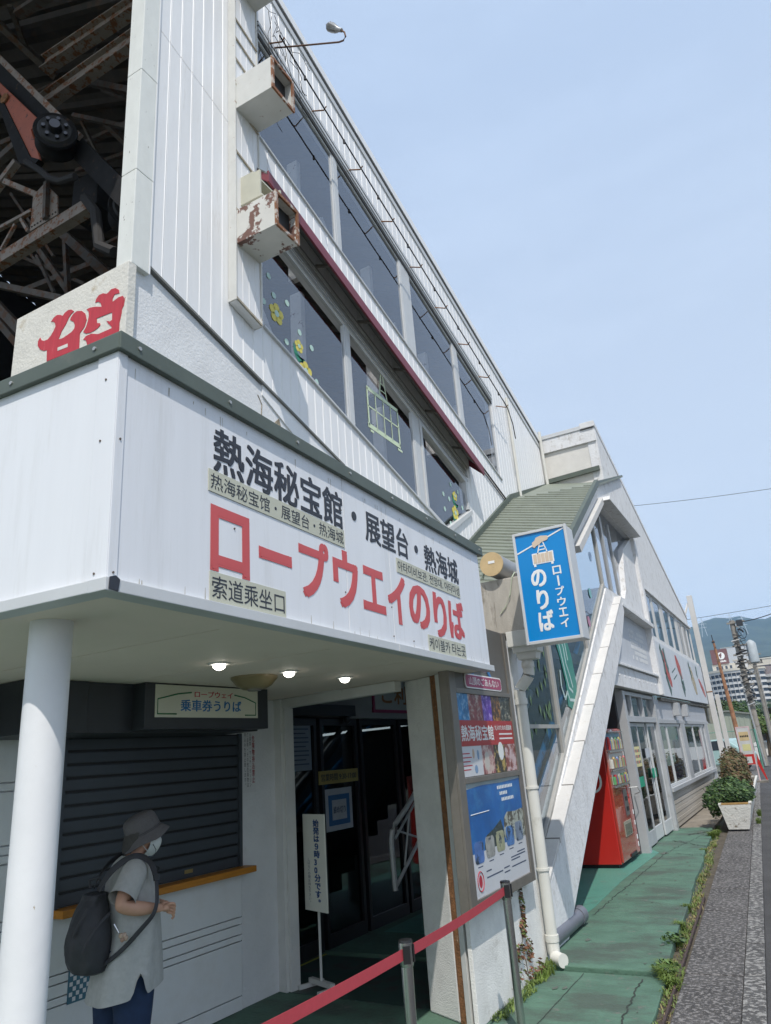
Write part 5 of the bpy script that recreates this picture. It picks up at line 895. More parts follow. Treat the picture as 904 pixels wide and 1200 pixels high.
b = MB(); b.beam((-3.72, 14.62, 7.12), (-2.54, 14.62, 7.16), .05, .10); b.build('roof_edge_trim', green_trim, bay)

# ================================================================== SHOP WING (wall plane x = -2.5)
XS = -2.50
shop = thing('shop_wing', 'white shop wing', 'shop building', (-2.6, 19, 0)); shop['label'] = 'low white shop wing with strip windows and flower mural beyond the vending machine'
def PS(prof, w0, w1, name, m, par=shop, bevel=.0): return PB(prof, w0, w1, name, m, par, bevel)
rl_ = lambda y: 8.10 - .28 * (y - 14.7)
PS([(16.1, 4.93), (24.9, 4.93), (24.9, rl_(24.9)), (14.665, rl_(14.665)), (14.665, 6.9), (16.1, 7.3)], XS - .2, XS, 'gable_wall', ww)
PS([(14.6, rl_(14.6)), (24.95, rl_(24.95)), (24.95, rl_(24.95) + .13), (14.6, rl_(14.6) + .13)], XS - .3, XS + .012, 'roof_edge', ww, bevel=.006)
PS([(14.6, rl_(14.6) - .02), (24.95, rl_(24.95) - .02), (24.95, rl_(24.95) - .003), (14.6, rl_(14.6) - .003)], XS - .3, XS - .02, 'roof_edge_shadow_gap', MATS['gap_dark'])
FB_ = Fr(0, 14.68, 90)
for q, w, nm, m in (((-3.76, -2.512, 7.80, 8.12), .05, 'parapet_band', ww), ((-3.76, -2.508, 8.122, 8.21), .07, 'parapet_cap', alu_white), ((-3.76, -2.515, 6.7, 7.798), 0, 'end_wall', mat('end_wall_white', (.62, .60, .56), .85, var=.06, bump=.2, dirt=(.42, .38, .32), dlo=.6, dhi=.75))):
    b = MB(FB_); b.box(q[0], q[1], -.3, w, q[2], q[3]); b.build(nm, m, shop, bevel=.004)
b = MB(); b.add([(-3.7, 14.75, 8.2), (-2.5, 14.75, 8.2), (-2.5, 24.9, 5.3), (-3.7, 24.9, 5.3), (-3.7, 14.75, 8.1), (-2.5, 14.75, 8.1), (-2.5, 24.9, 5.2), (-3.7, 24.9, 5.2)], [(0, 1, 2, 3), (7, 6, 5, 4), (0, 4, 5, 1), (1, 5, 6, 2), (2, 6, 7, 3), (3, 7, 4, 0)]); b.build('roof_slab', ww, shop)
PS([(16.12, 3.70), (25.4, 3.70), (25.4, 3.80), (16.12, 3.80)], XS - .1, XS + .06, 'sill_band', ww, bevel=.004)
for i, (a, c) in enumerate(((16.7, 17.9), (18.0, 19.1), (19.5, 20.6), (20.7, 21.7), (22.1, 23.0), (23.1, 24.0), (24.1, 24.85))):
    f = MB(); 
    for q in ((a, a + .1, 3.82, 4.9), (c - .1, c, 3.82, 4.9), (a + .1, c - .1, 3.82, 3.88), (a + .1, c - .1, 4.84, 4.9)): f.box(q[0], q[1], XS - .03, XS + .0, q[2], q[3])
    f = f.build('upper_window', alu_white, shop, bevel=.004); pane([(a + .1, 3.88), (c - .1, 3.88), (c - .1, 4.84), (a + .1, 4.84)], XS - .012, glass_shop, f)
for a, c in ((16.12, 16.7), (17.9, 18.0), (19.1, 19.5), (20.6, 20.7), (21.7, 22.1), (23.0, 23.1), (24.0, 24.1), (24.85, 24.95)):
    PS([(a + .001, 3.80), (c - .001, 3.80), (c - .001, 4.93), (a + .001, 4.93)], XS - .1, XS + .008, 'window_post', cop, bevel=.004)
PS([(16.12, 4.90), (24.95, 4.90), (24.95, 4.96), (16.12, 4.96)], XS - .1, XS + .06, 'window_head', ww, bevel=.004)
b = MB(); b.box(16.1, 24.9, -4.3, -4.2, 2.6, 5.2); b.build('upper_inner_wall', mat('pale_inner', (.35, .36, .36), .9), shop)
# mural board with painted flowers
mb_ = thing('flower_mural_board', 'long pale board with faded red and orange flowers above the shop windows', 'mural board', (XS, 20, 2.5))
PB([(16.15, 2.50), (25.6, 2.56), (25.6, 3.69), (16.15, 3.69)], XS - .02, XS + .10, 'board', mat('mural_white', (.54, .57, .60), .7, var=.06, scale=2, dirt=(.42, .42, .40), dlo=.6, dhi=.7, dscale=8), mb_, bevel=.005)
PB([(16.2, 2.40), (25.5, 2.46), (25.5, 2.50), (16.2, 2.47)], XS - .02, XS + .06, 'crumbling_edge', concrete_dark, mb_)
fr1 = mat('mural_red', (.42, .09, .08), .7, var=.3, scale=9, dirt=(.5, .35, .33), dlo=.55, dhi=.65, dscale=9); fr2 = mat('mural_tan', (.38, .30, .18), .7, var=.3, scale=9, dirt=(.5, .5, .45), dlo=.5, dhi=.6, dscale=9); fr3 = mat('mural_green', (.08, .14, .13), .7, var=.3, scale=9)
r_ = random.Random(8)
for (y0, z0, y1, z1, m, wd) in ((17.15, 3.55, 17.75, 2.75, fr1, .55), (19.35, 3.6, 19.75, 3.05, fr1, .6), (21.9, 3.5, 22.3, 2.75, fr2, .75), (23.6, 3.25, 24.5, 2.75, fr1, .6)):
    t = 7; top = [(y0 + (y1 - y0) * i / t + wd * (.35 + .3 * sin(pi * i / t)) + r_.uniform(-.03, .05), z0 + (z1 - z0) * i / t) for i in range(t + 1)]; bt = [(y0 + (y1 - y0) * i / t - wd * (.3 * sin(pi * i / t)) + r_.uniform(-.05, .03), z0 + (z1 - z0) * i / t) for i in range(t, -1, -1)]
    PB(top + bt, XS + .1005, XS + .104, 'painted_flower', m, mb_)
for P_ in ([(17.1, 3.62), (17.3, 3.3), (17.25, 3.0), (17.5, 2.7), (17.6, 2.6)], [(17.55, 3.6), (17.62, 3.3), (17.8, 3.1)], [(19.8, 3.15), (19.7, 2.9), (19.9, 2.65)], [(19.95, 3.0), (20.0, 2.75)], [(21.8, 3.6), (22.0, 3.2)], [(23.4, 3.3), (23.5, 3.6)]): ribbon(MAIN, P_, .2, XS + .1045, fr3, mb_, 'painted_stem', t=.002)
ribbon(MAIN, [(18.3, 3.1), (19.0, 3.25)], .03, XS + .101, fr3, mb_, 'painted_line'); ribbon(MAIN, [(18.4, 2.95), (19.1, 3.1)], .03, XS + .101, fr3, mb_, 'painted_line')
# lower shop front
gy_ = mat('shop_frame_gray', (.40, .41, .42), .5, metal=.1, var=.07, dirt=(.28, .27, .25), dlo=.6, dhi=.75)
PS([(15.62, 2.03), (24.5, 2.03), (24.5, 2.42), (15.62, 2.42)], XS - .12, XS, 'fascia_band', mat('fascia_gray', (.42, .43, .45), .6, var=.06), bevel=.004)
PS([(15.62, 1.95), (24.5, 1.95), (24.5, 2.028), (15.62, 2.028)], XS - .1, XS + .03, 'window_head', gy_, bevel=.004)
for y in (17.9, 19.3):
    b = MB(); b.box(y, y + .32, XS, XS + .14, 2.12, 2.40); o = b.build('wall_light_box', gy_, bevel=.008); tag(o, 'small grey box light on the band above the shop windows, ' + ('nearer' if y < 18 else 'farther') + ' one', 'wall light')
PS([(15.62, .66), (24.0, .66), (24.0, .735), (15.62, .735)], XS - .1, XS + .06, 'sill', gy_, bevel=.004)
for i in range(8): PS([(15.65, .02 + i * .08), (24.0, .02 + i * .08), (24.0, .095 + i * .08), (15.65, .095 + i * .08)], XS - .06, XS - .008 + .006 * (i % 2), 'lap_board', mat('lap_tan', (.42, .39, .34), .7, var=.06, dirt=(.25, .22, .18), dlo=.62, dhi=.8), bevel=.004)
for a, c in ((15.66, 16.6), (16.64, 18.55), (19.2, 20.85), (20.9, 22.6), (22.65, 23.4)):
    f = MB()
    for q in ((a, a + .06, .74, 1.945), (c - .06, c, .74, 1.945), (a + .06, c - .06, .74, .79), (a + .06, c - .06, 1.89, 1.945)): f.box(q[0], q[1], XS - .035, XS - .005, q[2], q[3])
    f = f.build('shop_window', alu_white, shop, bevel=.003); pane([(a + .06, .79), (c - .06, .79), (c - .06, 1.89), (a + .06, 1.89)], XS - .02, glass_shop, f)
PS([(18.56, .736), (19.19, .736), (19.19, 1.948), (18.56, 1.948)], XS - .1, XS + .03, 'window_post', gy_, bevel=.004); PS([(23.41, .0), (24.0, .0), (24.0, 1.948), (23.41, 1.948)], XS - .1, XS + .03, 'window_post', gy_, bevel=.004)
b = MB(); b.box(24.0, 24.9, XS - .3, XS - .05, 0, 3.7); b.build('brick_return', mat('return_white', (.55, .55, .53), .8, var=.12, dirt=(.3, .15, .1), dlo=.66, dhi=.7, dscale=5), shop)
b = MB(); b.box(15.6, 24, -4.2, -4.1, 0, 2.5); b.build('inner_back_wall', mat('inner_mid', (.22, .23, .22), .9, var=.3, scale=2), shop)
for a, c, m in ((16.7, 17.25, red_paint), (17.5, 18.4, mat('navy_cloth', (.015, .025, .12), .7))):
    b = MB(); b.box(a, c, XS - .14, XS - .1, .80, 1.10); o = b.build('window_display', m); tag(o, ('red' if m is red_paint else 'dark blue') + ' cloth display standing inside the shop window sill', 'display')
b = MB(); b.box(21.0, 23.3, XS - .2, XS - .17, .8, 1.88); tag(b.build('white_blind', mat('blind_white', (.55, .57, .57), .8)), 'white blind drawn behind the far shop windows', 'blind')
b = MB(); b.box(19.4, 20.7, XS - .35, XS - .3, .8, 1.6); tag(b.build('grey_screen', mat('screen_gray', (.3, .33, .35), .6)), 'grey screen standing behind the third shop window', 'screen')
# shop entrance door
dr = thing('shop_entrance', 'grey framed glass shop entrance with transom windows beside the vending machine', 'shop door', (XS, 14, 0))
def PD(a, c, z0, z1, w0, w1, name, m, par=dr, bevel=.004): b = MB(); b.box(a, c, w0, w1, z0, z1); return b.build(name, m, par, bevel=bevel)
PD(12.52, 12.68, .0, 2.46, XS - .13, XS + .03, 'post', gy_); PD(15.42, 15.6, .0, 2.46, XS - .10, XS + .03, 'post', gy_)
PD(12.68, 15.42, 1.96, 2.06, XS - .10, XS + .01, 'transom_bar', gy_); PD(12.68, 15.42, 2.40, 2.46, XS - .10, XS + .01, 'head', gy_)
for a, c in ((12.69, 13.25), (13.33, 14.3), (14.38, 15.41)):
    pane([(a, 2.06), (c, 2.06), (c, 2.40), (a, 2.40)], XS - .05, glass_shop, dr); 
PD(13.25, 13.33, 2.061, 2.399, XS - .09, XS, 'transom_mullion', gy_); PD(14.30, 14.38, 2.061, 2.399, XS - .09, XS, 'transom_mullion', gy_)
for i, (a, c) in enumerate(((12.70, 13.62), (13.66, 14.52), (14.56, 15.40))):
    f = MB(); w = XS - .05 - .03 * (i % 2)
    for q in ((a, a + .055, .03, 1.95), (c - .055, c, .03, 1.95), (a + .055, c - .055, .03, .24), (a + .055, c - .055, 1.89, 1.95)): f.box(q[0], q[1], w - .02, w + .012, q[2], q[3])
    f = f.build('door_leaf', alu_white if i else gy_, dr, bevel=.003); pane([(a + .055, .24), (c - .055, .24), (c - .055, 1.89), (a + .055, 1.89)], w, glass_shop, f)
t = thing('yellow_door_notice', 'yellow handwritten notice taped inside the shop door glass', 'notice', (XS, 13, 1.3))
b = MB(); b.box(12.95, 13.5, XS - .044, XS - .042, 1.24, 1.56); b.build('sheet', mat('notice_yellow', (.60, .55, .28), .6), t)
for z in (1.47, 1.38, 1.29):
    for k in range(4): b = MB(); b.box(13.0 + k * .12, 13.08 + k * .12, XS - .0415, XS - .041, z, z + .045); b.build('print_glyph', MATS['ink'] if k % 2 else MATS['sign_red'], t)
for a, z, lab in ((13.0, .92, 'green square sticker low on the first door leaf'), (14.3, 1.0, 'green square sticker on the second door leaf'), (14.0, 1.35, 'pale sheet taped on the second door leaf')):
    b = MB(); b.box(a, a + .45, XS - .046, XS - .045, z, z + .16); tag(b.build('door_sticker', mat('door_green', (.01, .28, .16), .5) if 'green' in lab else MATS['paper_white']), lab, 'sticker')
b = MB(); b.box(12.8, 12.9, -3.9, -2.7, 0, 2.45); b.build('side_wall', MATS['inner_mid'], shop); b = MB(); b.box(12.9, 15.5, -3.9, -3.8, 0, 2.45); b.build('green_curtain', mat('curtain_green', (.03, .12, .08), .9, var=.4, scale=3), shop)
# ================================================================== VENDING MACHINE
vm = thing('vending_machine', 'red drinks vending machine with lit product rows standing under the white leaning leg', 'vending machine', (-2.95, 11.7, 0)); vm['label'] = 'red drinks vending machine with three product rows beside the shop door'
yv0, yv1, xv = 11.09, 12.30, -2.60
b = MB(); b.box(yv0, yv1, -3.30, xv, .05, 1.86); b.build('body', red_paint, vm, bevel=.012)
b = MB(); b.box(yv0 + .03, yv1 - .03, -3.26, xv - .05, .0, .05); b.build('plinth', black, vm)
def VB(a, c, z0, z1, w0, w1, name, m, bevel=.004, par=vm): b = MB(); b.box(a, c, w0, w1, z0, z1); return b.build(name, m, par, bevel=bevel)
fr_ = mat('red_front', (.36, .045, .03), .18, var=.04, coat=.6)
VB(yv0 + .01, yv1 - .01, .07, 1.85, xv, xv + .035, 'front_door', fr_, .012)
inner = mat('display_back', (.50, .50, .48), .6); chrome = mat('chrome_rail', (.6, .6, .6), .25, metal=.9)
rows = ((1.56, 1.79), (1.30, 1.50), (1.08, 1.25))
canc = [mat(f'can_{i}', c, .35, var=.1) for i, c in enumerate(((.5, .03, .03), (.5, .3, .05), (.55, .55, .5), (.05, .15, .4), (.1, .3, .12), (.25, .12, .05), (.6, .5, .1)))]
for r, (z0, z1) in enumerate(rows):
    VB(yv0 + .12, yv1 - .16, z0, z1, xv + .036, xv + .038, 'display_back', inner if r else mat('display_top', (.12, .25, .38), .5, var=.5, scale=12), 0)
    VB(yv0 + .1, yv1 - .14, z0 - .045, z0 - .015, xv + .036, xv + .075, 'shelf_rail', chrome)
    N = 12
    for i in range(N):
        y = yv0 + .16 + i * (yv1 - yv0 - .36) / (N - 1); h = (z1 - z0) * (.62 if (i * 7 + r) % 3 else .78)
        b = MB(); b.tube([(xv + .055, y, z0), (xv + .055, y, z0 + h * .82), (xv + .055, y, z0 + h)], [.028, .028, .014 if h > .14 else .024], 10); b.build('drink_sample', canc[(i * 3 + r * 2) % 7], vm)
    pane([(yv0 + .12, z0 - .01), (yv1 - .16, z0 - .01), (yv1 - .16, z1), (yv0 + .12, z1)], xv + .09, glass('glass_vend', (.95, .96, .96), .03), vm)
VB(yv0 + .1, yv1 - .14, 1.80, 1.815, xv + .036, xv + .09, 'window_trim', chrome)
VB(11.72, 11.95, .62, .98, xv + .036, xv + .05, 'coin_panel', mat('panel_steel', (.25, .25, .26), .3, metal=.8)); VB(11.77, 11.9, .82, .88, xv + .0505, xv + .055, 'coin_slot', black); VB(11.78, 11.89, .68, .74, xv + .0505, xv + .06, 'change_cup', black)
VB(11.45, 11.95, .36, .56, xv + .036, xv + .045, 'pickup_frame', mat('pickup_tan', (.28, .26, .2), .4)); VB(11.5, 11.9, .38, .52, xv + .0455, xv + .05, 'pickup_flap', mat('flap', (.12, .13, .1), .2)); VB(11.6, 12.0, .075, .12, xv + .036, xv + .05, 'vent_grille', black)
ribbon(Fr(0, 0, 0), [(11.98, 1.05), (12.08, .98), (12.02, .9), (12.12, .85), (12.06, .76)], .05, xv + .036, canc[0], vm, 'red_lock')
for z in (1.6, 1.45, 1.3, .6, .45, .25, .15): VB(12.2, 12.26, z, z + .06, xv + .036, xv + .039, 'side_sticker', letter_white, 0)
ribbon(MAIN, [(11.55, 1.83), (11.60, 1.825), (11.62, 1.84), (11.68, 1.828)], .012, xv + .036, letter_white, vm, 'white_script')
FV = Fr(0, yv0, 90)
pts = [(-2.83 + .125 * cos(a) * (1 - .1 * sin(a)), 1.17 + .17 * sin(a)) for a in [radians(d) for d in range(-200, 75, 18)]]
ribbon(FV, pts, .03, .0005, letter_white, vm, 'white_script_curl'); ribbon(FV, [(-2.92, 1.28), (-2.88, 1.42), (-2.80, 1.36)], .02, .0005, letter_white, vm, 'white_script_curl'); ribbon(FV, [(-2.98, 1.12), (-2.90, 1.20), (-2.84, 1.10), (-2.79, 1.16)], .02, .0005, letter_white, vm, 'white_script_curl')
b = MB(); b.tube([(xv + .03, 12.18, .98), (xv + .16, 12.25, .98), (xv + .17, 12.35, .9), (xv + .05, 12.5, .86)], .006, 6); tag(b.build('door_chain', alu), 'thin cable hanging between the vending machine and the door post', 'cable')

# ================================================================== PERSON at the ticket counter
PX, PY, PA = -3.55, 3.3, radians(30)
def pp(s_, t_, z_): return Vector((PX + s_ * sin(PA) + t_ * cos(PA), PY + s_ * cos(PA) - t_ * sin(PA), z_ - .0))
person = thing('person', 'person in grey bucket hat, white face mask, grey shirt and navy trousers leaning at the orange counter', 'person', (PX, PY, -.03))
person['label'] = 'person in grey bucket hat, white mask, grey tunic and navy trousers at the ticket counter'
def skinned(chains, name, m, parent, sub=2):
    vs, es, rs = [], [], []
    idx = {}
    for ch in chains:
        prev = None
        for p, r in ch:
            k = tuple(round(c, 4) for c in p)
            if k not in idx: idx[k] = len(vs); vs.append(p); rs.append(r)
            i = idx[k]
            if prev is not None and prev != i: es.append((prev, i))
            prev = i
    me = bpy.data.meshes.new(name); me.from_pydata([tuple(v) for v in vs], es, []); o = bpy.data.objects.new(name, me); COL.objects.link(o)
    md = o.modifiers.new('s', 'SKIN'); md.use_smooth_shade = True; md.branch_smoothing = .5
    for i, v in enumerate(me.skin_vertices[0].data):
        r = rs[i]; v.radius = r if isinstance(r, tuple) else (r, r); v.use_root = (i == 0)
    sd = o.modifiers.new('d', 'SUBSURF'); sd.levels = sub; sd.render_levels = sub
    dg = bpy.context.evaluated_depsgraph_get(); nm = bpy.data.meshes.new_from_object(o.evaluated_get(dg)); o.modifiers.clear(); o.data = nm; bpy.data.meshes.remove(me)
    nm.polygons.foreach_set('use_smooth', [True] * len(nm.polygons)); nm.materials.clear(); nm.materials.append(m); o.name = name; adopt(o, parent); return o
skin = mat('skin', (.52, .29, .20), .55, var=.08, scale=12)
E_ = (-.15, .255, 1.025); Wr = (.055, .225, .985)
chains = [[(pp(-.05, 0, .80), .11), (pp(-.05, 0, .95), .11), (pp(-.06, 0, 1.12), .12), (pp(-.045, 0, 1.20), .06), (pp(-.02, 0, 1.26), .048), (pp(.015, 0, 1.30), (.075, .085)), (pp(.02, 0, 1.37), .085), (pp(.01, 0, 1.43), .07)],
          [(pp(-.06, 0, 1.12), .12), (pp(-.055, .15, 1.17), .055), (pp(-.10, .20, 1.10), .048), (pp(*E_), .042), (pp(-.05, .245, 1.0), .042), (pp(*Wr), .027), (pp(.10, .215, .975), (.030, .02))],
          [(pp(-.06, 0, 1.12), .12), (pp(-.055, -.15, 1.17), .055), (pp(-.02, -.23, 1.0), .044), (pp(.09, -.14, .97), .032), (pp(.14, -.10, .965), (.03, .02))],
          [(pp(-.05, 0, .80), .11), (pp(-.04, .09, .68), .09), (pp(-.02, .09, .40), .058), (pp(-.04, .09, .06), .04), (pp(.05, .09, .0), .035)],
          [(pp(-.05, 0, .80), .11), (pp(-.10, -.09, .68), .09), (pp(-.12, -.09, .40), .058), (pp(-.15, -.09, .06), .04), (pp(-.06, -.09, .0), .035)]]
for k in range(4):   # right hand fingers, curled
    o_ = (k - 1.5) * .017; r = .0085 - .0008 * (k == 3)
    chains.append([(pp(.10, .215, .975), (.030, .02)), (pp(.125, .215 + o_ * .5, .975 + o_ * .9), r + .001), (pp(.150, .213 + o_ * .5, .968 + o_), r), (pp(.158, .205 + o_ * .4, .948 + o_), r * .9), (pp(.146, .198 + o_ * .4, .937 + o_), r * .8)])
chains.append([(pp(.075, .222, .982), .02), (pp(.095, .20, 1.0), .010), (pp(.12, .19, .998), .009), (pp(.135, .187, .99), .007)])
chains[1].insert(6, (pp(.075, .222, .982), (.026, .02)))
for k in range(4):
    o_ = (k - 1.5) * .016; chains.append([(pp(.14, -.10, .965), (.03, .02)), (pp(.17, -.09 + o_, .965), .009), (pp(.195, -.08 + o_, .958), .0085), (pp(.21, -.075 + o_, .95), .007)])
chains.append([(pp(.14, -.10, .965), (.03, .02)), (pp(.15, -.07, .975), .010), (pp(.17, -.055, .972), .008)])
chains.append([(pp(.02, 0, 1.37), .085), (pp(.105, 0, 1.345), .016), (pp(.122, 0, 1.325), .012)])   # nose
for s in (-1, 1): chains.append([(pp(.02, 0, 1.37), .085), (pp(.0, s * .082, 1.335), (.02, .010)), (pp(-.008, s * .088, 1.31), (.012, .008))])   # ears
skinned(chains, 'body', skin, person)
def loft(rings, name, m, parent, n=32, wob=None, cap=False, close_top=True):
    V = []; F = []
    for i, (c, a, b_) in enumerate(rings):
        for k in range(n):
            t = 2 * pi * k / n; f = 1 + (wob(i, t) if wob else 0)
            V.append(pp(c[0] + a * f * cos(t), c[1] + b_ * f * sin(t), c[2] + (c[3](t) if len(c) > 3 else 0)))
    for i in range(len(rings) - 1):
        for k in range(n): F.append((i * n + k, i * n + (k + 1) % n, (i + 1) * n + (k + 1) % n, (i + 1) * n + k))
    if cap: F.append(tuple(range(n))[::-1])
    if close_top: F.append(tuple((len(rings) - 1) * n + k for k in range(n)))
    b = MB(); b.v = [tuple(v) for v in V]; b.f = F; o = b.build(name, m, parent, smooth=True); 
    md = o.modifiers.new('s', 'SUBSURF'); md.levels = 1; md.render_levels = 1; return o
shirt = mat('shirt_grey', (.40, .40, .39), .85, var=.10, scale=30, bump=.25, bscale=10)
def hem(t):
    z = .028 * cos(t)                        # front a little shorter
    d = (t - 1.36) % (2 * pi); 
    if min(d, 2 * pi - d) < .10: z += .17     # side slit
    d = (t - 4.92) % (2 * pi)
    if min(d, 2 * pi - d) < .10: z += .17
    return z
fold = lambda i, t: .045 * sin(t * 6 + i * .35) * max(0, 1 - i / 6) + .02 * sin(t * 3 + i) + .022 * sin(t * 11 + i * .5) * (i < 8)
sh_ = loft([((-.055, 0, .572, hem), .195, .235), ((-.045, 0, .66), .185, .225), ((-.035, 0, .76), .170, .21), ((-.025, 0, .86), .158, .205), ((-.025, 0, .97), .152, .20), ((-.035, 0, 1.07), .142, .20), ((-.045, 0, 1.14), .128, .195), ((-.05, 0, 1.195), .105, .165), ((-.05, 0, 1.232), .078, .105), ((-.035, 0, 1.252), .060, .066)], 'shirt', shirt, person, n=40, wob=fold, close_top=False)
def tubeloft(pts, rs, name, m, parent, n=16, w=0):
    P_ = [pp(*p) for p in pts]; b = MB(); b.tube(P_, rs, n, cap=False); o = b.build(name, m, parent, smooth=True); md = o.modifiers.new('s', 'SUBSURF'); md.levels = 1; md.render_levels = 1; return o
tubeloft([(-.05, .12, 1.175), (-.06, .165, 1.165), (-.09, .20, 1.125), (-.125, .235, 1.075), (-.14, .25, 1.055)], [.075, .078, .072, .072, .078], 'sleeve', shirt, person)
tubeloft([(-.05, -.12, 1.175), (-.055, -.165, 1.165), (-.045, -.20, 1.10), (-.03, -.225, 1.03)], [.075, .078, .074, .078], 'sleeve', shirt, person)
navy = mat('navy_trousers', (.012, .028, .075), .85, var=.15, scale=25, bump=.2, bscale=14)
for s, o_ in ((1, 0.02), (-1, -.05)):
    loft([((-.07 + o_, s * .085, .80), .13, .10), ((-.055 + o_, s * .095, .68), .125, .105), ((-.04 + o_, s * .095, .50), .105, .095), ((-.05 + o_, s * .095, .30), .085, .085), ((-.06 + o_, s * .095, .08), .08, .08)], 'trouser_leg', navy, person, n=24, wob=lambda i, t: .03 * sin(t * 4 + i * 1.7), close_top=False)
    b = MB(); P_ = [pp(-.13 + o_, s * .095, .02), pp(-.05 + o_, s * .095, .03), pp(.05 + o_, s * .095, .015), pp(.11 + o_, s * .095, .0)]; b.tube(P_, [.035, .045, .042, .025], 14); b.build('shoe', mat('shoe', (.03, .03, .03), .6), person, smooth=True)
# bucket hat, tilted back
hatm = mat('hat_fabric', (.115, .108, .112), .85, var=.1, scale=20, bump=.3, bscale=120)
ta = radians(24); HC = (.028, 0, 1.345)
def hp(a, t, h): return (HC[0] + a * cos(ta) - h * sin(ta), t, HC[2] + a * sin(ta) + h * cos(ta))
V = []; F = []; n = 36
prof = [(.142, -.022), (.118, .004), (.103, .022), (.1015, .03), (.100, .06), (.095, .098), (.085, .118), (.05, .132), (.012, .135)]
prof = [(.105, .0)] and [(.139, -.028), (.141, -.024)] + prof[1:]
for i, (r, h) in enumerate(prof):
    for k in range(n):
        t = 2 * pi * k / n; w = 1 + (.02 * sin(3 * t + 1) + .012 * sin(7 * t)) * (1 if i < 3 else .8)
        V.append(tuple(pp(*hp(r * w * 1.02 * cos(t), r * w * .93 * sin(t), h + (.006 * sin(4 * t) if i < 3 else 0)))))
for i in range(len(prof) - 1):
    for k in range(n): F.append((i * n + k, i * n + (k + 1) % n, (i + 1) * n + (k + 1) % n, (i + 1) * n + k))
F.append(tuple((len(prof) - 1) * n + k for k in range(n)))
b = MB(); b.v = V; b.f = F; hat = b.build('bucket_hat', hatm, person, smooth=True); md = hat.modifiers.new('s', 'SUBSURF'); md.levels = 1; md.render_levels = 1; md = hat.modifiers.new('t', 'SOLIDIFY'); md.thickness = .003
for h in (.022, .03): 
    b = MB(); b.tube([pp(*hp(.107 * cos(2 * pi * k / 32), .098 * sin(2 * pi * k / 32), h)) for k in range(33)], .0012, 4, cap=False); b.build('hat_seam', mat('seam', (.05, .045, .05), .9), hat)
# hair under the hat
loft([((-.035, 0, 1.255), .040, .05), ((-.03, 0, 1.285), .066, .076), ((-.015, 0, 1.33), .084, .090), ((.0, 0, 1.38), .088, .092)], 'hair', mat('hair', (.05, .045, .042), .7, var=.3, scale=60, stretch=(1, 1, .1)), person, wob=lambda i, t: .02 * sin(9 * t), n=28) if 0 else None
b = MB(); V = []; n = 16
for i, (z, rr_, c) in enumerate(((1.262, .05, -.045), (1.29, .075, -.022), (1.33, .086, -.005), (1.37, .09, .005))):
    for k in range(n + 1): t = radians(108) + (2 * pi - 2 * radians(108)) * k / n; V.append(tuple(pp(c + rr_ * cos(t), (rr_ + .006) * sin(t), z + .004 * sin(k * 2.1))))
b.v = V; b.f = [(i * 17 + k, i * 17 + k + 1, (i + 1) * 17 + k + 1, (i + 1) * 17 + k) for i in range(3) for k in range(n)]; b.build('hair', mat('hair', (.05, .045, .042), .7, var=.3, scale=60), person, smooth=True)
# face mask, ear loop, glasses
b = MB(); V = []; n = 14
for i, (z, out, hw) in enumerate(((1.335, .118, .045), (1.318, .130, .062), (1.295, .128, .070), (1.270, .116, .068), (1.245, .098, .055), (1.232, .075, .035))):
    for k in range(n + 1):
        t = -1 + 2 * k / n; V.append(tuple(pp(out - .075 * abs(t) ** 1.9 * (1.1 if i else .9), hw * 1.12 * t, z + .004 * abs(t) - .0)))
b.v = V; b.f = [(i * 15 + k, i * 15 + k + 1, (i + 1) * 15 + k + 1, (i + 1) * 15 + k) for i in range(5) for k in range(n)]
mk = b.build('face_mask', mat('mask_white', (.62, .64, .62), .8, var=.03), person, smooth=True); md = mk.modifiers.new('s', 'SUBSURF'); md.levels = 1; md.render_levels = 1
for s in (1, -1):
    b = MB(); b.tube([pp(.055, s * .072, 1.315), pp(.02, s * .090, 1.335), pp(.0, s * .094, 1.33), pp(-.005, s * .093, 1.305), pp(.02, s * .086, 1.275), pp(.045, s * .07, 1.25)], .0018, 5); b.build('ear_loop', MATS['mask_white'], person)
b = MB(); b.tube([pp(.0, .093, 1.345), pp(.10, .07, 1.362), pp(.122, .06, 1.36)], .0022, 5); b.build('glasses_arm', black, person)
for s in (1, -1):
    b = MB(); b.tube([pp(.120 - .012 * abs(s * .035 + .022 * cos(a)) / .05, s * .035 + .024 * cos(a), 1.358 + .017 * sin(a)) for a in [i * pi / 6 for i in range(13)]], .0016, 5); b.build('glasses_rim', black, person)
b = MB(); b.tube([pp(.06, .075, 1.30), pp(.075, .085, 1.27), pp(.072, .07, 1.235), pp(.05, .03, 1.218), pp(.03, 0, 1.215)], .002, 5); b.build('hat_cord', black, person)
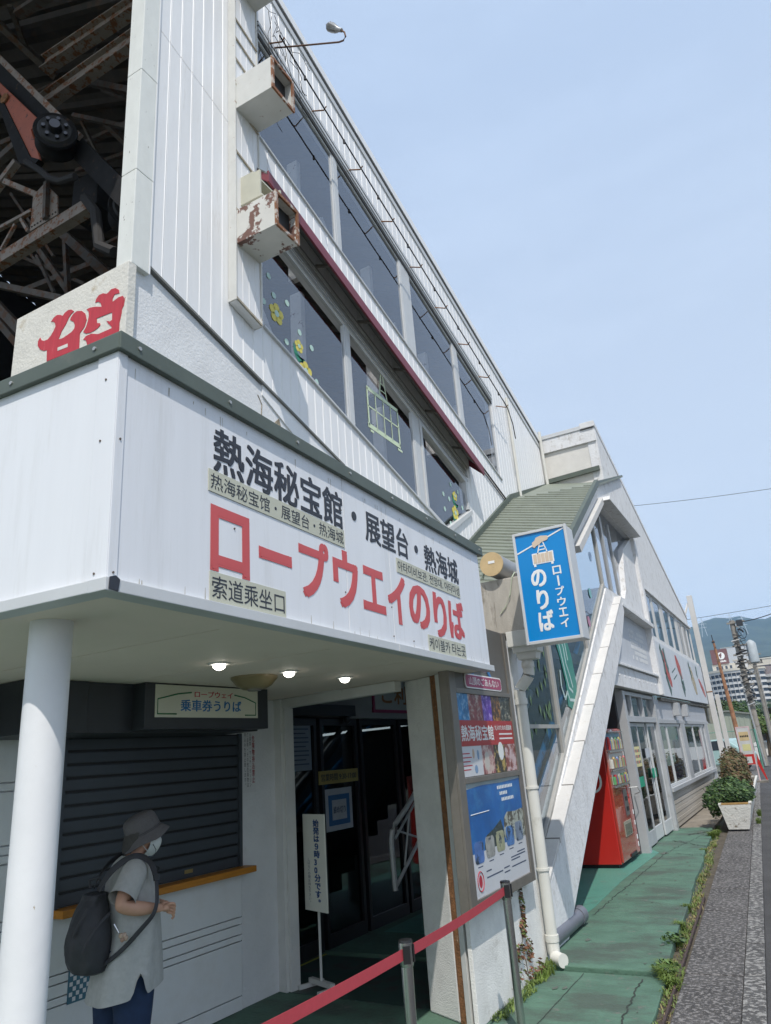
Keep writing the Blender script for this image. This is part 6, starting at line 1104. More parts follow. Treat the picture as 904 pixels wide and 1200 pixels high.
# backpack
bp_ = thing('backpack', 'black soft backpack hanging on the back of the person in the bucket hat', 'backpack', (-3.75, 3.1, .7))
bag = mat('bag_black', (.030, .030, .036), .6, var=.25, scale=14, bump=.5, bscale=12)
puff = lambda i, t: .06 * sin(t * 4 + i * .9) + .045 * sin(t * 9 + i * 1.7) + .03 * sin(t * 13 - i * 2.1)
BT = .05
o = loft([((-.235, BT, .695), .03, .03), ((-.24, BT, .70), .10, .11), ((-.25, BT, .765), .120, .12), ((-.258, BT, .85), .128, .135), ((-.26, BT, .92), .118, .13), ((-.255, BT, .985), .098, .115), ((-.252, BT, 1.03), .08, .10), ((-.245, BT, 1.06), .06, .085), ((-.24, BT, 1.085), .068, .095), ((-.24, BT, 1.09), .02, .03)], 'bag_body', bag, bp_, n=36, wob=puff, cap=True)
def strap(pts, w, name='strap', m=None, par=bp_):
    P_ = [pp(*p) for p in pts]; b = MB(); V = []
    for i, p in enumerate(P_):
        t = (P_[min(i + 1, len(P_) - 1)] - P_[max(i - 1, 0)]).normalized(); out = (p - pp(-.05, 0, p.z)); out.z = .3 * out.length; out.normalize(); sd = t.cross(out).normalized() * w / 2; nn = sd.cross(t).normalized() * .004
        V += [tuple(p + sd + nn), tuple(p - sd + nn), tuple(p - sd - nn), tuple(p + sd - nn)]
    b.v = V; b.f = [(i * 4 + j, i * 4 + (j + 1) % 4, i * 4 + 4 + (j + 1) % 4, i * 4 + 4 + j) for i in range(len(P_) - 1) for j in range(4)]
    o = b.build(name, m or bag, par, smooth=True); md = o.modifiers.new('s', 'SUBSURF'); md.levels = 2; md.render_levels = 2; return o
strap([(-.235, .11, 1.10), (-.20, .125, 1.17), (-.145, .14, 1.225), (-.06, .145, 1.262), (.0, .155, 1.245), (.035, .19, 1.20), (.045, .225, 1.14)], .042)
strap([(.045, .225, 1.15), (.045, .262, 1.08), (.04, .285, 1.0), (.015, .292, .955), (-.03, .27, .91), (-.08, .24, .85), (-.135, .19, .79), (-.19, .15, .75), (-.22, .12, .735)], .026)
strap([(-.235, -.02, 1.10), (-.20, -.06, 1.17), (-.145, -.09, 1.225), (-.06, -.11, 1.252)], .042)
b = MB(); b.tube([pp(-.27, .06, 1.115), pp(-.275, .05, 1.15), (pp(-.23, .05, 1.165)), pp(-.21, .05, 1.13)], .008, 8); b.build('grab_handle', bag, bp_, smooth=True)
for q in ([(-.19, .225, 1.0), (-.235, .235, .97), (-.29, .225, .90), (-.32, .205, .83)], [(-.30, .19, 1.03), (-.345, .17, .95), (-.36, .15, .90)]): strap(q, .018, 'side_strap')
b = MB(); b.box(0, 0, 0, 0, 0, 0); b = MB(); b.beam(pp(.043, .232, 1.155), pp(.046, .242, 1.125), .034, .012); b.build('buckle', black, bp_)
charm = thing('key_charms', 'small bunch of metal clip and pale charms hanging from the black backpack', 'key charm', tuple(pp(-.15, .25, .9)))
b = MB(); b.tube([pp(-.165, .215, .94), pp(-.155, .23, .92), pp(-.145, .24, .90)], .005, 6); b.build('clip', chrome, charm)
for (s_, z_, r_, c_) in ((-.135, .885, .014, (.45, .33, .25)), (-.118, .885, .013, (.5, .36, .28)), (-.128, .865, .012, (.35, .22, .16)), (-.11, .87, .013, (.45, .33, .25))):
    b = MB(); p = pp(s_, .25, z_); b.tube([p + Vector((0, 0, a * r_)) for a in (-1, -.7, 0, .7, 1)], [r_ * f for f in (.2, .75, 1, .75, .2)], 10); b.build('charm', mat('charm_' + str(int(z_ * 1000 + s_ * 1000)), c_, .5), charm, smooth=True)

# ================================================================== RETRACTABLE BARRIERS, NOTICE STAND
blk2 = mat('post_head_black', (.015, .015, .016), .35)
def stanchion(x, y, zb, H, label):
    t = thing('barrier_post', label, 'barrier post', (x, y, zb), 'belt barrier posts')
    b = MB(); b.tube([(x, y, zb), (x, y, zb + .012), (x, y, zb + .03), (x, y, zb + .04)], [.165, .165, .13, .04], 40); b.build('base', mat('base_gray', (.22, .22, .22), .5, metal=.4), t, smooth=True)
    b = MB(); b.tube([(x, y, zb + .03), (x, y, zb + H - .11)], .0275, 24); b.build('tube', steel, t, smooth=True)
    b = MB(); b.tube([(x, y, zb + H - .11), (x, y, zb + H - .105), (x, y, zb + H - .01)], [.031, .033, .033], 24); b.build('head_sleeve', steel, t, smooth=True)
    b = MB(); b.tube([(x, y, zb + H - .01), (x, y, zb + H), (x, y, zb + H + .003)], [.034, .032, .02], 24); b.build('cap', blk2, t, smooth=True)
    for a in (.75, -.75 + pi, -1.0, 2.2):
        d = Vector((cos(a), sin(a), 0)); c = Vector((x, y, 0)) + d * .031; s_ = Vector((-d.y, d.x, 0)) * .017
        b = MB(); b.add([tuple(c + s_ * i + d * j + Vector((0, 0, z))) for z in (zb + H - .095, zb + H - .02) for i, j in ((-1, 0), (1, 0), (1, .007), (-1, .007))], [(0, 3, 2, 1), (4, 5, 6, 7), (0, 1, 5, 4), (1, 2, 6, 5), (2, 3, 7, 6), (3, 0, 4, 7)]); b.build('belt_slot', blk2, t)
    return t
S1 = (-1.87, 3.40, -.032); S2 = (-1.94, 4.95, -.032)
stanchion(*S1, .885, 'nearer steel belt barrier post at the bottom of the picture'); stanchion(*S2, .885, 'farther steel belt barrier post in front of the poster wall')
def belt(a, c, h, sag):
    V = []; n = 24; a = Vector(a); c = Vector(c)
    for i in range(n + 1): t = i / n; p = a.lerp(c, t); z = p.z - sag * 4 * t * (1 - t); V += [(p.x, p.y, z - h / 2), (p.x, p.y, z + h / 2), (p.x + .002, p.y, z + h / 2), (p.x + .002, p.y, z - h / 2)]
    b = MB(); b.v = V; b.f = [(i * 4 + j, i * 4 + (j + 1) % 4, i * 4 + 4 + (j + 1) % 4, i * 4 + 4 + j) for i in range(n) for j in range(4)] + [(0, 1, 2, 3), (n * 4, n * 4 + 1, n * 4 + 2, n * 4 + 3)]; return b
bm_ = mat('belt_red', (.40, .045, .06), .7, var=.06, scale=40)
o = belt((S1[0], S1[1] + .034, .797), (S2[0] - .0, S2[1] - .034, .797), .048, .01).build('barrier_belt', bm_); tag(o, 'red belt stretched between the two steel barrier posts', 'barrier belt', 'red barrier belts')
o = belt((S1[0], S1[1] - .034, .797), (-1.96, 1.55, .797), .048, .012).build('barrier_belt', bm_); tag(o, 'red belt running from the nearer steel post out of the bottom of the picture', 'barrier belt', 'red barrier belts')
ns = thing('notice_stand', 'white vertical notice board on a rusty stand in the entrance', 'notice stand', (-3.81, 5.46, -.028)); NF = Fr(-3.81, 5.46, 112)
b = MB(NF); b.box(-.165, .165, -.006, .006, .53, 1.27); b.build('board', mat('stand_board', (.78, .77, .68), .45, var=.03), ns, bevel=.002)
text('lettering', '始発は９時30分です。', NF, -.005, .085, .57, 1.23, .007, letter_blue, ns, bold=.045, vertical=True, thick=0)
text('lettering', 'しばらくの間お待ち下さい。', NF, -.105, -.065, .58, .93, .007, MATS['ink'], ns, vertical=True, thick=0)
b = MB(NF); b.tube([NF.p(0, -.02, -.0), NF.p(0, -.02, 1.1)], .011, 8); b.build('pole', rusty_flecks, ns)
b = MB(NF); b.box(-.16, .16, -.04, .0, .0, .035); b.build('foot', rusty_flecks, ns); 
for s in (-.15, .13): b = MB(NF); b.box(s, s + .025, -.13, .11, -.026, .005); b.build('foot', rusty_flecks, ns)

# ================================================================== PLANTER, BUSHES, WEEDS
pl = thing('planter', 'long white chipped concrete planter box at the pavement edge', 'planter', (-1.4, 15.4, 0)); chip = mat('planter_white', (.58, .57, .53), .85, var=.08, bump=.5, bscale=30, dirt=(.20, .17, .13), dlo=.56, dhi=.62, dscale=9)
A_, B_ = 15.4, 24.5
def tz(y): return (y - A_) / (B_ - A_)
b = MB(); w0 = [(-1.59, -1.24), (-1.66, -1.14)]; w1 = [(-1.95, -1.58), (-2.02, -1.48)]
V = []
for (y, w) in ((A_, w0), (A_ + .03, w0), (B_, w1)):
    for z, (xl, xr) in ((0, w[0]), (.36, w[1]), (.42, (w[1][0] - .02, w[1][1] + .02))): V += [(xl, y if z else y + .03, z), (xr, y if z else y + .03, z)]
q0, q2 = V[:6], V[12:]
b.add(q0 + q2, [(0, 1, 3, 2), (2, 3, 5, 4), (6, 8, 9, 7), (8, 10, 11, 9), (0, 2, 8, 6), (2, 4, 10, 8), (1, 7, 9, 3), (3, 9, 11, 5), (0, 6, 7, 1)]); b.build('trough', chip, pl)
for (xa, xb, xc, xd) in ((-1.68, -1.63, -2.04, -1.99), (-1.17, -1.12, -1.51, -1.46)):
    b = MB(); b.add([(xa, A_, .415), (xb, A_, .415), (xd, B_, .415), (xc, B_, .415), (xa, A_, .445), (xb, A_, .445), (xd, B_, .445), (xc, B_, .445)], [(0, 3, 2, 1), (4, 5, 6, 7), (0, 1, 5, 4), (1, 2, 6, 5), (2, 3, 7, 6), (3, 0, 4, 7)]); b.build('rim', chip, pl)
b = MB(); b.box(A_ + .0, A_ + .06, -1.63, -1.17, .416, .450); b.build('rim', mat('rim_ochre', (.36, .22, .08), .9, var=.2, scale=9), pl)
b = MB(); b.add([(-1.64, A_ + .05, .40), (-1.16, A_ + .05, .40), (-1.5, B_, .40), (-2.0, B_, .40)], [(0, 1, 2, 3)]); b.build('soil', earth, pl)
def foliage(name, blobs, count, size, m1, m2, parent, seed, flat=.0):
    r_ = random.Random(seed); out = []
    for m, frac, sc in ((m1, .6, 1.0), (m2, .4, .97)):
        V = []; F = []
        for _ in range(int(count * frac)):
            cx, cy, cz, rx, ry, rz_ = r_.choice(blobs); d = Vector((r_.gauss(0, 1), r_.gauss(0, 1), r_.gauss(0, 1))).normalized(); k = (.62 + .42 * r_.random() ** .6) * sc * (1 + .10 * sin(d.x * 7 + cy * 3) + .08 * sin(d.z * 9 + cx * 5))
            p = Vector((cx + d.x * rx * k, cy + d.y * ry * k, max(.02, cz + d.z * rz_ * k))); n_ = (d + Vector((r_.uniform(-.8, .8), r_.uniform(-.8, .8), r_.uniform(-.3, .9)))).normalized(); a = n_.cross(Vector((r_.random(), r_.random(), 1))).normalized(); c = n_.cross(a); s_ = size * r_.uniform(.6, 1.3); i = len(V)
            V += [tuple(p - a * s_), tuple(p + c * s_ * .45 + n_ * s_ * .1), tuple(p + a * s_), tuple(p - c * s_ * .45 + n_ * s_ * .1)]; F.append((i, i + 1, i + 2, i + 3))
        b = MB(); b.v = V; b.f = F; me = bpy.data.meshes.new(name); me.from_pydata(V, [], F); me.materials.append(m); o = bpy.data.objects.new(name, me); COL.objects.link(o); adopt(o, parent); o['kind'] = 'stuff'; out.append(o)
    return out
def leafm(name, c, var=.35): return mat(name, c, .55, var=var, scale=6, spec=.4)
g1, g2 = leafm('leaf_green', (.035, .075, .022), .5), leafm('leaf_light', (.085, .145, .04), .5); b1, b2 = leafm('leaf_brown', (.13, .085, .04)), leafm('leaf_olive', (.09, .10, .035)); twig = mat('twig', (.08, .06, .04), .9)
bu = thing('green_bush', 'dark green leafy shrub spilling over the near end of the white planter', 'bush', (-1.5, 16, .4))
foliage('foliage', [(-1.55, 16.0, .60, .42, .5, .22), (-1.75, 15.9, .45, .25, .4, .26), (-1.3, 16.2, .58, .25, .5, .2), (-1.55, 16.7, .62, .35, .5, .22)], 5200, .034, g1, g2, bu, 1)
b = MB(); r_ = random.Random(2)
for i in range(14): b.tube([(-1.5 + r_.uniform(-.1, .1), 16.1, .38), (-1.5 + r_.uniform(-.3, .25), 16.1 + r_.uniform(-.4, .4), .68)], .007, 5)
stuff(b.build('stems', twig, bu))
bu = thing('brown_bush', 'taller bush with bronze brown clipped leaves in the white planter', 'bush', (-1.7, 20, .4))
foliage('foliage', [(-1.62, 19.6, .86, .30, .8, .42), (-1.72, 20.6, .88, .30, .8, .44), (-1.75, 21.8, .84, .28, .8, .42), (-1.6, 19.2, .65, .30, .4, .3)], 7000, .036, b1, b2, bu, 3)
b = MB()
for i in range(14): yy = 19.2 + i * .2; b.tube([(-1.7, yy, .38), (-1.7 + r_.uniform(-.2, .2), yy + r_.uniform(-.2, .2), 1.0)], .01, 5)
stuff(b.build('stems', twig, bu))
def tuft(V, F, x, y, z, h, n, spread, r_):
    for _ in range(n):
        a = r_.uniform(0, 2 * pi); l = r_.uniform(.3, 1) * spread; hh = h * r_.uniform(.5, 1.1); bx, by = x + r_.uniform(-.03, .03), y + r_.uniform(-.03, .03); w = .004; i = len(V); ca, sa = cos(a), sin(a)
        V += [(bx - sa * w, by + ca * w, z), (bx + sa * w, by - ca * w, z), (bx + ca * l * .5 + sa * w * .7, by + sa * l * .5 - ca * w * .7, z + hh * .8), (bx + ca * l * .5 - sa * w * .7, by + sa * l * .5 + ca * w * .7, z + hh * .8), (bx + ca * l, by + sa * l, z + hh * .75)]
        F += [(i, i + 1, i + 2, i + 3), (i + 3, i + 2, i + 4)]
def weeds(name, spots, m, label, seed, leaf=None):
    r_ = random.Random(seed); V = []; F = []
    for (x, y, z, h, n, sp) in spots: tuft(V, F, x, y, z, h, n, sp, r_)
    me = bpy.data.meshes.new(name); me.from_pydata(V, [], F); me.materials.append(m); o = bpy.data.objects.new(name, me); COL.objects.link(o); o['kind'] = 'stuff'; o['label'] = label; o['category'] = 'weeds'; return o
r_ = random.Random(9); gm = mat('grass_blade', (.13, .19, .035), .6, var=.35, scale=5); gd2 = mat('dry_blade', (.24, .20, .08), .7, var=.3, scale=5)
sp = []; sp2 = []
yy = 5.2
while yy < 16.5:
    x = gx(yy) + r_.uniform(.015, .10); d = .45 + .55 * sin(yy * 2.1 + 1) ** 2
    (sp if r_.random() < .6 else sp2).append((x, yy, -.06, .04 * d + .008, int(13 * d), .05 * d + .02)); yy += .035
for (x, y, n, h, s_) in ((-1.30, 6.38, 260, .12, .14), (-1.25, 6.25, 120, .09, .12), (-1.33, 6.6, 160, .10, .12), (-1.37, 7.4, 160, .09, .10), (-1.42, 8.0, 120, .08, .1), (-1.47, 8.8, 120, .08, .1), (-1.75, 12.9, 120, .08, .1), (-1.8, 14.6, 220, .14, .15), (-1.75, 15.0, 150, .12, .15), (-1.15, 16.6, 120, .15, .1), (-1.2, 18, 120, .18, .1)): sp.append((x, y, -.05, h, n, s_))
weeds('grass_strip', sp, gm, 'green weeds growing in the gap between green floor and pavement', 1); weeds('dry_grass_strip', sp2, gd2, 'dry yellow weeds in the gap between green floor and pavement', 2)
foliage('broad_weeds', [(-1.36, 7.25, .03, .10, .10, .06), (-1.30, 6.45, .02, .1, .12, .05)], 130, .028, g1, g2, None, 12)
for i, o in enumerate([o for o in COL.objects if o.name.startswith('broad_weeds')]): o['label'] = ('broad leaved weeds along the green floor edge', 'lighter broad leaved weeds along the green floor edge')[i % 2]; o['category'] = 'weeds'
# weeds at the foot of the poster wall and creeper
sp = [(-2.20 + r_.uniform(-.03, .04), 5.2 + i * .022, -.03, .035 + .05 * (i > 40), 12, .05) for i in range(60)]
weeds('wall_foot_weeds', sp, gm, 'yellow green weeds along the foot of the white poster wall', 5)
cr_ = thing('creeper', 'reddish brown creeper climbing the white wall under the poster case', 'creeper', (-2.2, 6, 0)); cm1, cm2 = leafm('creeper_brown', (.16, .07, .04)), leafm('creeper_green', (.10, .13, .03))
foliage('leaves', [(-2.235, 6.02, .52, .012, .035, .14), (-2.235, 5.98, .36, .012, .05, .07), (-2.23, 5.85, .22, .015, .10, .06), (-2.23, 6.05, .19, .015, .07, .08), (-2.22, 5.75, .08, .03, .16, .07), (-2.21, 6.1, .05, .04, .2, .05), (-2.235, 5.70, .16, .012, .03, .10)], 420, .02, cm1, cm2, cr_, 7)
for P_ in ([(-2.243, 6.03, .64), (-2.243, 5.99, .5), (-2.243, 6.02, .38), (-2.243, 5.93, .25), (-2.243, 5.98, .12), (-2.243, 6.0, 0)], [(-2.243, 5.93, .25), (-2.243, 5.72, .2), (-2.243, 5.66, .1)], [(-2.243, 6.0, .2), (-2.243, 6.1, .12)]): b = MB(); b.tube(P_, .003, 5); b.build('vine', twig, cr_)

# ================================================================== STREET THINGS FURTHER OFF
wp = thing('white_post', 'tall white square post with a short brace at the far end of the shop wing', 'post', (-2.3, 25, 0))
b = MB(); b.box(24.98, 25.14, -2.38, -2.22, 0, 5.98); b.build('shaft', cop, wp, bevel=.01); b = MB(); b.beam((-2.38, 25.05, 5.75), (-2.52, 24.8, 5.35), .05, .05); b.build('brace', cop, wp)
b = MB(); b.box(24.975, 25.145, -2.385, -2.215, 2.9, 2.93); b.build('rust_band', rust, wp)
b = MB(); b.box(27.8, 27.95, -2.42, -2.28, 0, 2.95); tag(b.build('short_white_post', cop, bevel=.01), 'shorter white post just beyond the tall white square post', 'post')
b = MB(); b.box(25.3, 27.8, -2.62, -2.52, 2.0, 3.0); wpn = b.build('weathered_panel', mat('panel_olive', (.28, .26, .2), .8, var=.3, scale=6)); tag(wpn, 'weathered olive panel between the two white posts', 'panel')
# parking notice board
sg = thing('tall_notice_board', 'tall red edged notice board with yellow sheets standing past the bushes', 'notice board', (-1.9, 29.5, 0)); YB = 29.5; FS = Fr(0, YB, 90)
for a, c in ((-2.13, -2.09), (-1.72, -1.68)): b = MB(FS); b.box(a, c, -.03, .0, 0, 1.80); b.build('frame_post', mat('frame_pink', (.55, .40, .40), .5), sg)
b = MB(FS); b.box(-2.13, -1.68, -.03, 0, 1.80, 1.84); b.build('frame_top', MATS['frame_pink'], sg)
b = MB(FS); b.box(-2.09, -1.72, -.02, -.005, .55, 1.80); b.build('panel', mat('board_pale', (.5, .5, .48), .6), sg)
for q, m in (((-2.06, -1.75, 1.36, 1.66), mat('tan_sheet', (.50, .38, .20), .6)), ((-2.02, -1.76, 1.02, 1.24), mat('yellow_sheet', (.55, .52, .25), .6)), ((-2.09, -1.72, .56, .9), red_paint), ((-1.98, -1.8, .6, .82), MATS['board_pale'])):
    b = MB(FS); w_ = .0 if q[2] != .6 else .004; b.box(q[0], q[1], -.005 + w_, -.002 + w_, q[2], q[3]); b.build('sheet', m, sg)
for k in range(5): b = MB(FS); b.box(-2.03 + k * .055, -1.99 + k * .055, -.001, .001, 1.48, 1.54); b.build('print_glyph', black, sg)
b = MB(FS); b.prism([(-1.68, 0.55), (-1.5, .0), (-1.46, 0), (-1.64, .9)], -.3, -.27); b.build('red_leg', red_paint, sg); b = MB(FS); b.box(-1.95, -1.45, -.5, .1, -.05, .02); b.build('foot', concrete_dark, sg)
b = MB(PV); b.box(24.0, 24.7, -.95, -.35, -.05, -.02); o = b.build('drain_grate', dark_gray); tag(o, 'dark grate lying on the pavement before the tall notice board', 'grate')
# green mesh fence
fe = thing('mesh_fence', 'green wire mesh fence beyond the tall notice board', 'fence', (-2.6, 42, 0)); fg = mat('fence_green', (.12, .30, .22), .6)
pf = [(-6.2, 44), (-4.6, 43.4), (-3.0, 42.8), (-2.2, 42.2), (-2.0, 39)]
for x, y in pf: b = MB(); b.tube([(x, y, 0), (x, y, 1.75)], .03, 8); b.build('fence_post', fg, fe)
for (x0, y0_), (x1, y1_) in zip(pf, pf[1:]):
    for z in (.1, .9, 1.72): b = MB(); b.tube([(x0, y0_, z), (x1, y1_, z)], .018, 6); b.build('fence_rail', fg, fe)
    b = MB(); L__ = hypot(x1 - x0, y1_ - y0_); n = int(L__ / .12)
    for k in range(n): t = k / n; b.beam((x0 + (x1 - x0) * t, y0_ + (y1_ - y0_) * t, .1), (x0 + (x1 - x0) * t, y0_ + (y1_ - y0_) * t, 1.7), .006, .006, up=(1, 0, 0))
    stuff(b.build('wire_mesh', alu, fe))
# shed
sd_ = thing('corrugated_shed', 'pale green corrugated metal shed behind the fence', 'shed', (-5, 56, 0)); sm_ = mat('shed_green', (.30, .33, .27), .6, var=.06)
b = MB(Fr(0, 55, 90))
b.prism([(-9.0, 0), (-3.0, 0), (-3.0, 2.75), (-4.2, 3.0), (-9, 3.0)], -5, 0); b.build('wall', sm_, sd_)
for k in range(20): b = MB(Fr(0, 55, 90)); b.box(-9 + k * .3, -8.93 + k * .3, .002, .03, 0, 2.7); b.build('rib', sm_, sd_)
b = MB(Fr(0, 55, 90)); b.prism([(-9.1, 3.0), (-4.2, 3.0), (-2.9, 2.73), (-2.9, 2.83), (-4.2, 3.1), (-9.1, 3.1)], -5.1, .15); b.build('roof', mat('shed_roof', (.2, .21, .19), .6), sd_)
# low white wall with black board, right edge
lw = thing('low_wall', 'low white wall running along the far side of the road', 'wall', (-2, 60, 0)); b = MB(); b.box(52, 64, -2.9, -2.7, -.05, .95); b.add([], []); b.build('wall', white_paint, lw); b = MB(Fr(0, 60, 90)); b.box(-2.7, 6, -.2, 0, -.05, .85); b.build('wall', white_paint, lw)
b = MB(Fr(0, 59.7, 90)); b.box(-2.65, -1.2, -.05, 0, .95, 1.62); tag(b.build('black_board', black), 'black board standing above the low white wall at the right edge', 'board')
# small car, mostly hidden
def car(x, y, az, col, label):
    F_ = Fr(x, y, az); t = thing('parked_car', label, 'car', (x, y, 0)); body = mat('car_' + label[:4], col, .25, coat=.5, var=.02)
    b = MB(F_); b.prism([(-1.8, .3), (1.8, .3), (1.85, .62), (1.7, .82), (1.0, .92), (.45, 1.38), (-1.1, 1.42), (-1.7, .95), (-1.85, .7)], -.78, .78); b.build('body', body, t, bevel=.06)
    for s in (-1, 1): b = MB(F_); b.prism([(.85, .93), (.4, 1.32), (-1.0, 1.36), (-1.45, .95)], s * .785 - .003, s * .785 + .003); b.build('side_window', glass_dark if 0 else mat('car_glass', (.03, .04, .05), .1), t)
    b = MB(F_); b.add([F_.p(1.02, -.68, .95), F_.p(1.02, .68, .95), F_.p(.50, .62, 1.36), F_.p(.50, -.62, 1.36)], [(0, 1, 2, 3)]); b.build('windscreen', MATS['car_glass'], t)
    for u_ in (-1.2, 1.2):
        for s in (-.78, .78): b = MB(F_); b.tube([F_.p(u_, s - .1, .3), F_.p(u_, s + .1, .3)], .3, 18); w_ = b.build('wheel', black_rubber, t, smooth=True); b = MB(F_); b.tube([F_.p(u_, s - .11, .3), F_.p(u_, s + .11, .3)], .17, 14); b.build('rim', alu, w_)
    for s in (-.55, .55): b = MB(F_); b.box(1.80, 1.86, s - .14, s + .14, .62, .74); b.build('headlight', letter_white, t)
car(-4.1, 38.5, -75, (.35, .5, .48), 'pale teal parked car half hidden behind the white posts'); car(-.9, 66, 80, (.1, .2, .35), 'blue parked car far off above the black board')
# utility poles
cg = mat('pole_concrete', (.27, .25, .22), .85, var=.12, scale=3, dirt=(.14, .12, .1), dlo=.55, dhi=.65)
up = thing('utility_pole', 'thick utility pole loaded with brackets, cables and a grey transformer', 'utility pole', (-2.02, 42, 0))
b = MB(); b.tube([(-2.02, 42, 0), (-2.05, 42, 7.25)], [.17, .13], 16); b.build('shaft', cg, up, smooth=True)
b = MB(); b.tube([(-1.42, 42, 4.95), (-1.42, 42, 5.0), (-1.42, 42, 5.95), (-1.42, 42, 6.05), (-1.42, 42, 6.15)], [.2, .25, .25, .18, .05], 18); b.build('transformer', mat('transformer_gray', (.36, .40, .42), .5), up, smooth=True)
for z, w_ in ((7.1, .55), (5.9, .5), (5.45, .6), (5.0, .6), (4.4, .5), (3.9, .35), (3.2, .3)): b = MB(); b.beam((-2.04 - w_ * .5, 41.85, z), (-2.04 + w_ * 1.1, 41.85, z + .03), .07, .09); b.build('cross_arm', cg, up)
r_ = random.Random(21)
for k in range(16):
    z = 2.9 + k * .26; b = MB(); b.tube([(-2.04 + r_.uniform(-.25, .45), 41.75, z), (-2.04 + r_.uniform(-.25, .45), 41.75, z + .12), (-2.04 + r_.uniform(-.2, .3), 41.75, z + .2)], [.04, .05, .03], 7); b.build('fitting', black_rubber if k % 3 else alu, up)
for k in range(7): b = MB(); z = 3 + k * .5; b.tube([(-2.2 + r_.uniform(-.1, .1), 41.7, z), (-1.9 + r_.uniform(0, .4), 41.7, z + .25 + r_.uniform(-.2, .2)), (-1.85, 41.7, z + .7)], .018, 5); b.build('cable_loop', black_rubber, up)
b = MB(); b.tube([(-1.68 + .2 * cos(a), 41.7, 6.5 + .28 * sin(a)) for a in [i * pi / 8 for i in range(17)]], .018, 5); b.build('cable_coil', black_rubber, up); b = MB(); b.box(41.7, 41.95, -1.85, -1.5, 4.1, 4.5) if 0 else b.box(41.7, 41.95, -1.85, -1.55, 6.9, 7.2); b.build('switch_box', dark_gray, up)
b = MB(); b.tube([(-2.02, 41.75, 0), (-2.24, 41.78, 4.4)], .045, 8); b.build('conduit', alu, up)
up = thing('utility_pole', 'slimmer utility pole with white insulators at the right edge of the picture', 'utility pole', (-1.55, 48, 0))
b = MB(); b.tube([(-1.66, 48, 0), (-1.66, 48, 6.7)], [.15, .10], 14); b.build('shaft', cg, up, smooth=True)
for z in (5.9, 5.4): b = MB(); b.beam((-2.0, 47.9, z), (-1.2, 47.9, z), .06, .07); b.build('cross_arm', cg, up)
for k in range(5): b = MB(); z = 5.45 + (k % 2) * .5; x = -1.95 + k * .17; b.tube([(x, 47.85, z), (x, 47.85, z + .16)], [.05, .03], 8); b.build('insulator', letter_white if k % 2 else black_rubber, up)
rm_ = thing('rusty_mast', 'rusty orange steel mast standing among the poles', 'mast', (-2.5, 34, 0))
b = MB(); b.tube([(-2.36, 34, 0), (-2.43, 34, 2.5), (-2.55, 34, 5.45)], [.10, .09, .045], 10); b.build('shaft', mat('mast_rust', (.30, .15, .08), .9, var=.35, scale=9, dirt=(.08, .06, .05), dlo=.55, dhi=.62), rm_); b = MB(); b.tube([(-2.56, 34, 5.4), (-2.57, 34, 5.7)], .02, 6); b.box(33.95, 34.05, -2.62, -2.5, 5.35, 5.42); b.build('tip', dark_gray, rm_)
def wire(pts, r, label, group='overhead wires'): b = MB(); b.tube(pts, r, 5); tag(b.build('overhead_wire', black_rubber), label, 'wire', group)
def sag(a, c, d, n=14): a = Vector(a); c = Vector(c); return [a.lerp(c, i / n) - Vector((0, 0, d * 4 * (i / n) * (1 - i / n))) for i in range(n + 1)]
wire(sag((-1.6, 41.9, 7.1), (3.0, 34, 7.6), .35), .022, 'dark overhead cable leaving the thick utility pole top to the right')
wire(sag((-3.7, 40, 5.0), (4.5, 38, 5.3), .1), .012, 'faint low overhead wire crossing right beyond the tall white post') if 0 else wire(sag((-9.5, 42, 7.65), (6.0, 42, 8.0), .15), .012, 'faint overhead wire just above the hills right of the tall white post')
wire(sag((-14.0, 60, 21.0), (9, 60, 18.8), .4), .02, 'thin single wire crossing the open sky right of the white gable')
for k, z in enumerate((5.7, 5.2)): wire(sag((-1.6, 47.8, z), (4, 40, z + .3), .3), .014, ('upper' if k == 0 else 'lower') + ' wire between the slim pole and the right edge')
# palm and trees by the road
def tree(name, label, x, y, blobs, cnt, size, seed, m1, m2, tr=.15):
    t = thing(name, label, 'tree', (x, y, 0)); b = MB(); z = min(q[2] for q in blobs); b.tube([(x, y, 0), (x + .1, y, z * .6), (x, y, z + .4)], [tr, tr * .8, tr * .4], 10); b.build('trunk', twig, t, smooth=True); foliage('crown', blobs, cnt, size, m1, m2, t, seed); return t
def palm(x, y, h, label, seed, R=2.2):
    t = thing('palm_tree', label, 'palm tree', (x, y, 0)); r_ = random.Random(seed)
    b = MB(); b.tube([(x, y, 0), (x + .1, y, h * .5), (x, y, h)], [.32, .26, .24], 12); b.build('trunk', twig, t, smooth=True)
    for k in range(34):
        a = k * 2.4; el = r_.uniform(-.5, 1.1); V = []; F = []; P_ = []
        for j in range(9): s_ = j / 8 * R * r_.uniform(.95, 1.05); P_.append(Vector((x + cos(a) * s_ * cos(el * .6), y + sin(a) * s_ * cos(el * .6), h + s_ * sin(el) * .8 - .32 * s_ * s_ * .6)))
        for j in range(1, 8):
            d = (P_[j + 1] - P_[j]).normalized(); sd = d.cross(Vector((0, 0, 1))).normalized()
            for sgn in (-1, 1):
                for q in (0, .5):
                    p = P_[j].lerp(P_[j + 1], q); i = len(V); L_ = .55 * (1 - abs(j - 3.5) / 9); V += [tuple(p), tuple(p + d * .06), tuple(p + sd * sgn * L_ + d * .25 - Vector((0, 0, .22)))]; F.append((i, i + 1, i + 2))
        me = bpy.data.meshes.new('frond'); me.from_pydata(V, [], F); me.materials.append(g1); o = bpy.data.objects.new('frond', me); COL.objects.link(o); adopt(o, t)
palm(-1.9, 62, 3.2, 'spiky palm tree behind the slim utility pole', 3); palm(.6, 66, 3.4, 'spiky palm tree cut by the right edge of the picture', 5)
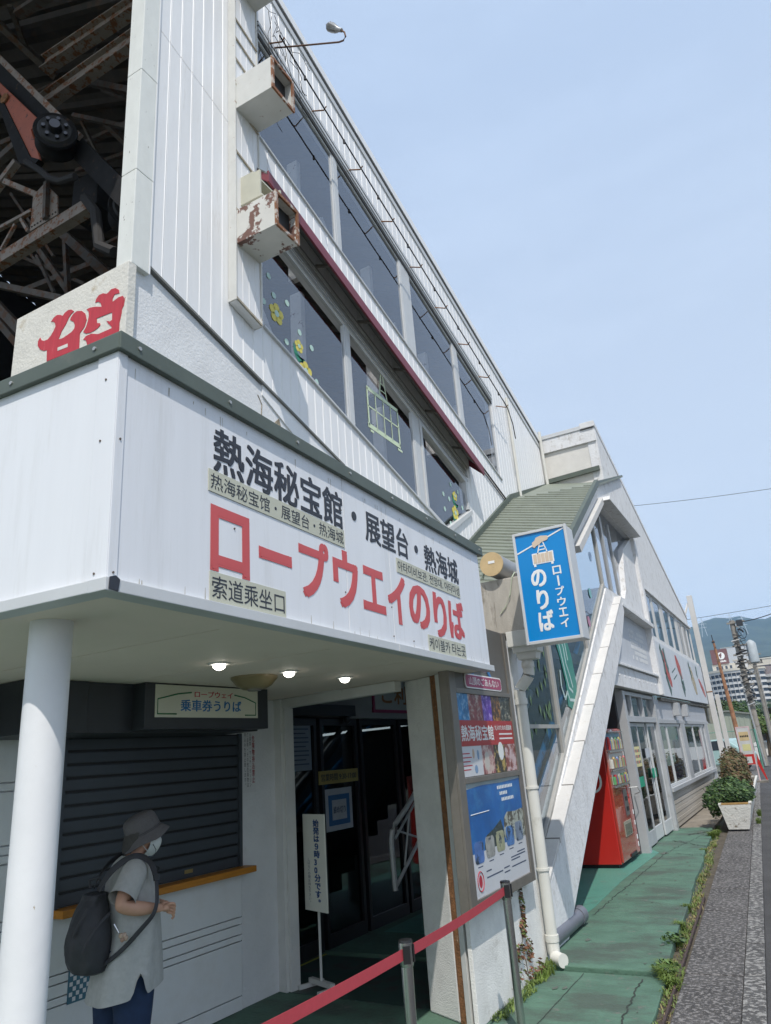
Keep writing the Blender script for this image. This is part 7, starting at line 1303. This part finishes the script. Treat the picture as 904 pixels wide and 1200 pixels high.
tree('roadside_tree', 'round green tree between the rusty mast and the thick pole', -3.9, 60, [(-3.9, 60, 3.0, 1.1, 1, .8), (-3.2, 60.4, 2.7, 1, 1, .7), (-4.5, 60.5, 2.5, .9, 1, .7)], 5000, .11, 31, g1, g2)
tree('roadside_tree', 'yellow green hedge tree under the palm', -2.3, 57, [(-2.4, 57, 2.0, .9, .8, .6), (-1.6, 57, 2.0, .9, .8, .6), (-1.0, 57.5, 2.2, .8, .8, .7)], 5000, .10, 32, g2, leafm('leaf_yellow', (.16, .19, .05)))
tree('roadside_tree', 'dark bushy tree far right behind the low wall', 2.5, 70, [(2.5, 70, 2.4, 2.2, 1.5, 1.6), (0, 71, 2, 1.8, 1.5, 1.2)], 5000, .16, 33, g1, b2)
tree('roadside_tree', 'dark green tree behind the shed roof beside the white posts', -6.5, 64, [(-6.2, 64, 3.0, 1.8, 1.4, 1.0), (-5.0, 64, 3.2, 1.2, 1, .9)], 4000, .14, 34, g1, b2)

# ================================================================== HOTELS AND HILLS
cw_ = mat('hotel_white', (.55, .54, .52), .8, var=.05); cgl = mat('hotel_recess', (.06, .07, .085), .4, var=.3, scale=.3); crm = mat('hotel_cream', (.52, .48, .40), .8, var=.05)
ho = thing('curved_hotel', 'large hotel with curved white balcony bands', 'hotel', (-20, 460, 0))
def arc(x0, x1, yc, bulge, n=22): return [(x0 + (x1 - x0) * i / n, yc - bulge * sin(pi * i / n)) for i in range(n + 1)]
def arcslab(x0, x1, yc, bulge, depth, z0, z1, name, m, par): a = arc(x0, x1, yc, bulge); b = MB(); b.hprism(a + [(x1, yc + depth), (x0, yc + depth)], z0, z1); return b.build(name, m, par)
for f in range(11):
    z = .6 + f * 3.0
    arcslab(-40.5, -12, 452, 9, 20, z, z + 1.75, 'balcony_recess', cgl, ho); arcslab(-41, -11.6, 451, 9, 20, z + 1.76, z + 3.0, 'balcony_band', cw_, ho)
    for k in range(12): x = -39 + k * 2.25; yb = 450.2 - 9 * sin(pi * (x + 41) / 29.4); b = MB(); b.box(yb, yb + 2.4, x, x + .25, z, z + 1.755) if 0 else b.box(yb - .1, yb + 2.0, x, x + .13, z + .001, z + 1.755); b.build('balcony_divider', cw_, ho)
arcslab(-41.5, -11, 450.5, 9, 21, 33.6, 34.8, 'roof_parapet', crm, ho)
tw = thing('hotel_sign_tower', 'brown hotel sign tower with white round emblem over a cream penthouse', 'sign tower', (-33, 462, 34)); brn = mat('sign_brown', (.16, .06, .045), .7); FT = Fr(0, 460, 90)
b = MB(FT); b.box(-37.5, -28.8, -6, 0, 39.2, 47.6); b.build('sign_block', brn, tw); b = MB(FT); b.box(-38, -26, -8, -.5, 34.8, 39.19); b.build('penthouse', crm, tw)
b = MB(FT); b.disc((-32.2, 459.9, 43.8), 2.05, (0, 1, 0), 28, .1); b.build('emblem', letter_white, tw); b = MB(FT); b.prism([(-32.9, 42.6), (-32.3, 42.4), (-31.6, 45.2), (-32.2, 45.4)], .12, .16); b.build('emblem_stroke', brn, tw); b = MB(FT); b.disc((-32.5, 459.84, 44.1), .75, (0, 1, 0), 14, .05); b.build('emblem_dot', brn, tw)
for k in range(7): b = MB(FT); b.box(-34.2 + k * .62, -33.75 + k * .62, .0, .05, 40.2, 41.0 + .3 * (k % 2)); b.build('sign_letter', letter_white, tw)
for k in range(4): b = MB(FT); b.box(-36 + k * 2.4, -34.8 + k * 2.4, -.5, -.45, 36, 38); b.build('window', cgl, tw)
h2 = thing('stepped_hotel', 'white hotel wing with stacked balconies right of the curved hotel', 'hotel', (-5, 455, 0))
for f in range(10):
    z = .6 + f * 3.0; arcslab(-12.5, 14, 458, 5, 14, z, z + 1.6, 'balcony_recess', cgl if f % 3 else mat('recess_warm', (.2, .18, .15), .7), h2); arcslab(-13, 14.5, 457, 5, 14, z + 1.61, z + 3.0, 'balcony_band', cw_, h2)
def block(name, label, x0, x1, y, z0, z1, m, wx, wz, dep=14, wm=None, ww_=.55, wh=.55):
    t = thing(name, label, 'building', ((x0 + x1) / 2, y, z0)); F_ = Fr(0, y, 90); b = MB(F_); b.box(x0, x1, -dep, 0, z0, z1); b.build('wall', m, t); b = MB(F_); b.box(x0 - .3, x1 + .3, -dep - .3, .3, z1, z1 + .6); b.build('roof', crm, t)
    dx = (x1 - x0) / wx; dz = (z1 - max(z0, z1 - 3.1 * wz)) / wz; base = None
    for i in range(wx):
        for j in range(wz):
            b0 = (x0 + (i + .5 - ww_ / 2) * dx, z1 - (j + .5 + wh / 2) * dz)
            b = MB(F_)
            if base is None: b.box(b0[0], b0[0] + dx * ww_, .0, .06, b0[1], b0[1] + dz * wh); base = b.build('window', wm or cgl, t); o0 = b0
            else: share(base, 'window', t, (b0[0] - o0[0], 0, b0[1] - o0[1]))
    return t
block('cream_building', 'long cream building with window row behind the slim pole', -21, 16, 480, 20, 41, crm, 22, 5)
block('grid_building', 'brownish building with close window grid at the right edge', -14.5, 16, 462, 20, 36.2, mat('grid_brown', (.20, .16, .15), .8), 20, 4, wm=mat('grid_pale', (.35, .33, .32), .7))
block('white_block', 'small white block beside the brown sign tower', -27, -20, 470, 30, 41, cw_, 5, 3)
hr_ = random.Random(17)
for k, (x, y, z, w_, h_) in enumerate(((-62, 900, 92, 26, 12), (-40, 980, 78, 22, 10), (-14, 900, 70, 30, 13), (4, 1000, 90, 20, 9), (-80, 1050, 105, 18, 8), (20, 950, 76, 24, 12))):
    block('hillside_house', ['wide pale terraced block above the sign tower on the hill', 'pale hillside house left of the pole top', 'long pale hillside block right of the transformer', 'small hillside house beside the right edge', 'farthest pale house high on the hill', 'hillside block cut by the right edge'][k], x, x + w_, y, z - 30, z, cw_, 6, 3, dep=10)
# hills
hm = mat('hill_forest', (.024, .042, .026), .95, var=.4, scale=.02, dirt=(.045, .065, .035), dlo=.45, dhi=.6, dscale=.012)
def hz(x, y):
    r = 0; 
    for i, (f, a) in enumerate(((.0016, 38), (.0041, 20), (.010, 9), (.024, 4))): r += a * sin(x * f * 1.3 + i * 2.1 + y * f * .8) * cos(y * f + i * 1.7 - x * f * .4)
    t = max(0, min(1, (y - 500) / 1700)); base = 300 * t ** 1.25
    base += 18 * math.exp(-((x + 150) / 45) ** 2) * t + 10 * math.exp(-((x + 75) / 30) ** 2) * t + 60 * math.exp(-((x - 450) / 250) ** 2) * t - 15 * math.exp(-((x + 40) / 22) ** 2) * t
    far = max(0, (y - 2250) / 600); return base - 260 * far ** 1.5 + r * min(1, t * 1.5) * .45 - 2
V = []; F = []; nx, ny = 150, 70
for j in range(ny + 1):
    for i in range(nx + 1): x = -2600 + 4600 * i / nx; y = 480 + 2500 * j / ny; V.append((x, y, hz(x, y)))
for j in range(ny):
    for i in range(nx): a = j * (nx + 1) + i; F.append((a, a + 1, a + nx + 2, a + nx + 1))
me = bpy.data.meshes.new('hills'); me.from_pydata(V, [], F); me.polygons.foreach_set('use_smooth', [True] * len(F)); me.materials.append(hm); o = bpy.data.objects.new('hills', me); COL.objects.link(o); struct(o)
for k, (x, y) in enumerate(((-158, 1900), (-100, 2000), (-70, 1900))):
    z = hz(x, y); b = MB(); 
    for s in (-1, 1): b.beam((x + s * 6, y, z - 3), (x, y, z + 42), 1.0, 1.0)
    for q in (20, 28, 36): b.beam((x - 9, y, z + q), (x + 9, y, z + q), .8, .8)
    o = b.build('power_pylon', alu_white); tag(o, ['pale steel pylon on the hill left of the thick pole', 'pale steel pylon on the hill right of the thick pole', 'pale steel pylon on the hill near the right edge'][k], 'pylon'); 

# ================================================================== HAZE
b = MB(); b.box(-500, 3400, -3200, 3200, -1.5, 470); hzb = b.build('haze', mat('haze_tmp', (1, 1, 1))); hzb['kind'] = 'stuff'
m = bpy.data.materials.new('haze_air'); m.use_nodes = True; n_ = m.node_tree; n_.nodes.clear(); o_ = n_.nodes.new('ShaderNodeOutputMaterial'); v_ = n_.nodes.new('ShaderNodeVolumePrincipled')
v_.inputs['Color'].default_value = (.42, .66, 1, 1); v_.inputs['Density'].default_value = .00020; v_.inputs['Anisotropy'].default_value = .1; n_.links.new(v_.outputs[0], o_.inputs['Volume']); hzb.data.materials.clear(); hzb.data.materials.append(m); hzb.display_type = 'WIRE'
